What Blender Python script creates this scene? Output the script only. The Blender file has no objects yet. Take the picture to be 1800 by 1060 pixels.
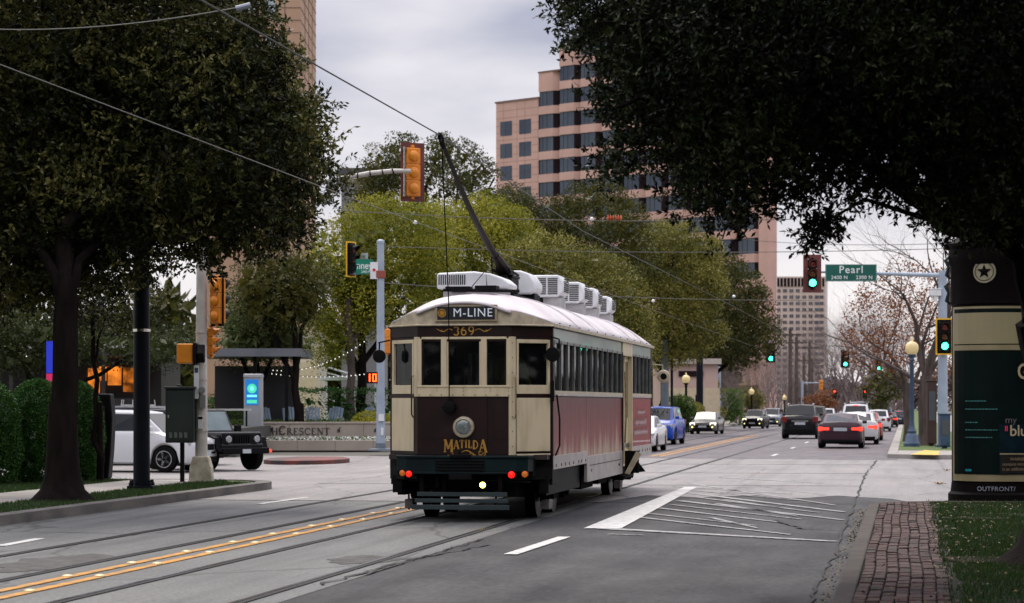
import bpy, bmesh, math, random
import numpy as np
from mathutils import Vector, Matrix
R = math.radians
random.seed(7)
rng = np.random.default_rng(7)
scene = bpy.context.scene
COL = scene.collection

# ---------------------------------------------------------------- camera
FPX, CX, HY, CAMH = 4250.0, 900.0, 709.0, 1.722      # focal length in photo pixels, centre column, horizon row, eye height
YAW = math.atan(695.0 / FPX)
CS, SN = math.cos(YAW), math.sin(YAW)
cam_d = bpy.data.cameras.new('camera')
cam = bpy.data.objects.new('camera', cam_d); COL.objects.link(cam)
cam.location = (0, 0, CAMH); cam.rotation_euler = (R(90), 0, YAW)
cam_d.sensor_width = 36; cam_d.lens = 85; cam_d.shift_y = 179 / 1800
cam_d.clip_end = 6000; cam_d.clip_start = 0.5
cam_d.dof.use_dof = True; cam_d.dof.focus_distance = 35.5; cam_d.dof.aperture_fstop = 4.2
scene.camera = cam

# ---------------------------------------------------------------- sky: a Nishita sky behind a broken overcast
world = bpy.data.worlds.new('World'); scene.world = world; world.use_nodes = True
nt = world.node_tree; nt.nodes.clear()
def wn(t, **k):
    n = nt.nodes.new(t)
    for a, b in k.items(): setattr(n, a, b)
    return n
SUN_EL, SUN_AZ = R(58), R(-25)
sky = wn('ShaderNodeTexSky', sky_type='NISHITA', sun_disc=False, sun_elevation=SUN_EL, sun_rotation=SUN_AZ)
bg1 = wn('ShaderNodeBackground'); bg1.inputs[1].default_value = 0.08
nt.links.new(sky.outputs[0], bg1.inputs[0])
tc = wn('ShaderNodeTexCoord')
sep = wn('ShaderNodeSeparateXYZ'); nt.links.new(tc.outputs['Generated'], sep.inputs[0])
mp = wn('ShaderNodeMapping'); mp.inputs['Scale'].default_value = (1.0, 1.0, 3.2); mp.inputs['Location'].default_value = (0.3, 0.2, 0.55)
nt.links.new(tc.outputs['Generated'], mp.inputs[0])
nz = wn('ShaderNodeTexNoise'); nz.inputs['Scale'].default_value = 6.5; nz.inputs['Detail'].default_value = 5; nz.inputs['Roughness'].default_value = 0.45
nt.links.new(mp.outputs[0], nz.inputs[0])
cr = wn('ShaderNodeValToRGB'); cr.color_ramp.elements[0].position = 0.34; cr.color_ramp.elements[1].position = 0.68
cr.color_ramp.elements[0].color = (0.32, 0.325, 0.40, 1); cr.color_ramp.elements[1].color = (0.74, 0.70, 0.71, 1)
nt.links.new(nz.outputs[0], cr.inputs[0])
hr = wn('ShaderNodeValToRGB'); hr.color_ramp.elements[0].position = 0.0; hr.color_ramp.elements[1].position = 0.10
hr.color_ramp.elements[0].color = (1, 1, 1, 1); hr.color_ramp.elements[1].color = (0, 0, 0, 1)
nt.links.new(sep.outputs[2], hr.inputs[0])
mx = wn('ShaderNodeMix', data_type='RGBA'); nt.links.new(hr.outputs[0], mx.inputs[0])
nt.links.new(cr.outputs[0], mx.inputs[6]); mx.inputs[7].default_value = (0.73, 0.69, 0.70, 1)
# an overcast dome is brighter towards the zenith than above the roofs
zr_ = wn('ShaderNodeMapRange', interpolation_type='SMOOTHSTEP'); zr_.inputs[1].default_value = 0.22; zr_.inputs[2].default_value = 0.75; zr_.inputs[3].default_value = 0.98; zr_.inputs[4].default_value = 2.5
nt.links.new(sep.outputs[2], zr_.inputs[0])
bg2 = wn('ShaderNodeBackground'); nt.links.new(mx.outputs[2], bg2.inputs[0]); nt.links.new(zr_.outputs[0], bg2.inputs[1])
ms = wn('ShaderNodeMixShader'); ms.inputs[0].default_value = 0.9
nt.links.new(bg1.outputs[0], ms.inputs[1]); nt.links.new(bg2.outputs[0], ms.inputs[2])
wo = wn('ShaderNodeOutputWorld'); nt.links.new(ms.outputs[0], wo.inputs[0])

sun_d = bpy.data.lights.new('sun', 'SUN'); sun_d.energy = 1.5; sun_d.angle = R(25); sun_d.color = (1, 0.92, 0.80)
sun = bpy.data.objects.new('sun', sun_d); COL.objects.link(sun)
dirv = Vector((math.sin(SUN_AZ) * math.cos(SUN_EL), math.cos(SUN_AZ) * math.cos(SUN_EL), math.sin(SUN_EL)))
sun.rotation_euler = (-dirv).to_track_quat('-Z', 'Y').to_euler()
scene.view_settings.view_transform = 'Standard'; scene.view_settings.look = 'None'
scene.view_settings.exposure = 0.56; scene.view_settings.gamma = 1
scene.cycles.use_denoising = True
scene.cycles.max_bounces = 6; scene.cycles.diffuse_bounces = 3; scene.cycles.glossy_bounces = 3
scene.cycles.transmission_bounces = 4; scene.cycles.transparent_max_bounces = 8
scene.cycles.caustics_reflective = False; scene.cycles.caustics_refractive = False
scene.cycles.sample_clamp_indirect = 4

# ---------------------------------------------------------------- helpers
def W(px, py, Z):
    """world point seen at photo pixel (px, py) at camera depth Z (metres)"""
    xc = (px - CX) * Z / FPX
    return Vector((xc * CS - Z * SN, xc * SN + Z * CS, CAMH - (py - HY) * Z / FPX))
def G(px, py, h=0.0):
    """point on a level surface of height h seen at photo pixel"""
    return W(px, py, (CAMH - h) * FPX / (py - HY))
def depth_of(X, Y): return -X * SN + Y * CS

MATS = {}
def mat(name, c1, c2=None, scale=4.0, rough=0.6, metal=0.0, bump=0.0, bscale=60.0, coat=0.0, spec=0.5,
        stretch=(1, 1, 1), lo=0.35, hi=0.65, detail=4.0, emit=None, es=1.0, trans=0.0, rough2=None):
    if name in MATS: return MATS[name]
    m = bpy.data.materials.new(name); m.use_nodes = True
    t = m.node_tree; b = t.nodes['Principled BSDF']
    b.inputs['Base Color'].default_value = (*c1, 1); b.inputs['Roughness'].default_value = rough
    b.inputs['Metallic'].default_value = metal; b.inputs['Coat Weight'].default_value = coat
    b.inputs['Specular IOR Level'].default_value = spec
    tcn = t.nodes.new('ShaderNodeTexCoord'); mpn = t.nodes.new('ShaderNodeMapping')
    mpn.inputs['Scale'].default_value = stretch; t.links.new(tcn.outputs['Object'], mpn.inputs[0])
    if c2 is None: c2 = tuple(x * 0.86 for x in c1)
    n = t.nodes.new('ShaderNodeTexNoise'); n.inputs['Scale'].default_value = scale; n.inputs['Detail'].default_value = detail
    t.links.new(mpn.outputs[0], n.inputs[0])
    r = t.nodes.new('ShaderNodeValToRGB'); r.color_ramp.elements[0].position = lo; r.color_ramp.elements[1].position = hi
    r.color_ramp.elements[0].color = (*c1, 1); r.color_ramp.elements[1].color = (*c2, 1)
    t.links.new(n.outputs[0], r.inputs[0]); t.links.new(r.outputs[0], b.inputs['Base Color'])
    if rough2 is not None:
        q = t.nodes.new('ShaderNodeMapRange'); q.inputs[3].default_value = rough; q.inputs[4].default_value = rough2
        t.links.new(n.outputs[0], q.inputs[0]); t.links.new(q.outputs[0], b.inputs['Roughness'])
    if bump:
        n2 = t.nodes.new('ShaderNodeTexNoise'); n2.inputs['Scale'].default_value = bscale; n2.inputs['Detail'].default_value = 3
        t.links.new(mpn.outputs[0], n2.inputs[0])
        bp = t.nodes.new('ShaderNodeBump'); bp.inputs['Strength'].default_value = bump; bp.inputs['Distance'].default_value = 0.02
        t.links.new(n2.outputs[0], bp.inputs['Height']); t.links.new(bp.outputs[0], b.inputs['Normal'])
    if emit:
        b.inputs['Emission Color'].default_value = (*emit, 1); b.inputs['Emission Strength'].default_value = es
    if trans:
        tr = t.nodes.new('ShaderNodeBsdfTranslucent'); mxs = t.nodes.new('ShaderNodeMixShader'); mxs.inputs[0].default_value = trans
        t.links.new(r.outputs[0], tr.inputs[0]); t.links.new(b.outputs[0], mxs.inputs[1]); t.links.new(tr.outputs[0], mxs.inputs[2])
        t.links.new(mxs.outputs[0], t.nodes['Material Output'].inputs[0])
    MATS[name] = m
    return m
def glassmat(name, tint=(0.02, 0.025, 0.03), clear=0.4, rough=0.03):
    if name in MATS: return MATS[name]
    m = bpy.data.materials.new(name); m.use_nodes = True
    t = m.node_tree; b = t.nodes['Principled BSDF']
    b.inputs['Base Color'].default_value = (*tint, 1); b.inputs['Roughness'].default_value = rough
    tr = t.nodes.new('ShaderNodeBsdfTransparent'); tr.inputs[0].default_value = (0.85, 0.9, 0.9, 1)
    mxs = t.nodes.new('ShaderNodeMixShader'); mxs.inputs[0].default_value = clear
    t.links.new(b.outputs[0], mxs.inputs[1]); t.links.new(tr.outputs[0], mxs.inputs[2])
    t.links.new(mxs.outputs[0], t.nodes['Material Output'].inputs[0])
    MATS[name] = m
    return m

class MB:
    """collects faces; build() links them as ONE mesh object"""
    def __init__(s): s.v = []; s.f = []; s.m = []; s.X = Matrix.Identity(4)
    def at(s, M): s.X = M; return s
    def add(s, vs, fs, m=0):
        o = len(s.v); s.v += [tuple(s.X @ Vector(p)) for p in vs]
        for f in fs: s.f.append([o + i for i in f]); s.m.append(m)
        return s
    def box(s, x0, y0, z0, x1, y1, z1, m=0):
        if x0 > x1: x0, x1 = x1, x0
        if y0 > y1: y0, y1 = y1, y0
        if z0 > z1: z0, z1 = z1, z0
        v = [(x0, y0, z0), (x1, y0, z0), (x1, y1, z0), (x0, y1, z0), (x0, y0, z1), (x1, y0, z1), (x1, y1, z1), (x0, y1, z1)]
        return s.add(v, [(0, 3, 2, 1), (4, 5, 6, 7), (0, 1, 5, 4), (1, 2, 6, 5), (2, 3, 7, 6), (3, 0, 4, 7)], m)
    def tube(s, pts, rad, n=8, m=0, caps=True):
        pts = [Vector(p) for p in pts]
        if not hasattr(rad, '__len__'): rad = [rad] * len(pts)
        vs = []; fs = []
        prev = None
        for i, p in enumerate(pts):
            a = pts[max(i - 1, 0)]; b = pts[min(i + 1, len(pts) - 1)]
            d = (b - a).normalized()
            if prev is None:
                u = d.cross(Vector((0, 0, 1)) if abs(d.z) < 0.9 else Vector((1, 0, 0))).normalized()
            else:
                u = (prev - d * prev.dot(d)).normalized()
            prev = u; w = d.cross(u)
            for k in range(n):
                t = 2 * math.pi * k / n
                vs.append(p + (u * math.cos(t) + w * math.sin(t)) * rad[i])
        for i in range(len(pts) - 1):
            for k in range(n):
                k2 = (k + 1) % n
                fs.append((i * n + k, i * n + k2, (i + 1) * n + k2, (i + 1) * n + k))
        if caps:
            fs.append(tuple(range(n))[::-1]); fs.append(tuple((len(pts) - 1) * n + k for k in range(n)))
        return s.add(vs, fs, m)
    def lathe(s, prof, n=16, c=(0, 0, 0), ax='z', m=0):
        vs = []; fs = []
        for r, z in prof:
            for k in range(n):
                t = 2 * math.pi * k / n; a, b = r * math.cos(t), r * math.sin(t)
                p = (a, b, z) if ax == 'z' else ((a, z, b) if ax == 'y' else (z, a, b))
                vs.append((p[0] + c[0], p[1] + c[1], p[2] + c[2]))
        for i in range(len(prof) - 1):
            for k in range(n):
                k2 = (k + 1) % n
                fs.append((i * n + k, i * n + k2, (i + 1) * n + k2, (i + 1) * n + k))
        fs.append(tuple(range(n))[::-1]); fs.append(tuple((len(prof) - 1) * n + k for k in range(n)))
        return s.add(vs, fs, m)
    def prism(s, poly, a, b, ax='y', m=0):
        """poly of 2-D points extruded from a to b along ax (poly is (x,z) for y, (y,z) for x, (x,y) for z)"""
        def P(p, t): return {'y': (p[0], t, p[1]), 'x': (t, p[0], p[1]), 'z': (p[0], p[1], t)}[ax]
        n = len(poly); vs = [P(p, a) for p in poly] + [P(p, b) for p in poly]
        fs = [(i, (i + 1) % n, n + (i + 1) % n, n + i) for i in range(n)] + [tuple(range(n))[::-1], tuple(range(n, 2 * n))]
        return s.add(vs, fs, m)
    def build(s, name, mats, parent=None, smooth=False, bevel=0.0, seg=2, loc=None, rz=0.0):
        me = bpy.data.meshes.new(name); me.from_pydata(s.v, [], s.f)
        if not isinstance(mats, (list, tuple)): mats = [mats]
        for q in mats: me.materials.append(q)
        if len(mats) > 1: me.polygons.foreach_set('material_index', s.m)
        bm = bmesh.new(); bm.from_mesh(me); bmesh.ops.recalc_face_normals(bm, faces=bm.faces); bm.to_mesh(me); bm.free()
        o = bpy.data.objects.new(name, me); COL.objects.link(o)
        if parent is not None: o.parent = parent
        if loc is not None: o.location = loc
        o.rotation_euler.z = rz
        if smooth:
            me.polygons.foreach_set('use_smooth', [True] * len(me.polygons))
            me.set_sharp_from_angle(angle=R(38))
        if bevel:
            bv = o.modifiers.new('bevel', 'BEVEL'); bv.width = bevel; bv.segments = seg; bv.limit_method = 'ANGLE'; bv.angle_limit = R(35)
        return o
def tag(o, label=None, cat=None, group=None, kind=None):
    if label: o['label'] = label
    if cat: o['category'] = cat
    if group: o['group'] = group
    if kind: o['kind'] = kind
    return o
def empty(name, loc, rz=0.0, label=None, cat=None, group=None):
    o = bpy.data.objects.new(name, None); COL.objects.link(o); o.location = loc; o.rotation_euler.z = rz
    o.empty_display_size = 0.2
    return tag(o, label, cat, group)
def copy_tree(o, parent=None):
    c = o.copy(); COL.objects.link(c)
    if parent is not None: c.parent = parent
    for ch in o.children: copy_tree(ch, c)
    return c
def rel(root, p):   # world point -> local of an unscaled, z-rotated root
    return Matrix.Rotation(-root.rotation_euler.z, 4, 'Z') @ (Vector(p) - root.location)

def bulk_mesh(name, V, F, mats, mi=None, parent=None):
    """V (n,3) float, F (m,k) int"""
    me = bpy.data.meshes.new(name)
    n, (k, q) = len(V), F.shape
    me.vertices.add(n); me.vertices.foreach_set('co', V.astype(np.float32).ravel())
    me.loops.add(k * q); me.loops.foreach_set('vertex_index', F.astype(np.int32).ravel())
    me.polygons.add(k); me.polygons.foreach_set('loop_start', (np.arange(k) * q).astype(np.int32))
    me.polygons.foreach_set('loop_total', np.full(k, q, np.int32))
    for m in mats: me.materials.append(m)
    if mi is not None: me.polygons.foreach_set('material_index', mi.astype(np.int32))
    me.update(calc_edges=True)
    o = bpy.data.objects.new(name, me); COL.objects.link(o)
    if parent is not None: o.parent = parent
    return o
def unit(a): return a / (np.linalg.norm(a, axis=-1, keepdims=True) + 1e-9)
def leaf_quads(P, D, L, Wd):
    """diamond leaves at P along D"""
    n = len(P); S = unit(np.cross(D, unit(rng.normal(size=(n, 3)))))
    L = L[:, None]; Wd = Wd[:, None]
    V = np.empty((n, 4, 3)); V[:, 0] = P; V[:, 1] = P + D * L * .45 + S * Wd * .5; V[:, 2] = P + D * L; V[:, 3] = P + D * L * .45 - S * Wd * .5
    return V.reshape(-1, 3), np.arange(n * 4).reshape(n, 4)
class Lump:
    """smooth pseudo-noise in [-1,1] from a few random waves"""
    def __init__(s, wl, n=9):
        s.k = unit(rng.normal(size=(n, 3))) * (2 * math.pi / (wl * rng.uniform(.7, 1.6, size=(n, 1)))); s.p = rng.uniform(0, 6.28, n)
    def __call__(s, P): return np.sin(P @ s.k.T + s.p).mean(axis=1) * 2.2
def poly_dist(poly, x, y):
    poly = np.array(poly, float); n = len(poly); inside = np.zeros(len(x), bool); d = np.full(len(x), 1e9)
    for i in range(n):
        ax, ay = poly[i]; bx, by = poly[(i + 1) % n]
        c = ((ay > y) != (by > y)) & (x < (bx - ax) * (y - ay) / (by - ay + 1e-12) + ax)
        inside ^= c
        t = np.clip(((x - ax) * (bx - ax) + (y - ay) * (by - ay)) / ((bx - ax) ** 2 + (by - ay) ** 2 + 1e-9), 0, 1)
        d = np.minimum(d, np.hypot(x - ax - t * (bx - ax), y - ay - t * (by - ay)))
    return np.where(inside, d, -d)
def sample_outline(poly, n, Zc, thick):
    """n random points filling a rounded volume of real thickness whose silhouette is poly (photo pixels) at depth Zc"""
    P = np.array(poly, float); lo, hi = P.min(0), P.max(0); out = []
    tot = 0
    while tot < n:
        x = rng.uniform(lo[0], hi[0], n * 2); y = rng.uniform(lo[1], hi[1], n * 2)
        d = poly_dist(poly, x, y); k = d > 0
        x, y, d = x[k], y[k], d[k] * Zc / FPX
        t = np.minimum(thick, np.sqrt(d * thick * 1.3) + .15)
        Z = Zc + rng.uniform(-1, 1, len(x)) * t
        xc = (x - CX) * Zc / FPX; h = CAMH - (y - HY) * Zc / FPX
        out.append(np.stack([xc * CS - Z * SN, xc * SN + Z * CS, h, d], 1)); tot += len(x)
    return np.concatenate(out)[:n]
# ================================================================ SETTING
def road_mat(name, c1, c2, c3, rough=0.75, cracks=0.0, grit=90, along=1.0, stain=0.5):
    """worn paving: large patches, long tyre-worn streaks, grit, sparse cracks"""
    m = bpy.data.materials.new(name); m.use_nodes = True
    t = m.node_tree; b = t.nodes['Principled BSDF']; L = t.links.new
    tcn = t.nodes.new('ShaderNodeTexCoord')
    def noise(scale, detail, st=(1, 1, 1), rgh=.5):
        mpn = t.nodes.new('ShaderNodeMapping'); mpn.inputs['Scale'].default_value = st; L(tcn.outputs['Object'], mpn.inputs[0])
        n = t.nodes.new('ShaderNodeTexNoise'); n.inputs['Scale'].default_value = scale; n.inputs['Detail'].default_value = detail
        n.inputs['Roughness'].default_value = rgh
        L(mpn.outputs[0], n.inputs[0]); return n
    def ramp(src, p0, p1, a=0., b_=1.):
        q = t.nodes.new('ShaderNodeMapRange'); q.inputs[1].default_value = p0; q.inputs[2].default_value = p1
        q.inputs[3].default_value = a; q.inputs[4].default_value = b_; L(src, q.inputs[0]); return q.outputs[0]
    def mix(fac, a, b_, bt='MIX'):
        q = t.nodes.new('ShaderNodeMix'); q.data_type = 'RGBA'; q.blend_type = bt
        L(fac, q.inputs[0])
        for s_, i in ((a, 6), (b_, 7)):
            if isinstance(s_, tuple): q.inputs[i].default_value = (*s_, 1)
            else: L(s_, q.inputs[i])
        return q.outputs[2]
    col = mix(ramp(noise(.55, 5, (1, .5, 1)).outputs[0], .35, .65), c1, c2)
    st = mix(ramp(noise(1.0, 5, (2.6, .09, 1), .6).outputs[0], .45, .72, 0, stain), col, c3)
    g = mix(ramp(noise(grit, 2, (1, .35, 1), .7).outputs[0], .38, .62, 0, .7), st, tuple(x * .4 for x in c1))
    g = mix(ramp(noise(grit * .8, 2, (1, .4, 1), .8).outputs[0], .60, .72, 0, .55), g, tuple(min(1, x * 2.6) for x in c1) if c1[0] < .1 else tuple(min(1, x * 1.25) for x in c1))
    if cracks:
        mpn = t.nodes.new('ShaderNodeMapping'); L(tcn.outputs['Object'], mpn.inputs[0]); mpn.inputs['Scale'].default_value = (1, .35, 1)
        wob = noise(1.2, 4).outputs[1]
        ad = t.nodes.new('ShaderNodeMix'); ad.data_type = 'RGBA'; ad.inputs[0].default_value = .28; L(mpn.outputs[0], ad.inputs[6]); L(wob, ad.inputs[7])
        vo = t.nodes.new('ShaderNodeTexVoronoi'); vo.feature = 'DISTANCE_TO_EDGE'; vo.inputs['Scale'].default_value = .42; L(ad.outputs[2], vo.inputs[0])
        g = mix(ramp(vo.outputs[0], .0, .012, cracks, 0.), g, (.02, .02, .02))
    L(g, b.inputs['Base Color'])
    L(ramp(noise(1.3, 4, (1, .3, 1)).outputs[0], .3, .7, rough - .12, rough + .1), b.inputs['Roughness'])
    bp = t.nodes.new('ShaderNodeBump'); bp.inputs['Strength'].default_value = .35; bp.inputs['Distance'].default_value = .01
    L(noise(grit, 2).outputs[0], bp.inputs['Height']); L(bp.outputs[0], b.inputs['Normal'])
    b.inputs['Specular IOR Level'].default_value = .45
    return m
M_ASPH = road_mat('asphalt', (.024, .025, .028), (.050, .050, .055), (.014, .014, .016), .8, .9, 13, stain=.7)
M_CONC = road_mat('track_concrete', (.165, .17, .165), (.115, .12, .12), (.05, .053, .055), .62, .8, 30, stain=.85)
M_XING = road_mat('crossing_concrete', (.30, .278, .27), (.22, .205, .205), (.12, .113, .115), .50, .6, 26, stain=.75)
M_FARR = road_mat('far_asphalt', (.13, .11, .125), (.10, .09, .10), (.07, .065, .07), .6, .0, 40)
M_KERB = mat('kerb_concrete', (.17, .155, .14), (.085, .08, .075), 2.5, .85, bump=.4, bscale=30, stretch=(1, .4, 1))
M_KERBR = mat('kerb_brown', (.062, .047, .036), (.032, .026, .022), 3, .85, bump=.4, bscale=30)
M_WALK = mat('sidewalk_concrete', (.33, .31, .28), (.24, .225, .21), 1.5, .85, bump=.2, bscale=30)
M_TURF = mat('turf', (.03, .075, .008), (.07, .10, .012), 1.1, .9, bump=.8, bscale=40)
M_SOIL = mat('soil', (.014, .013, .006), (.008, .010, .004), 1.1, .95, bump=.8, bscale=25)
M_PAINTW = mat('road_paint_white', (.62, .62, .60), (.34, .34, .34), 7, .6, lo=.42, hi=.72, detail=6)
M_PAINTWF = mat('road_paint_faded', (.40, .40, .39), (.10, .10, .105), 6, .6, lo=.42, hi=.58, detail=7, stretch=(1, 3, 1))
M_PAINTY = mat('road_paint_yellow', (.58, .25, .012), (.22, .15, .075), 5, .6, lo=.42, hi=.66, detail=9)
M_STEEL = mat('rail_steel', (.42, .45, .5), (.16, .17, .19), 2, .22, metal=1, stretch=(1, .3, 1))
M_TAR = mat('rail_groove', (.004, .004, .005), (.012, .012, .012), 6, .8)
M_DARK = mat('dark_iron', (.006, .006, .007), (.012, .012, .013), 6, .6, spec=.15)
def sheet(name, poly, z, m, kind='structure', label=None):
    mb = MB(); mb.add([(x, y, z) for x, y in poly], [tuple(range(len(poly)))])
    o = mb.build(name, m)
    me = o.data
    if me.polygons[0].normal.z < 0: me.flip_normals()
    return tag(o, label, None, None, kind)
sheet('ground', [(-3000, -60), (3000, -60), (3000, 5000), (-3000, 5000)], -.012, mat('ground_far', (.11, .10, .09), (.08, .08, .06), .3, .95))
sheet('road', [(-14, -20), (0, -20), (0, 620), (-14, 620)], 0.0, M_ASPH)
sheet('road', [(-12.8, -20), (-5.35, -20), (-5.35, 41.5), (-12.8, 41.5)], .004, M_CONC)
sheet('intersection', [(-90, 41.5), (-9, 41.5), (-5.3, 41.5)] + [(-5.3 + .5 * i, 44.6 + .55 * math.sin(i * 1.7) + .3 * math.sin(i * 4.1)) for i in range(1, 11)] + [(.2, 42), (2.5, 39.5), (60, 38.5), (60, 74.0), (-13, 76.5), (-90, 84)], .006, M_XING)
sheet('road', [(-12.8, 76.4), (-.3, 74.1), (-.3, 620), (-12.8, 620)], .010, M_FARR)
# rails: steel head beside a dark flangeway
RX = (-5.69, -7.24, -8.66, -10.04)
for i, x in enumerate(RX):
    y1 = 320
    g = MB().box(x - .05, -18, .006, x + .075, y1, .0135).build('rail_groove', M_TAR); tag(g, kind='structure')
    w = .034 if i < 2 else .016
    r = MB().box(x - w, -18, .006, x + w * .3, y1, .019 if i < 2 else .0155).build('rail', M_STEEL if i < 2 else M_DARK); tag(r, kind='structure')
# cross-street joint lines in the concrete
for k, y in enumerate((41.5, 50.5, 59.5, 68)):
    o = MB().box(-12.5, y, .008, -.9, y + .03, .0115).build('road_joint', M_TAR); tag(o, kind='structure')
# double yellow line with raised markers
yl = MB()
for dx in (-.15, .15):
    for a, b in ((-18, 39.6), (77.5, 130)):
        yl.box(-8.02 + dx - .06, a, .007, -8.02 + dx + .06, b, .0145 if a < 0 else .016)
tag(yl.build('road_marking', M_PAINTY), kind='structure')
M_STUD = mat('ceramic_stud', (.8, .62, .3), (.6, .45, .2), 9, .35)
mk = None; n = 0
for y in np.arange(19.0, 39, 1.95):
    for dx in (-.15, .15):
        if mk is None:
            mk = MB().lathe([(.06, 0), (.058, .008), (.04, .019), (.012, .023)], 12).build('road_stud', M_STUD, smooth=True)
            mk.location = (-8.02 + dx, y, .0145); o = mk
        else:
            o = mk.copy(); COL.objects.link(o); o.location = (-8.02 + dx, y + random.uniform(-.1, .1), .0145)
        tag(o, 'round yellow ceramic stud on the double yellow line', 'road stud', 'studs along the yellow centre line')
wl = MB()
def strip(mb, pa, pb, w0, w1=None, z=.013):
    a, b = G(*pa), G(*pb); d = (b - a).normalized(); s_ = Vector((-d.y, d.x, 0)); w1 = w1 or w0
    n_ = 6; V = []; F = []
    for i in range(n_ + 1):
        t = i / n_; p = a.lerp(b, t); w = (w0 + (w1 - w0) * t) * .5
        for q in (p - s_ * w, p + s_ * w): V += [(q.x, q.y, z), (q.x, q.y, z - .006)]
    for i in range(n_):
        k = i * 4; F += [(k, k + 2, k + 6, k + 4), (k, k + 4, k + 5, k + 1), (k + 2, k + 3, k + 7, k + 6)]
    mb.add(V, F)
strip(wl, (897, 976), (992, 945), .16); strip(wl, (0, 961), (70, 948), .14); strip(wl, (455, 887), (540, 875), .12)
for y0 in (79, 92, 105, 120, 140): wl.box(-4.4, y0, .008, -4.28, y0 + 3, .016)
wl.box(-11.2, 60, .008, -10.9, 61, .0125); wl.box(-14, 64, .008, -12.6, 64.4, .0125)
wl.add([(*G(1026, 930).xy, .013), (*G(1092, 930).xy, .013), (*G(1225, 857).xy, .013), (*G(1203, 857).xy, .013)], [(0, 1, 2, 3)])
tag(wl.build('road_marking', M_PAINTW), kind='structure')
fl = MB()
for a, b, w in (((1060, 930), (1470, 953), .30), ((1113, 909), (1390, 941), .13), ((1250, 911), (1330, 929), .10), ((1158, 894), (1370, 919), .14),
                ((1193, 881), (1482, 915), .17), ((1260, 886), (1400, 908), .12), ((1215, 868), (1484, 901), .2), ((1273, 879), (1370, 893), .1),
                ((1193, 856), (1388, 869), .28), ((1215, 851), (1468, 889), .14), ((1273, 840), (1442, 850), .3), ((1250, 866), (1340, 869), .14),
                ((1070, 940), (1130, 942), .1), ((1135, 903), (1330, 925), .1), ((1180, 888), (1410, 914), .09), ((1225, 875), (1440, 902), .12), ((1205, 862), (1400, 880), .12)):
    strip(fl, a, b, w, w * .5, .0128)
tag(fl.build('road_marking', M_PAINTWF), kind='structure')
# gutter seam crack on the right, and a long crack across the box
def crack(pts, w, name='road_crack'):
    mb = MB(); P = []
    for (a, b) in zip(pts[:-1], pts[1:]):
        n_ = 14
        for i in range(n_):
            t = i / n_; P.append(Vector(a).lerp(Vector(b), t) + Vector((random.gauss(0, .022), 0, 0)))
    P.append(Vector(pts[-1])); V = []; F = []
    for i, p in enumerate(P):
        d = (P[min(i + 1, len(P) - 1)] - P[max(i - 1, 0)]).normalized(); s_ = Vector((-d.y, d.x, 0)) * w * random.uniform(.3, 1)
        V += [(p.x - s_.x, p.y - s_.y, .0152), (p.x + s_.x, p.y + s_.y, .0152)]
    for i in range(len(P) - 1): F.append((2 * i, 2 * i + 2, 2 * i + 3, 2 * i + 1))
    mb.add(V, F); tag(mb.build(name, M_TAR), kind='structure')
crack([G(1395, 1100), G(1422, 1060), G(1462, 985), G(1490, 920), G(1512, 858), G(1521, 835), G(1541, 810)], .028)
crack([G(1362, 915), G(1410, 930), G(1480, 933)], .045)
crack([G(1130, 866), G(1300, 858), G(1500, 852)], .02)
crack([G(560, 1030), G(720, 985), G(860, 958)], .03)
crack([G(640, 1012), G(760, 975), G(850, 948)], .02)
# dark worn patches between the rails
pt = MB()
for (cx, cy, rx, ry) in ((640, 985, .45, .9), (90, 990, .5, 1.4)):
    c = G(cx, cy); V = []
    for k in range(18):
        t = k / 18 * 6.283; q = random.uniform(.7, 1.2); V.append((c.x + rx * q * math.cos(t), c.y + ry * q * math.sin(t), .0085))
    pt.add(V, [tuple(range(18))])
tag(pt.build('road_patch', mat('patch', (.045, .043, .038), (.09, .09, .088), 5, .85, bump=.8, bscale=30)), kind='structure')

def slab(name, poly, h, m, z0=-.01):
    o = MB().prism(poly, z0, h, 'z').build(name, m, bevel=.02, seg=2); return tag(o, kind='structure')
# left verge block: kerb, turf, sidewalk, turf
kx = -12.55
nose = []
for k in range(9):
    t = k / 8 * math.pi / 2; nose.append((kx - 1.3 + 1.3 * math.cos(t) , 46.6 + 1.9 * math.sin(t)))
slab('kerb', [(kx, -18)] + nose + [(-60, 48.6), (-60, 48.4)] + [(p[0] - .3 * (1 if k < 8 else 0) - .0, p[1] - .28 * k / 8) for k, p in reversed(list(enumerate(nose)))] + [(kx - .3, -18)], .15, M_KERB)
inn = [(p[0] - .305, p[1] - .3) for p in nose]
sheet('grass', [(kx - .29, -18)] + inn[:-1] + [(-14.15, 48.3), (-14.15, -18)], .138, M_TURF)
slab('pavement', [(-14.15, -18), (-14.15, 48.3), (-15.75, 48.3), (-15.75, -18)], .146, M_WALK)
sheet('grass', [(-15.75, -18), (-15.75, 48.3), (-60, 48.3), (-60, -18)], .139, M_TURF)
# right verge block with brick strip
rc = []
for k in range(9):
    t = math.pi - k / 8 * math.pi / 2; rc.append((.75 + 1.35 * math.cos(t), 38.2 + 1.35 * math.sin(t)))
rci = [(x + .17 * (1 - k / 8), y - .17 * k / 8) for k, (x, y) in enumerate(rc)]
slab('kerb', [(-.60, -18)] + rc + [(30, 40.5), (30, 40.33)] + rci[::-1] + [(-.43, -18)], .15, M_KERBR)
sheet('soil', [(-.44, -18), (-.44, 38.0)] + rci[1:] + [(30, 40.35), (30, -18)], .118, M_SOIL)
M_BR1 = mat('brick_red', (.075, .034, .029), (.046, .022, .020), 6, .85, bump=.6, bscale=45)
M_BR2 = mat('brick_brown', (.065, .036, .031), (.04, .023, .021), 6, .85, bump=.6, bscale=45)
M_BR3 = mat('brick_pale', (.105, .062, .054), (.06, .035, .032), 6, .85, bump=.6, bscale=45)
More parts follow.
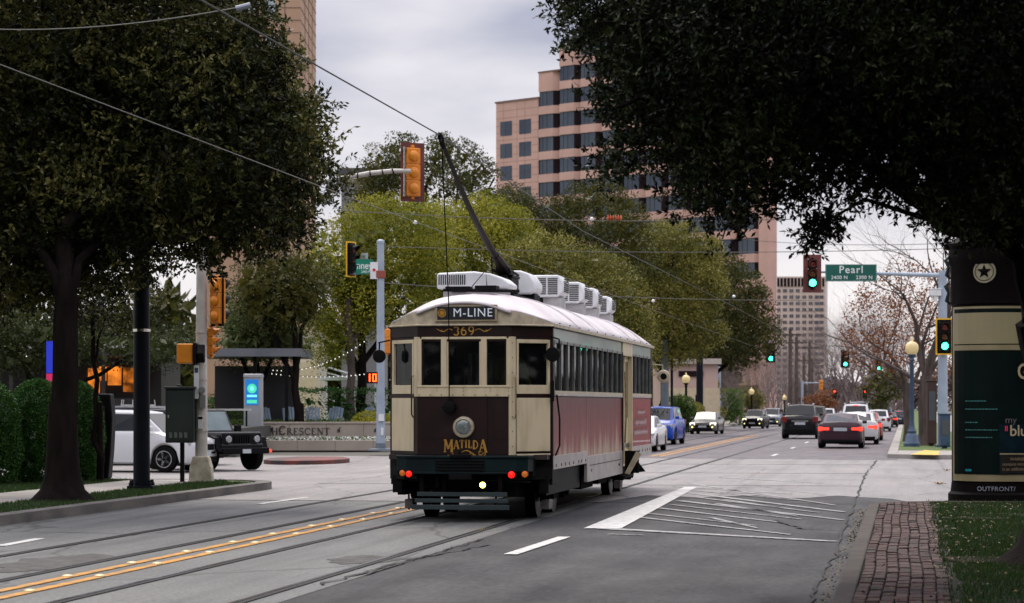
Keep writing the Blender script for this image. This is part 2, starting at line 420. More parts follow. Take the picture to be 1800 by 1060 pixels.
M_BR4 = mat('brick_dark', (.038, .022, .020), (.026, .02, .018), 6, .85, bump=.6, bscale=45)
bk = MB(); y = 14.0
while y < 39.3:
    for c in range(7):
        x0 = -.42 + c * .112 + .012 * math.sin(y * .9); ln = .2
        off = (.0, .07, .02, .09, .05, .03, .08)[c]
        yc = y + off + random.uniform(-.012, .012)
        if yc + ln > 39.25 - max(0, .1 - x0) * .9: continue
        j = random.gauss(0, .005); s_ = random.choices((0, 1, 2, 3), (5, 4, 2, 2))[0]
        bk.at(Matrix.Translation((x0 + .05, yc + .1, .12 + j)) @ Matrix.Rotation(random.gauss(0, .035), 4, 'Z') @ Matrix.Rotation(random.gauss(0, .02), 4, 'Y') @ Matrix.Rotation(random.gauss(0, .014), 4, 'X'))
        bk.box(-.05, -.096, -.03, .05, .096, .026, s_)
    y += .208
tag(bk.build('brick_path', [M_BR1, M_BR2, M_BR3, M_BR4], bevel=.007, seg=1), kind='structure')
# edging stones in the grass
for i, (px, py) in enumerate(((1722, 985), (1712, 912))):
    p = G(px, py, .13)
    tag(MB().prism([(-.30, -.42), (.1, -.5), (.36, -.30), (.40, .12), (.28, .36), (-.12, .44), (-.34, .2)], 0, .06, 'z').build('stone_edging', mat('mossy_stone', (.035, .030, .020), (.018, .018, .010), 5, .95, bump=.6, bscale=20, spec=.1), bevel=.02, loc=(p.x, p.y, .088), rz=.3 + i),
        ['brown stone slab in the grass, nearest the camera', 'brown stone slab in the grass beside the end of the brick path'][i], 'stone')
# far right block
slab('kerb', [(-.62, 76.5), (-.62, 600), (-.3, 600), (-.3, 77.2), (.9, 75.6), (30, 74.4), (30, 74.1), (.6, 75.2)], .15, M_WALK)
slab('pavement', [(-.3, 77.2), (-.3, 86), (30, 84), (30, 74.4), (.9, 75.6)], .146, M_WALK)
sheet('grass', [(-.3, 82), (-.3, 600), (2.4, 600), (2.4, 82)], .149, mat('turf_bright', (.05, .10, .012), (.08, .11, .02), 1, .9))
sheet('pavement', [(2.4, 84), (2.4, 600), (5.5, 600), (5.5, 84)], .149, M_WALK)
sheet('tactile_ramp', [tuple(G(1600, 799, .15).xy), tuple(G(1650, 800, .15).xy), tuple(G(1652, 793, .15).xy), tuple(G(1625, 791, .15).xy)], .152, mat('tactile_yellow', (.6, .42, .08), (.5, .36, .1), 8, .8))
# far left block
slab('kerb', [(-12.75, 88), (-12.75, 600), (-13.05, 600), (-13.05, 88.4), (-17, 84.2), (-80, 94), (-80, 93.6), (-16.9, 83.8)], .15, M_WALK)
slab('pavement', [(-13.05, 88.4), (-13.05, 600), (-15.5, 600), (-15.5, 93), (-80, 102), (-80, 94), (-17, 84.2)], .146, M_WALK)
sheet('grass', [(-15.5, 93.0), (-15.5, 600), (-200, 600), (-200, 118), (-80, 102)], .149, M_TURF)
# dark kerbed island with a red kerb, mid left
pi_ = G(540, 808, .1)
tag(MB().lathe([(1.0, 0), (1.0, .12), (.9, .15), (.1, .16)], 24).build('traffic_island', mat('island_black', (.03, .025, .025), (.16, .03, .025), 2, .7), loc=(pi_.x, pi_.y, 0)), kind='structure')
bpy.data.objects['traffic_island'].scale = (1.15, 2.2, 1)

# grass blades and fallen leaves on the near verges
def blades(name, region, n, h0, h1, mats_, w=.006, z=.12):
    P = []
    tot = 0
    while tot < n:
        q = region(n); P.append(q); tot += len(q)
    P = np.concatenate(P)[:n]; B = np.column_stack([P, np.full(n, z)])
    D = unit(np.column_stack([rng.normal(0, .35, n), rng.normal(0, .35, n), np.ones(n)])); H = rng.uniform(h0, h1, n)
    S = unit(np.column_stack([rng.normal(size=n), rng.normal(0, .4, n), np.zeros(n)])) * w
    V = np.empty((n, 3, 3)); V[:, 0] = B - S; V[:, 1] = B + S; V[:, 2] = B + D * H[:, None]
    o = bulk_mesh(name, V.reshape(-1, 3), np.arange(n * 3).reshape(n, 3), mats_, rng.integers(0, len(mats_), n))
    return tag(o, kind='stuff')
G1 = mat('grass_blade', (.016, .052, .008), (.026, .062, .009), 3, .6, trans=.3)
G2 = mat('grass_blade_yellow', (.045, .065, .010), (.03, .05, .009), 3, .6, trans=.3)
lump2 = Lump(1.6)
def reg_right(n):
    x = rng.uniform(.30, 4.6, n); y = rng.uniform(16, 39.6, n)
    k = (lump2(np.column_stack([x, y, x * 0])) > -.55) | (rng.random(n) < .25)
    k &= ~((x < .45) & (rng.random(n) < .6))
    return np.column_stack([x, y])[k]
tag(blades('grass_blades', reg_right, 70000, .03, .085, [G1, G1, G2]), 'short dark green grass beside the brick path', 'grass')
def reg_left(n):
    y = rng.uniform(28, 48.0, n); x = rng.uniform(-20, -12.86, n)
    k = ~((x < -14.1) & (x > -15.8)) & ~((x > -14.2) & (y > 46.6) & (x > -13.4 - (y - 46.6) * .4 + .1))
    return np.column_stack([x, y])[k]
tag(blades('grass_blades', reg_left, 60000, .03, .07, [G1, G2, G1], .009, .135), 'short mown grass on the left roadside verge', 'grass')
def litter(name, P, z, size, mats_, label):
    n = len(P); D = unit(np.column_stack([rng.normal(size=n), rng.normal(size=n), rng.normal(0, .25, n)]))
    S = unit(np.cross(D, np.column_stack([rng.normal(0, .3, n), rng.normal(0, .3, n), np.ones(n)]))); L = rng.uniform(.7, 1.3, n) * size
    B = np.column_stack([P, np.full(n, z) + rng.uniform(0.004, .02, n)]); V = np.empty((n, 4, 3)); Lc = L[:, None]
    V[:, 0] = B; V[:, 1] = B + D * Lc * .5 + S * Lc * .25 + np.array([0, 0, .008]); V[:, 2] = B + D * Lc; V[:, 3] = B + D * Lc * .5 - S * Lc * .25
    tag(bulk_mesh(name, V.reshape(-1, 3), np.arange(n * 4).reshape(n, 4), mats_, rng.integers(0, len(mats_), n)), label, 'leaves', None, 'stuff')
LB = [mat('dead_leaf_tan', (.17, .115, .06), (.12, .08, .045), 9, .7), mat('dead_leaf_yellow', (.20, .165, .05), (.15, .11, .04), 9, .7), mat('dead_leaf_brown', (.13, .07, .035), (.09, .05, .03), 9, .7)]
y_ = rng.uniform(17, 39, 420); litter('fallen_leaves', np.column_stack([-.66 - np.abs(rng.normal(0, .06, 420)), y_]), .014, .032, LB, 'small dry leaves gathered in the gutter along the right kerb')
x_ = .22 + np.abs(rng.normal(0, .9, 520)); litter('fallen_leaves', np.column_stack([x_, 17 + 22 * rng.beta(1.2, 1.0, 520)]), .15, .045, LB, 'dry tan leaves scattered over the grass by the brick path')
x_ = rng.uniform(-.4, .3, 130); litter('fallen_leaves', np.column_stack([x_, rng.uniform(17, 39, 130)]), .146, .035, LB, 'few dry leaves lying on the brick path')
for i, (px, py) in enumerate(((1650, 853), (1664, 829))):
    p = G(px, py); lf = MB(); nv = 11
    V = [(0.14 * math.cos(k / nv * 6.283) * (1 if k % 2 else .45), .12 * math.sin(k / nv * 6.283) * (1 if k % 2 else .45), .02 + .05 * (k % 2)) for k in range(nv)] + [(0, 0, .01)]
    lf.add(V, [(k, (k + 1) % nv, nv) for k in range(nv)]); lf.tube([(0, 0, .012), (.1, -.13, .03)], .006, 5)
    tag(lf.build('fallen_leaf', mat('big_leaf', (.34, .17, .05), (.22, .1, .03), 9, .6), loc=(p.x, p.y, .012), rz=i * 1.3 + .6),
        ['large brown curled leaf on the pale concrete, nearer the brick path', 'large brown curled leaf on the pale concrete, close to the kiosk edge'][i], 'leaf')
# ================================================================ LETTERING
def text_part(s, size, m, parent, loc, rot=(R(90), 0, 0), name='lettering', ext=.003, align='CENTER', space=1.0, bold=0.0, sx=1.0):
    cu = bpy.data.curves.new('txt', 'FONT'); cu.body = s; cu.size = size; cu.align_x = align; cu.align_y = 'CENTER'
    cu.extrude = ext; cu.space_character = space; cu.offset = bold; cu.resolution_u = 3
    tmp = bpy.data.objects.new('txt', cu); COL.objects.link(tmp)
    dg = bpy.context.evaluated_depsgraph_get(); me = bpy.data.meshes.new_from_object(tmp.evaluated_get(dg))
    bpy.data.objects.remove(tmp); bpy.data.curves.remove(cu)
    me.materials.clear(); me.materials.append(m); me.name = name
    if sx != 1.0:
        for v in me.vertices: v.co.x *= sx
    o = bpy.data.objects.new(name, me); COL.objects.link(o); o.parent = parent; o.location = loc; o.rotation_euler = rot
    return o
def arc(cx, cy, rx, ry, a0, a1, n=9):
    return [(cx + rx * math.cos(R(a0 + (a1 - a0) * i / n)), cy + ry * math.sin(R(a0 + (a1 - a0) * i / n))) for i in range(n + 1)]
GL = {  # serif capitals as strokes on a unit cell: (width, [(points, weight)], [serif feet])
 'M': (1.0, [([(.12, 0), (.16, 1)], .10), ([(.16, 1), (.5, .25)], .17), ([(.5, .25), (.84, 1)], .09), ([(.84, 1), (.88, 0)], .18)], [(.12, 0), (.88, 0), (.12, 1), (.88, 1)]),
 'A': (.85, [([(.08, 0), (.42, 1)], .08), ([(.42, 1), (.78, 0)], .19), ([(.2, .35), (.66, .35)], .07)], [(.08, 0), (.78, 0)]),
 'T': (.8, [([(.4, 0), (.4, 1)], .19), ([(.04, .97), (.76, .97)], .08), ([(.05, .97), (.05, .76)], .07), ([(.75, .97), (.75, .76)], .07)], [(.4, 0)]),
 'I': (.42, [([(.21, 0), (.21, 1)], .19)], [(.21, 0), (.21, 1)]),
 'L': (.7, [([(.2, 0), (.2, 1)], .19), ([(.1, .03), (.66, .03)], .08), ([(.66, .03), (.66, .3)], .07)], [(.2, 1), (.2, 0)]),
 'D': (.9, [([(.18, 0), (.18, 1)], .19), (arc(.18, .5, .6, .47, 90, -90, 12), .12)], [(.18, 0), (.18, 1)]),
 'H': (.95, [([(.18, 0), (.18, 1)], .19), ([(.77, 0), (.77, 1)], .19), ([(.18, .5), (.77, .5)], .07)], [(.18, 0), (.18, 1), (.77, 0), (.77, 1)]),
 'E': (.75, [([(.18, 0), (.18, 1)], .19), ([(.1, .97), (.66, .97)], .07), ([(.1, .03), (.7, .03)], .07), ([(.18, .5), (.52, .5)], .07), ([(.66, .97), (.66, .78)], .06), ([(.7, .03), (.7, .24)], .06)], []),
 'C': (.88, [(arc(.48, .5, .38, .47, 40, 320, 18), .13), ([(.78, .97), (.78, .72)], .06)], []),
 'R': (.88, [([(.18, 0), (.18, 1)], .19), (arc(.2, .75, .42, .23, 90, -90, 8), .12), ([(.4, .5), (.8, 0)], .18)], [(.18, 0), (.18, 1), (.8, 0)]),
 'S': (.7, [(arc(.35, .74, .24, .23, 20, 270, 9) + arc(.35, .27, .27, .24, 90, -160, 9), .13)], []),
 'N': (1.0, [([(.16, 0), (.16, 1)], .09), ([(.16, 1), (.82, 0)], .19), ([(.82, 0), (.82, 1)], .09)], [(.16, 0), (.14, 1), (.82, 1)]),
 '3': (.7, [(arc(.33, .73, .25, .24, 150, -80, 9) + arc(.33, .26, .29, .26, 85, -150, 10), .16)], []),
 '6': (.75, [(arc(.38, .3, .27, .29, 0, 360, 14), .15), (arc(.62, .36, .52, .62, 110, 175, 8), .14)], []),
 '9': (.75, [(arc(.36, .7, .27, .28, 0, 360, 14), .15), (arc(.12, .64, .52, .62, -70, -5, 8), .14)], []),
}
def ribbon(mb, pts, w, z=0.0, d=.004, taper=False, m=0):
    """flat thick ribbon in the x-z plane facing -y"""
    V = []; n = len(pts)
    for i, p in enumerate(pts):
        a = Vector(pts[max(i - 1, 0)]); b = Vector(pts[min(i + 1, n - 1)]); t = (b - a).normalized() if (b - a).length else Vector((1, 0))
        q = Vector((-t.y, t.x)) * (w * (.35 + .65 * math.sin(math.pi * i / (n - 1))) if taper else w) * .5
        for s_ in (-1, 1): V += [(p[0] + q.x * s_, -d - z, p[1] + q.y * s_), (p[0] + q.x * s_, -z, p[1] + q.y * s_)]
    F = []
    for i in range(n - 1):
        k = i * 4; F += [(k, k + 4, k + 6, k + 2), (k, k + 1, k + 5, k + 4), (k + 2, k + 6, k + 7, k + 3)]
    F += [(0, 2, 3, 1), (4 * n - 4, 4 * n - 3, 4 * n - 1, 4 * n - 2)]
    mb.add(V, F, m)
def serif_text(s, heights, gap=.06, sxx=1.0, base=None):
    """returns MB with letters centred on x, baseline 0"""
    mb = MB(); ws = [GL[c][0] * h * sxx if c != ' ' else h * .4 for c, h in zip(s, heights)]
    tot = sum(ws) + gap * heights[-1] * (len(s) - 1); x = -tot / 2
    for i, (c, h, w) in enumerate(zip(s, heights, ws)):
        b0 = base[i] if base else 0.0
        if c != ' ':
            for k, (pts, wt) in enumerate(GL[c][1]): ribbon(mb, [(x + px * h * sxx, b0 + py * h) for px, py in pts], wt * h, z=.0002 * k)
            for k, (px, py) in enumerate(GL[c][2]):
                ribbon(mb, [(x + (px - .15) * h * sxx, b0 + (py * .94 + .03) * h), (x + (px + .15) * h * sxx, b0 + (py * .94 + .03) * h)], .065 * h, z=.001 + .0002 * k)
        x += w + gap * heights[-1]
    return mb
def swirl(side=1, L=1.0):
    pts = []
    for i in range(26):
        t = i / 25
        pts.append((side * (L * t), math.sin(t * 5.2) * .16 * L * (1 - .3 * t)))
    a0 = pts[-1]
    for i in range(1, 14):
        t = i / 13 * 5.0; r = .12 * L * (1 - i / 17); pts.append((a0[0] + side * (math.sin(t) * r * .9), a0[1] + r * (1 - math.cos(t)) * .8 - 0))
    return pts

# ================================================================ TRAM
MAROON = mat('tram_maroon', (.018, .0045, .0045), (.010, .003, .0035), 3, .38, coat=.08, rough2=.5, spec=.25)
CREAM = mat('tram_cream', (.68, .58, .385), (.47, .385, .24), 3.0, .42, coat=.15, bump=.12, bscale=9, stretch=(2.5, 2.5, .6), lo=.45, hi=.85, detail=7)
CREAMD = mat('tram_cream_worn', (.60, .52, .37), (.42, .36, .26), 9, .5, detail=6)
ROOFM = mat('tram_roof_canvas', (.66, .62, .64), (.42, .37, .38), 1.9, .5, bump=.2, bscale=5, stretch=(1, .7, 1), lo=.38, hi=.85, detail=8)
GREENB = mat('tram_bumper', (.004, .016, .017), (.003, .009, .011), 3, .4, coat=.0, spec=.2)
SLATM = mat('tram_slat', (.022, .042, .043), (.014, .026, .03), 4, .5, stretch=(.3, 1, 1))
BLACK = mat('black_paint', (.004, .004, .005), (.006, .006, .006), 5, .55, spec=.10)
GUNK = mat('underframe_grime', (.005, .005, .005), (.009, .008, .007), 6, .85, spec=.08, bump=.4, bscale=20)
INTD = mat('tram_interior', (.030, .020, .014), (.018, .012, .009), 3, .5)
GOLD = mat('gold_leaf', (.50, .27, .04), (.40, .20, .03), 20, .4, metal=.15)
GLASS = glassmat('tram_glass', clear=.62, tint=(.006, .007, .008))
GREYL = mat('tram_letterboard', (.10, .24, .20), (.12, .14, .13), 2.5, .3, coat=.1, stretch=(1, .5, 1))  # teal patches: green reflected glow put into the grey paint colour
WHITEP = mat('white_plastic', (.80, .82, .84), (.66, .68, .70), 3, .4)
LOUV = mat('louvre_dark', (.03, .03, .035), (.05, .05, .05), 3, .6)
CHROME = mat('worn_chrome', (.62, .60, .55), (.42, .40, .36), 12, .18, metal=1)
BRASS = mat('dull_brass', (.48, .38, .2), (.34, .26, .14), 12, .35, metal=.6)
REDL = mat('lamp_red', (.5, .01, .01), rough=.3, emit=(1, .005, .002), es=1.8)
REDLD = mat('lamp_red_dim', (.5, .02, .01), rough=.25, emit=(1, .015, .008), es=.7)
AMBD = mat('lamp_amber_dim', (.55, .14, .02), rough=.25, emit=(1, .25, .02), es=.12)
YELL = mat('lamp_yellow', (.9, .6, .1), rough=.3, emit=(1, .62, .08), es=7.0)
WHT = mat('lettering_white', (.75, .78, .78), rough=.5)
def admat(name, hi_c, lo_c, pale_c, z0, z1):  # red wrap streaked by noise, paler towards the bottom
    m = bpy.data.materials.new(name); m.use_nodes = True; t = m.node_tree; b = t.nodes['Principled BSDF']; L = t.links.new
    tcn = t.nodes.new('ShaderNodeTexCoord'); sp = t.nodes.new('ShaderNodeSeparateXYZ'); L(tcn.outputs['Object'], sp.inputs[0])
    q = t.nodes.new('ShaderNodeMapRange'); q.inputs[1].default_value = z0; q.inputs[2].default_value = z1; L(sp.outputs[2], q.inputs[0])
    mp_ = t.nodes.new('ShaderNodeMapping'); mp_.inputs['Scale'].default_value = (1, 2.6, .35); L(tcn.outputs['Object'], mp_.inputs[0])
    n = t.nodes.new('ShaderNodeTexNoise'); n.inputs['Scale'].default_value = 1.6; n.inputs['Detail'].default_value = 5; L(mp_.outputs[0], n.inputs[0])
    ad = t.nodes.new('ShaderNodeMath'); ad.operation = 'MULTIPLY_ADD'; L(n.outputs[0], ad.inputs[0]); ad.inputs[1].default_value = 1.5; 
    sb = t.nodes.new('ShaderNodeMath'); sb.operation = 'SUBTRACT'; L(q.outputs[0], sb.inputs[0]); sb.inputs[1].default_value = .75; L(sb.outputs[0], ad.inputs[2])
    r = t.nodes.new('ShaderNodeValToRGB'); e = r.color_ramp.elements; e[0].position = .05; e[0].color = (*pale_c, 1); e[1].position = .9; e[1].color = (*hi_c, 1)
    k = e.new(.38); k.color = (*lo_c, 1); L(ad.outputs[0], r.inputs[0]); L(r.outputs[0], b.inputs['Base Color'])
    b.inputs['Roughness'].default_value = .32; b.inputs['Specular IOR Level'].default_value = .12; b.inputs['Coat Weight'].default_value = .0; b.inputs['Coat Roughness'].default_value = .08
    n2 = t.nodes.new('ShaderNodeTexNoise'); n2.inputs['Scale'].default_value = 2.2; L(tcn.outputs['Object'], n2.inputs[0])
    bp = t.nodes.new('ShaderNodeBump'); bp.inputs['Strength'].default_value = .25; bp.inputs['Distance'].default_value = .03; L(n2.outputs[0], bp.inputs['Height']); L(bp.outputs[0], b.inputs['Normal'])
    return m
AD1 = admat('ad_wrap_mottled', (.13, .003, .007), (.24, .022, .026), (.46, .34, .24), .72, 1.8)
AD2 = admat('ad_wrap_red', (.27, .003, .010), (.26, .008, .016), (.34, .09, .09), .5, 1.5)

TR = empty('tram', (-6.37, 34.62, 0.0), 0, 'vintage maroon and cream single-deck tram with trolley pole, on the street rails', 'tram')
HWD, Y1, Y2, YE = 1.22, .6, 14.4, 15.0
PL = [(-HWD, Y1), (-.69, 0), (.69, 0), (HWD, Y1)]
def wf(A, B):
    A, B = Vector(A), Vector(B); d = (B - A).normalized()
    return Matrix(((d.x, -d.y, 0, A.x), (d.y, d.x, 0, A.y), (0, 0, 1, 0), (0, 0, 0, 1))), (B - A).length
FAR = Matrix.Translation((0, YE, 0)) @ Matrix.Rotation(math.pi, 4, 'Z')
def ZR(x, y):
    e = max(0, min(y, YE - y)); zc = 3.225 + .165 * min(1, e / 1.4) ** .6; t = min(1, abs(x) / 1.27); w = .8 * max(0, 1 - e / 1.1)
    return 2.885 + (zc - 2.885) * ((1 - w) * (1 - t ** 2.6) + w * (.5 + .5 * math.cos(math.pi * min(1, t ** 1.15))))
# ends: apron, windows, fascia
for k, BM in enumerate((Matrix.Identity(4), FAR)):
    body = MB(); cream = MB()
    for j in range(3):
        M, L = wf(PL[j], PL[j + 1]); M = BM @ M
        body.at(M); cream.at(M)
        e = .0 
        # fascia and apron base
        body.box(e, 0, 2.69, L - e, .05, 2.87)
        body.box(e, 0, .78, L - e, .05, .97)
        if j == 1:
            body.box(e, 0, .97, L, .05, 1.82)
            cream.box(-.01, -.022, 1.82, L + .01, .045, 1.985)
            cream.box(0, -.03, 1.955, L, -.022, 1.985)
            for (a, b) in ((0, .062), (.352, .437), (.943, 1.028), (1.318, L)):
                cream.box(a, -.02, 1.985, b, .045, 2.665)
            cream.box(.062, -.012, 2.655, 1.318, .04, 2.69)
            for (a, b) in ((.062, .352), (.437, .943), (1.028, 1.318)):
                body.box(a, .0, 2.62, b, .03, 2.655); 
            body.box(.06, .005, 1.985, .09, .04, 2.62); body.box(1.29, .005, 1.985, 1.318, .04, 2.62)
            cream.box(.437, -.006, 1.985, .463, .03, 2.62); cream.box(.917, -.006, 1.985, .943, .03, 2.62)
        else:
            o = 1 if j == 2 else -1
            a0, a1 = (.10, L - .06) if j == 2 else (.06, L - .10)
            body.box(0, 0, .97, L, .05, 1.84)
            cream.box(a0, -.014, 1.02, a1, 0, 1.80)                       # cream door-like panel
            body.box(0, -.006, 1.80, L, .03, 1.86)
            cream.box(a0, -.012, 1.86, a1, .04, 1.99)
            if j == 2: cream.box(-.02, -.03, .97, .075, .03, 2.69); body.box(L - .07, -.002, 1.84, L, .05, 2.69)
            else: cream.box(L - .06, -.026, 1.82, L + .02, .03, 2.69); body.box(0, -.002, 1.84, .07, .05, 2.69)
            cream.box(a0, -.01, 1.99, a0 + .045, .035, 2.62); cream.box(a1 - .045, -.01, 1.99, a1, .035, 2.62)
            cream.box(a0, -.012, 2.60, a1, .035, 2.655); body.box(a0, .0, 2.655, a1, .04, 2.69)
            if j == 2:   # folded door track beside the corner
                body.box(.085, -.016, .98, .097, .02, 2.68); cream.box(a0 - .0, -.02, .96, a1, 0, .985)
    body.at(BM)
    for sx in (-1, 1): body.box(sx * (HWD + .004), Y1 - .01, .76, sx * (HWD - .09), Y1 + .10, 2.87)
    body.build('body_shell', MAROON, TR, bevel=.006, seg=1)
    cream.build('window_surround', CREAM, TR, bevel=.006, seg=1)
sc = MB()
for x in np.linspace(-.66, .66, 9): sc.lathe([(.009, -.028), (.007, -.033)], 6, (x, 0, 1.845), 'y')
for z in np.linspace(1.1, 2.6, 8): sc.lathe([(.008, -.024), (.006, -.030)], 6, (.72, 0, z), 'y')
for x in (-.395, .395, -.97 + .97, .985): 
    for z in (1.90, 1.94): sc.lathe([(.007, -.030), (.006, -.036)], 6, (x if abs(x) < .7 else .66, 0, z), 'y')
sc.build('screws', mat('rusty_screw', (.12, .06, .03), rough=.6), TR)
MB().box(.345, -.004, .97, .352, 0, 1.82).box(-.69, -.003, 1.20, .69, 0, 1.203).build('panel_seam', BLACK, TR)
# cream arch panels under the roof ends
for k, BM in enumerate((Matrix.Identity(4), FAR)):
    ap = MB().at(BM); pts = []
    path = [(-HWD - .02, Y1 - .0)] + [(-HWD - .02 + (HWD - .69) * t, Y1 * (1 - t) - .015 * t) for t in (.25, .5, .75, 1)] + [(-.69 + 1.38 * t, -.02) for t in (.15, .3, .5, .7, .85)] + [(.71 + (HWD - .69) * t, Y1 * t - .015) for t in (0, .25, .5, .75, 1)]
    n_ = len(path); V = []
    for (x, y) in path:
        zt = ZR(x, y) - .012
        V += [(x, y, 2.85), (x, y, max(zt, 2.872)), (x * .96, y + .05, 2.85), (x * .96, y + .05, max(zt, 2.872))]
    F = []
    for i in range(n_ - 1):
        q = i * 4; F += [(q, q + 4, q + 5, q + 1), (q + 2, q + 3, q + 7, q + 6), (q, q + 2, q + 6, q + 4), (q + 1, q + 5, q + 7, q + 3)]
    ap.add(V, F)
    for i in range(n_ - 1):   # drip moulding
        a, b = path[i], path[i + 1]; ap.tube([(a[0], a[1] - .012, 2.862), (b[0], b[1] - .012, 2.862)], .014, 6)
    ap.build('end_arch_panel', CREAMD, TR)
# roof
rf = MB(); V = []; F = []; NX = 22
ys = [-.07, 0, .12, .3, .5, .75, 1.0, 1.5] + [2 + i for i in range(12)] + [YE - 1.5, YE - 1.0, YE - .75, YE - .5, YE - .3, YE - .12, YE, YE + .07]
for y in ys:
    yy = max(0, min(min(y, YE - y), .6)); hw = .70 + (1.27 - .70) * yy / .6
    for i in range(NX + 1):
        x = -hw + 2 * hw * i / NX; V.append((x, y, ZR(x, y) + (.0 if 0 <= y <= YE else -.035)))
n_ = NX + 1
for j in range(len(ys) - 1):
    for i in range(NX): F.append((j * n_ + i, j * n_ + i + 1, (j + 1) * n_ + i + 1, (j + 1) * n_ + i))
rf.add(V, F)
roof = rf.build('roof', ROOFM, TR, smooth=True)
so = roof.modifiers.new('thick', 'SOLIDIFY'); so.thickness = .03; so.offset = -1
for y in (3.2, 5.6, 10.7, 12.6):
    MB().tube([(x, y, ZR(x, y) + .004) for x in np.linspace(-1.26, 1.26, 16)], .02, 5).build('seam', ROOFM, roof)
MB().box(-1.285, .55, 2.84, -1.25, Y2 + .05, 2.885).build('gutter', CREAMD, TR)
gt = MB().box(1.25, .55, 2.84, 1.285, Y2 + .05, 2.885)
for i, y in enumerate(np.arange(.9, 14, 1.1)): gt.box(1.27, y, 2.90, 1.29, y + .02, 2.915, 1)
gt.build('gutter', [CREAMD, BLACK], TR)
# glazing of the ends
gz = None
for k, BM in enumerate((Matrix.Identity(4), FAR)):
    for j in range(3):
        M, L = wf(PL[j], PL[j + 1]); sp = ((.09, .352), (.463, .917), (1.028, 1.29)) if j == 1 else ((.15, L - .11),)
        for (a, b) in sp:
            MB().at(BM @ M).box(a, .016, 1.985, b, .022, 2.62).build('window', GLASS, TR)
# sides: letterboard, posts, panels
for sx in (-1, 1):
    X = sx * HWD
    MB().box(X - sx * .04, Y1 + .09, 2.66, X, 9.3, 2.86).build('letterboard', GREYL, TR); MB().box(X - sx * .04, 10.9, 2.66, X, Y2 - .09, 2.86).build('letterboard', GREYL, TR)
wy = [Y1 + .10 + i * .7167 for i in range(13)]; wy2 = [10.9 + i * .682 for i in range(6)]
for sx in (-1, 1):
    X = sx * HWD
    for L_ in (wy, wy2):
        ps = MB()
        for i, y in enumerate(L_): ps.box(X - sx * .05, y - .014, 1.90, X + sx * .012, y + .014, 2.66, 1)
        ps.box(X - sx * .05, L_[0], 1.86, X + sx * .02, L_[-1], 1.91); ps.box(X - sx * .03, L_[0], 2.62, X + sx * .004, L_[-1], 2.66, 1)
        ps.build('window_posts', [CREAMD, mat('post_grey', (.16, .17, .16), (.10, .10, .10), 5, .4)], TR)
for sx in (-1, 1):
    X = sx * HWD
    for L_ in (wy, wy2):
        for a, b in zip(L_[:-1], L_[1:]): MB().box(X - sx * .03, a + .02, 1.91, X - sx * .024, b - .02, 2.62).build('window', GLASS, TR)
# side panels
for sx in (-1, 1):
    X = sx * HWD
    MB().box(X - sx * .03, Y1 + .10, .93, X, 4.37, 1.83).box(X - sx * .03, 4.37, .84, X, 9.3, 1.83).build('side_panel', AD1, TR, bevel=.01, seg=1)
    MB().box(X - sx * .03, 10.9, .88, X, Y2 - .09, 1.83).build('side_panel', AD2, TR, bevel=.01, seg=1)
    sk = MB().box(X - sx * .03, Y1 + .0, .745, X + sx * .012, 4.36, .945, 0).box(X - sx * .04, 4.37, .44, X + sx * .015, 9.3, .86, 0).box(X - sx * .03, 10.9, .68, X + sx * .012, Y2, .90, 0)
    sk.box(X - sx * .02, Y1 + .1, 1.83, X + sx * .022, 9.3, 1.862).box(X - sx * .02, 10.9, 1.83, X + sx * .022, Y2 - .1, 1.862)
    sk.box(X + sx * .015, 4.7, .70, X + sx * .021, 9.0, .712, 1)
    for y in np.concatenate([np.arange(.9, 4.2, .47), np.arange(11.1, 14.2, .5)]): sk.lathe([(.028, -.004), (.028, .004)], 8, (X + sx * .014, y + random.uniform(-.1, .1), .80), 'x', 1)
    for y in (4.9, 8.7, 8.82): sk.lathe([(.025, -.004), (.025, .004)], 8, (X + sx * .018, y, .62), 'x', 1)
    sk.build('skirt', [mat('skirt_aluminium', (.46, .42, .40), (.34, .31, .30), 3, .4, metal=.2, bump=.1, bscale=9), BLACK], TR, bevel=.006, seg=1)
# washed-out lettering of the advertising on the right flank
sq = MB().at(Matrix(((0, 0, 0, HWD + .002), (1, 0, 0, 0), (0, 0, 1, 0), (0, 0, 0, 1))))
def squig(mb, u0, u1, z, h, seed):
    r_ = random.Random(seed); u = u0
    while u < u1:
        w = h * r_.uniform(.5, .8); a = [(u, z), (u + w * .2, z + h * r_.uniform(.6, 1)), (u + w * .45, z + h * .1), (u + w * .7, z + h * r_.uniform(.5, .8)), (u + w * .9, z)]
        for p, q in zip(a[:-1], a[1:]):
            d = Vector((q[0] - p[0], q[1] - p[1])).normalized(); s_ = (-d.y * h * .07, d.x * h * .07)
            V = []
            for P_ in ((p[0] - s_[0], p[1] - s_[1]), (q[0] - s_[0], q[1] - s_[1]), (q[0] + s_[0], q[1] + s_[1]), (p[0] + s_[0], p[1] + s_[1])): V.append((HWD + .004, P_[0], P_[1]))
            mb.at(Matrix.Identity(4)).add(V, [(0, 1, 2, 3)])
        u += w
squig(sq, 11.9, 13.2, 1.50, .14, 1); squig(sq, 11.5, 13.5, 1.28, .20, 2); squig(sq, 11.3, 13.7, 1.10, .16, 3)
sq.at(Matrix.Identity(4)).add([(HWD + .004, 11.0, .98), (HWD + .004, 14.2, .95), (HWD + .004, 14.2, .985), (HWD + .004, 11.0, 1.01)], [(0, 1, 2, 3)])
sq.build('lettering', mat('ad_lettering', (.62, .42, .42), (.5, .3, .3), 4, .5), TR)
